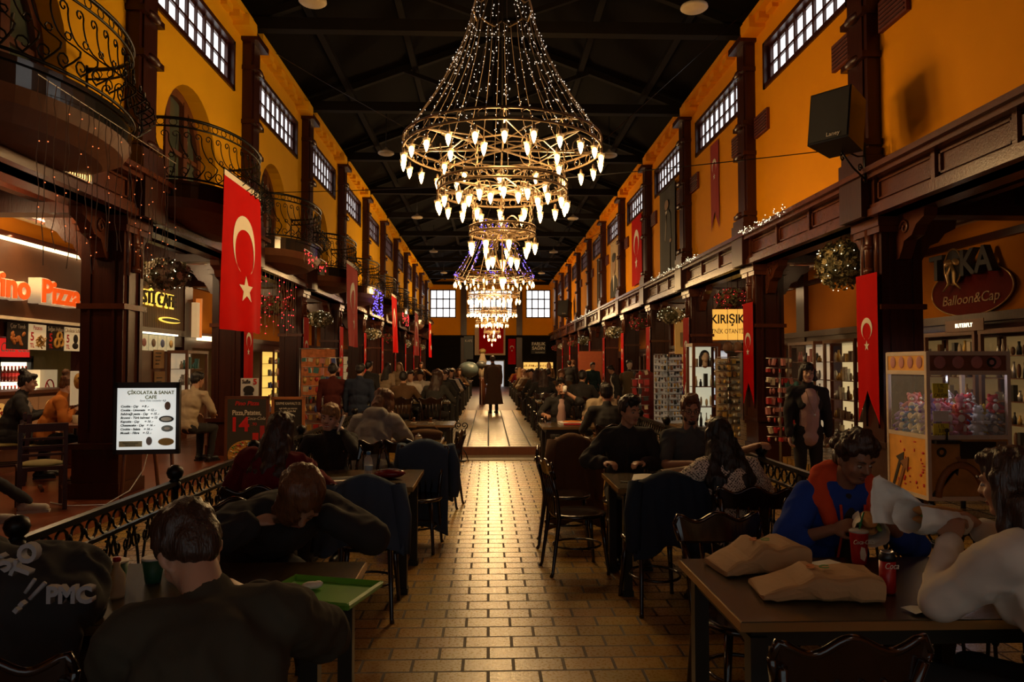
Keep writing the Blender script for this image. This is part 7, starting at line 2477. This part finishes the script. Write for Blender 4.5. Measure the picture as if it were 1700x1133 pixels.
# coats over chair backs
def drape(x, y, face, z0, mt, label, wd=.5, back=.6, front=.25, seed=1, name='jacket', cat='jacket', top=.885, flare=.1):
    root = thing(name, label, cat, (x, y, z0), R(face))
    rnd = random.Random(seed)
    m = MB()
    tot = front + back + .08
    def f(u, v):
        s_ = v * tot
        if s_ < front:
            yy, zz = -.205, top - (front - s_)
        elif s_ < front + .08:
            q = (s_ - front) / .08
            yy, zz = -.205 - .11 * q, top + .018 * math.sin(PI * q)
        else:
            q = (s_ - front - .08)
            yy, zz = -.315 - .10 * (q / back) , top - q
        w_ = wd * (1 + flare * max(0, (s_ - front)) / back * 1.5)
        xx = (u - .5) * w_
        k = max(0, s_ - front) / back
        fold = (.025 + .03 * k) * noise.noise(V((u * 6 + seed, v * 1.6, seed))) + .012 * math.sin(u * 17 + seed)
        return (xx + .02 * noise.noise(V((v * 4, seed, u))), yy - abs(fold) * (1 if s_ > front else -.3), zz - .02 * math.cos(u * PI * 2) - .03 * k * noise.noise(V((u * 4, 7, seed))) - .04 * abs(u - .5) ** 2 * 4)
    m.sheet(f, 22, 34)
    o = m.build('cloth', mt, root)
    sm = o.modifiers.new('s', 'SOLIDIFY'); sm.thickness = .018; sm.offset = 0
    # sleeves hanging at both sides
    for q in (-1, 1):
        t = MB()
        t.tube([(q * wd * .48, -.3, top - .02), (q * wd * .56, -.35, top - .2), (q * wd * .56, -.38, top - .42), (q * wd * .54, -.38, top - min(.6, back))], [.05, .055, .05, .042], 10)
        t.build('sleeve', mt, root)
    return root
NAVYJ = cloth('dark_navy_padded', (.02, .028, .045)); COATB = cloth('brown_wool', (.12, .065, .035))
drape(1.12, 4.86, 5, 0, NAVYJ, 'navy jacket hung over the chair before the notebook table', .46, .42, .3, 2)
drape(.78, 7.45, 10, 0, COATB, 'long brown coat hanging to the floor over a chair back by the aisle', .44, .82, .2, 5, 'long_coat', 'coat', flare=.25)
drape(-.78, 4.78, 4, 0, C_JEAN, 'faded denim jacket over the chair before the bottle table', .42, .36, .3, 3)
drape(-.62, 6.42, 172, 0, C_JEAN, 'blue denim jacket hanging low over the chair by the aisle, left', .46, .5, .76, 7, flare=.0)

# bottle table
wb = lathe_thing('water_bottle', 'clear plastic water bottle with blue cap on the left table', 'bottle', (-.87, 5.3, .752),
            [('bottle_body', [(.028, 0), (.032, .01), (.032, .06), (.029, .075), (.032, .09), (.032, .14), (.028, .165), (.013, .195), (.013, .205)], mat('clear_pet', (.75, .7, .62), .06, alpha=.38), 20),
             ('water', [(.027, .004), (.029, .06), (.028, .1)], mat('pale_water', (.5, .45, .38), .05, alpha=.35), 16),
             ('paper_label', [(.0325, .09), (.0328, .092), (.0328, .122), (.0325, .124)], mat('pale_blue_label', (.3, .42, .5), .5), 20), ('cap', [(.0155, .2), (.0155, .222), (.01, .224)], mat('blue_bottle_cap', (.05, .2, .45), .4), 16)])
rp_ = thing('red_purse', 'dark red purse lying on the bottle table', 'purse', (-.74, 5.5, .752)); m = MB(); m.ell((0, 0, .035), (.12, .07, .036)); m.build('body', mat('dark_red_leather', (.2, .01, .012), .25), rp_); m = MB(); m.tube([(-.09, -.02, .06), (0, -.03, .075), (.09, -.02, .06)], .004, 5); m.build('zip', STEEL, rp_)
rp_ = thing('magazine', 'white and dark magazine on the bottle table by the maroon cardigan', 'magazine', (-1.05, 5.4, .752), .3); m = MB(); m.box((0, 0, .006), (.26, .2, .012)); m.build('pages', WHITE, rp_); m = MB(); m.box((-.02, .02, .0135), (.16, .11, .003)); m.build('dark_picture', BLK, rp_)
# phone of the laughing woman
Lw = bpy.data.objects[_.name]
pw_ = wpt(Lw, PHONE_AT) + V((-.015, -.0, .07))
ph = thing('phone', 'white phone held at the laughing woman\'s ear', 'phone', pw_, 0); m = MB(); m.box((0, 0, 0), (.012, .07, .14), Matrix.Rotation(.35, 3, 'Y')); m.build('case', WHITE, ph); m = MB(); m.box((-.008, 0, 0), (.002, .06, .12), Matrix.Rotation(.35, 3, 'Y')); m.build('screen', BLACKP, ph)
# notebook table
nb_ = thing('notebook', 'open white notebook with lilac page edges on the right table', 'notebook', (1.17, 5.35, .752), R(-14)); m = MB(); m.box((0, 0, .008), (.2, .28, .016)); m.build('page_block', mat('lilac_page_edge', (.5, .45, .62), .6), nb_); m = MB(); m.sheet(lambda u, v: ((u - .5) * .2, (v - .5) * .28, .018 + .008 * math.sin(u * PI)), 8, 2); m.build('top_page', WHITE, nb_)
rl = thing('rolled_paper', 'rolled cream drawing paper on the table before the man with glasses', 'paper roll', (1.42, 5.5, .785), R(38))
m = MB()
m.sheet(lambda u, v: ((v - .5) * .34, (.032 + .004 * u) * math.cos(u * 4 * PI), (.032 + .004 * u) * math.sin(u * 4 * PI)), 40, 4)
m.sheet(lambda u, v: ((v - .5) * .34, .03 - u * .2, -.032 + .004 * math.sin(u * 6)), 8, 3)
m.build('sheet', mat('cream_drawing_paper', (.62, .55, .42), .7), rl)
pn_ = thing('pen', 'dark pen lying on the right table edge by the notebook', 'pen', (1.02, 5.22, .757), R(-30)); m = MB(); m.tube([(-.07, 0, 0), (.06, 0, 0)], .0045, 8); m.build('barrel', BLACKP, pn_); m = MB(); m.tube([(.06, 0, 0), (.075, 0, 0)], [.004, .001], 8); m.build('tip', STEEL, pn_)
# table behind
for k, (x, y, a, lb) in enumerate(((1.45, 8.2, .1, 'stack of white papers on the table behind the glasses man'), (.98, 8.3, .4, 'loose white papers on the table behind the young man'))):
    q = thing('paper_stack', lb, 'papers', (x, y, .752), a); m = MB(); m.box((0, 0, .008), (.28, .2, .016)); m.box((.02, .01, .019), (.27, .19, .006), Matrix.Rotation(.12, 3, 'Z')); m.build('sheets', WHITE, q); m = MB(); m.box((.1, .05, .028), (.07, .05, .012)); m.build('cream_block', mat('cream_block', (.6, .5, .3), .6), q)
# napkin table with glass tea set
q = thing('leather_bag', 'flat brown leather bag on the table before the hoodie sitter', 'bag', (-.72, 8.4, .752)); m = MB(); m.ell((0, 0, .06), (.2, .07, .06)); m.box((0, 0, .03), (.36, .12, .06)); m.build('body', C_BRN, q); m = MB(); m.tube([(-.14, 0, .1), (-.1, 0, .14), (.1, 0, .14), (.14, 0, .1)], .008, 6); m.build('handle', C_BRN, q)
lathe_thing('sugar_bowl', 'small glass sugar bowl with silver lid on the left table', 'bowl', (-.78, 8.12, .752), [('bowl', [(.02, 0), (.04, .015), (.042, .045), (.035, .055)], GLS, 16), ('lid', [(.037, .055), (.03, .07), (.008, .078), (.01, .088), (.002, .092)], STEEL, 16)])
q = thing('white_napkins', 'crumpled white napkins beside the hoodie sitter', 'napkin', (-1.0, 8.1, .752)); m = MB()
for k in range(5):
    m.ell((random.uniform(-.06, .06), random.uniform(-.03, .03), .018), (.04, .025, .018), Matrix.Rotation(k, 3, 'Z'), 7, 5)
m.build('paper', WHITE, q)
q = thing('small_plate', 'small white plate with a red cloth edge on the left table', 'plate', (-.72, 7.99, .752)); m = MB(); m.lathe([(.04, 0), (.045, .004), (.075, .012), (.072, .014), (.04, .007)], n=20); m.build('dish', WHITE, q); m = MB(); m.lathe([(.04, .008), (.03, .02), (.01, .024)], n=12); m.build('pastry', BREAD, q)
# left table before the step: game pieces and plates
for k in range(3):
    lathe_thing('tea_glass', 'small tea glass on the left table before the step, %s in the row' % ('first' if k == 0 else ORD[k]), 'glass', (-1.35 + k * .25, 10.7 + .04 * (k % 2), .752), [('glass', [(.025, 0), (.03, .005), (.018, .02), (.016, .05), (.024, .08)], mat('brown_tea_glass', (.12, .04, .01), .1, alpha=.8), 12), ('saucer', [(.03, -.0), (.045, .006), (.043, .008)], WHITE, 12)], 'tea glasses on the left table before the step')
# pizza box, cola bottle, white cup
pz = thing('pizza_box', 'open white and red pizza box before the drinking man', 'box', (1.2, 10.35, .752), R(3)); m = MB(); m.box((0, 0, .02), (.38, .32, .04)); m.build('carton', WHITE, pz); m = MB(); m.box((0, -.162, .02), (.3, .004, .026)); m.build('red_print', RED, pz); m = MB(); m.lathe([(.14, .041), (.13, .05), (.02, .052)], n=20); m.build('pizza', FRYB, pz)
cbt = lathe_thing('cola_bottle', 'tall half-full cola bottle with red label beside the pizza box', 'bottle', (1.43, 10.25, .752), [('bottle_body', [(.03, 0), (.034, .02), (.032, .06), (.034, .12), (.014, .2), (.013, .22)], mat('clear_pet', (0, 0, 0)), 16), ('cola', [(.03, .003), (.031, .06), (.03, .065)], mat('dark_cola', (.02, .005, .003), .1), 14), ('paper_label', [(.0345, .07), (.035, .075), (.035, .115), (.0345, .12)], COLAR, 16), ('cap', [(.016, .218), (.016, .236)], COLAR, 14)])
q = thing('paper_plate', 'white paper with food before the beige shirt man', 'plate', (1.75, 10.4, .752)); m = MB(); m.lathe([(.1, 0), (.13, .012), (.12, .014), (.09, .004)], n=18); m.build('dish', WHITE, q); m = MB(); m.ell((0, 0, .03), (.07, .05, .025)); m.build('food', FRYB, q)
cp_ = wpt(D_, dar[0][2]) + V((-.045, -.06, .06))
wc = thing('white_cup', 'white paper cup held at the drinking man\'s mouth', 'cup', cp_); m = MB(); m.lathe([(.026, -.045), (.036, .045)], n=16, axis=(.1, .5, .85)); m.build('cup_body', WHITE, wc); m = MB(); m.tube([V((.036 * math.cos(a * PI / 8), .036 * math.sin(a * PI / 8) * .85 + .025, .04 - .018 * math.sin(a * PI / 8))) for a in range(16)], .003, 5, closed=True); m.build('rim', WHITE, wc)
# necklaces of the standing woman
nkc = thing('necklace', 'long thin necklace worn by the standing woman in the black jacket', 'necklace', (3.52, 7.76, 0)); m = MB()
m.tube([(-.06, .02, 1.32), (-.05, -.03, 1.2), (0, -.045, 1.08), (.05, -.03, 1.2), (.06, .02, 1.32)], .003, 4); m.build('chain', EDGE, nkc)
m = MB(); m.ell((0, -.05, 1.06), (.012, .006, .018)); m.build('pendant', STEEL, nkc)
# balloons / umbrella shapes far away
for k, (px, py, r_, c, lb) in enumerate(((778, 614, .3, (.09, .12, .12), 'large pale blue-green balloon cluster left of the coated figure'), (799, 606, .15, (.05, .05, .05), 'dark round balloon beside the coated figure'))):
    p = P(px, py, 24.5)
    q = thing('balloon', lb, 'balloon', p, 0, None); m = MB(); m.ell((0, 0, 0), (r_ * 1.2, r_, r_ * .9)); m.ell((r_ * .2, 0, -r_ * .95), .03); m.build('skin', mat('balloon_skin_%d' % k if False else ('pale_teal_balloon' if k == 0 else 'black_balloon'), c, .3), q)
    m = MB(); m.tube([(0, 0, -r_ * .8), (.02, 0, -(p.z - .15))], .004, 4); m.build('string', WHITE, q)
# side tables/plinths hidden, far cabinet with dishes
q = thing('flower_pot_stand', 'small stand with pale flower figure left of the coated figure, far back', 'ornament', P(801, 640, 27) * 1); q.location.z = .15
m = MB(); m.lathe([(.12, 0), (.1, .9), (.14, 1.0)], n=14); m.build('stand', WOODM, q); m = MB(); m.lathe([(.12, 1.0), (.18, 1.25), (.12, 1.45), (.16, 1.6), (.06, 1.9)], n=14); m.build('figure', C_BGE, q); m = MB(); m.ell((0, 0, 1.98), (.13, .13, .1)); m.build('top', mat('olive_gold_top', (.25, .17, .05), .6), q)

# unseen lamp added out of view to brighten the foreground
pl_ = thing('added_fill_lamp', 'added unseen fill lamp hanging out of view above the foreground', 'lamp', (2.2, .1, 3.1))
m = MB(); m.lathe([(.03, .2), (.06, .16), (.2, .02), (.2, .0)], n=20); m.tube([(0, 0, .2), (0, 0, 4.8)], .008, 5); m.build('shade_and_cord', IRON, pl_)
m = MB(); m.ell((0, 0, -.02), .05); m.build('bulb', BULBF, pl_)
plight('added_fill_light', (0, 0, -.12), 7, (1, .8, .58), .12, pl_)
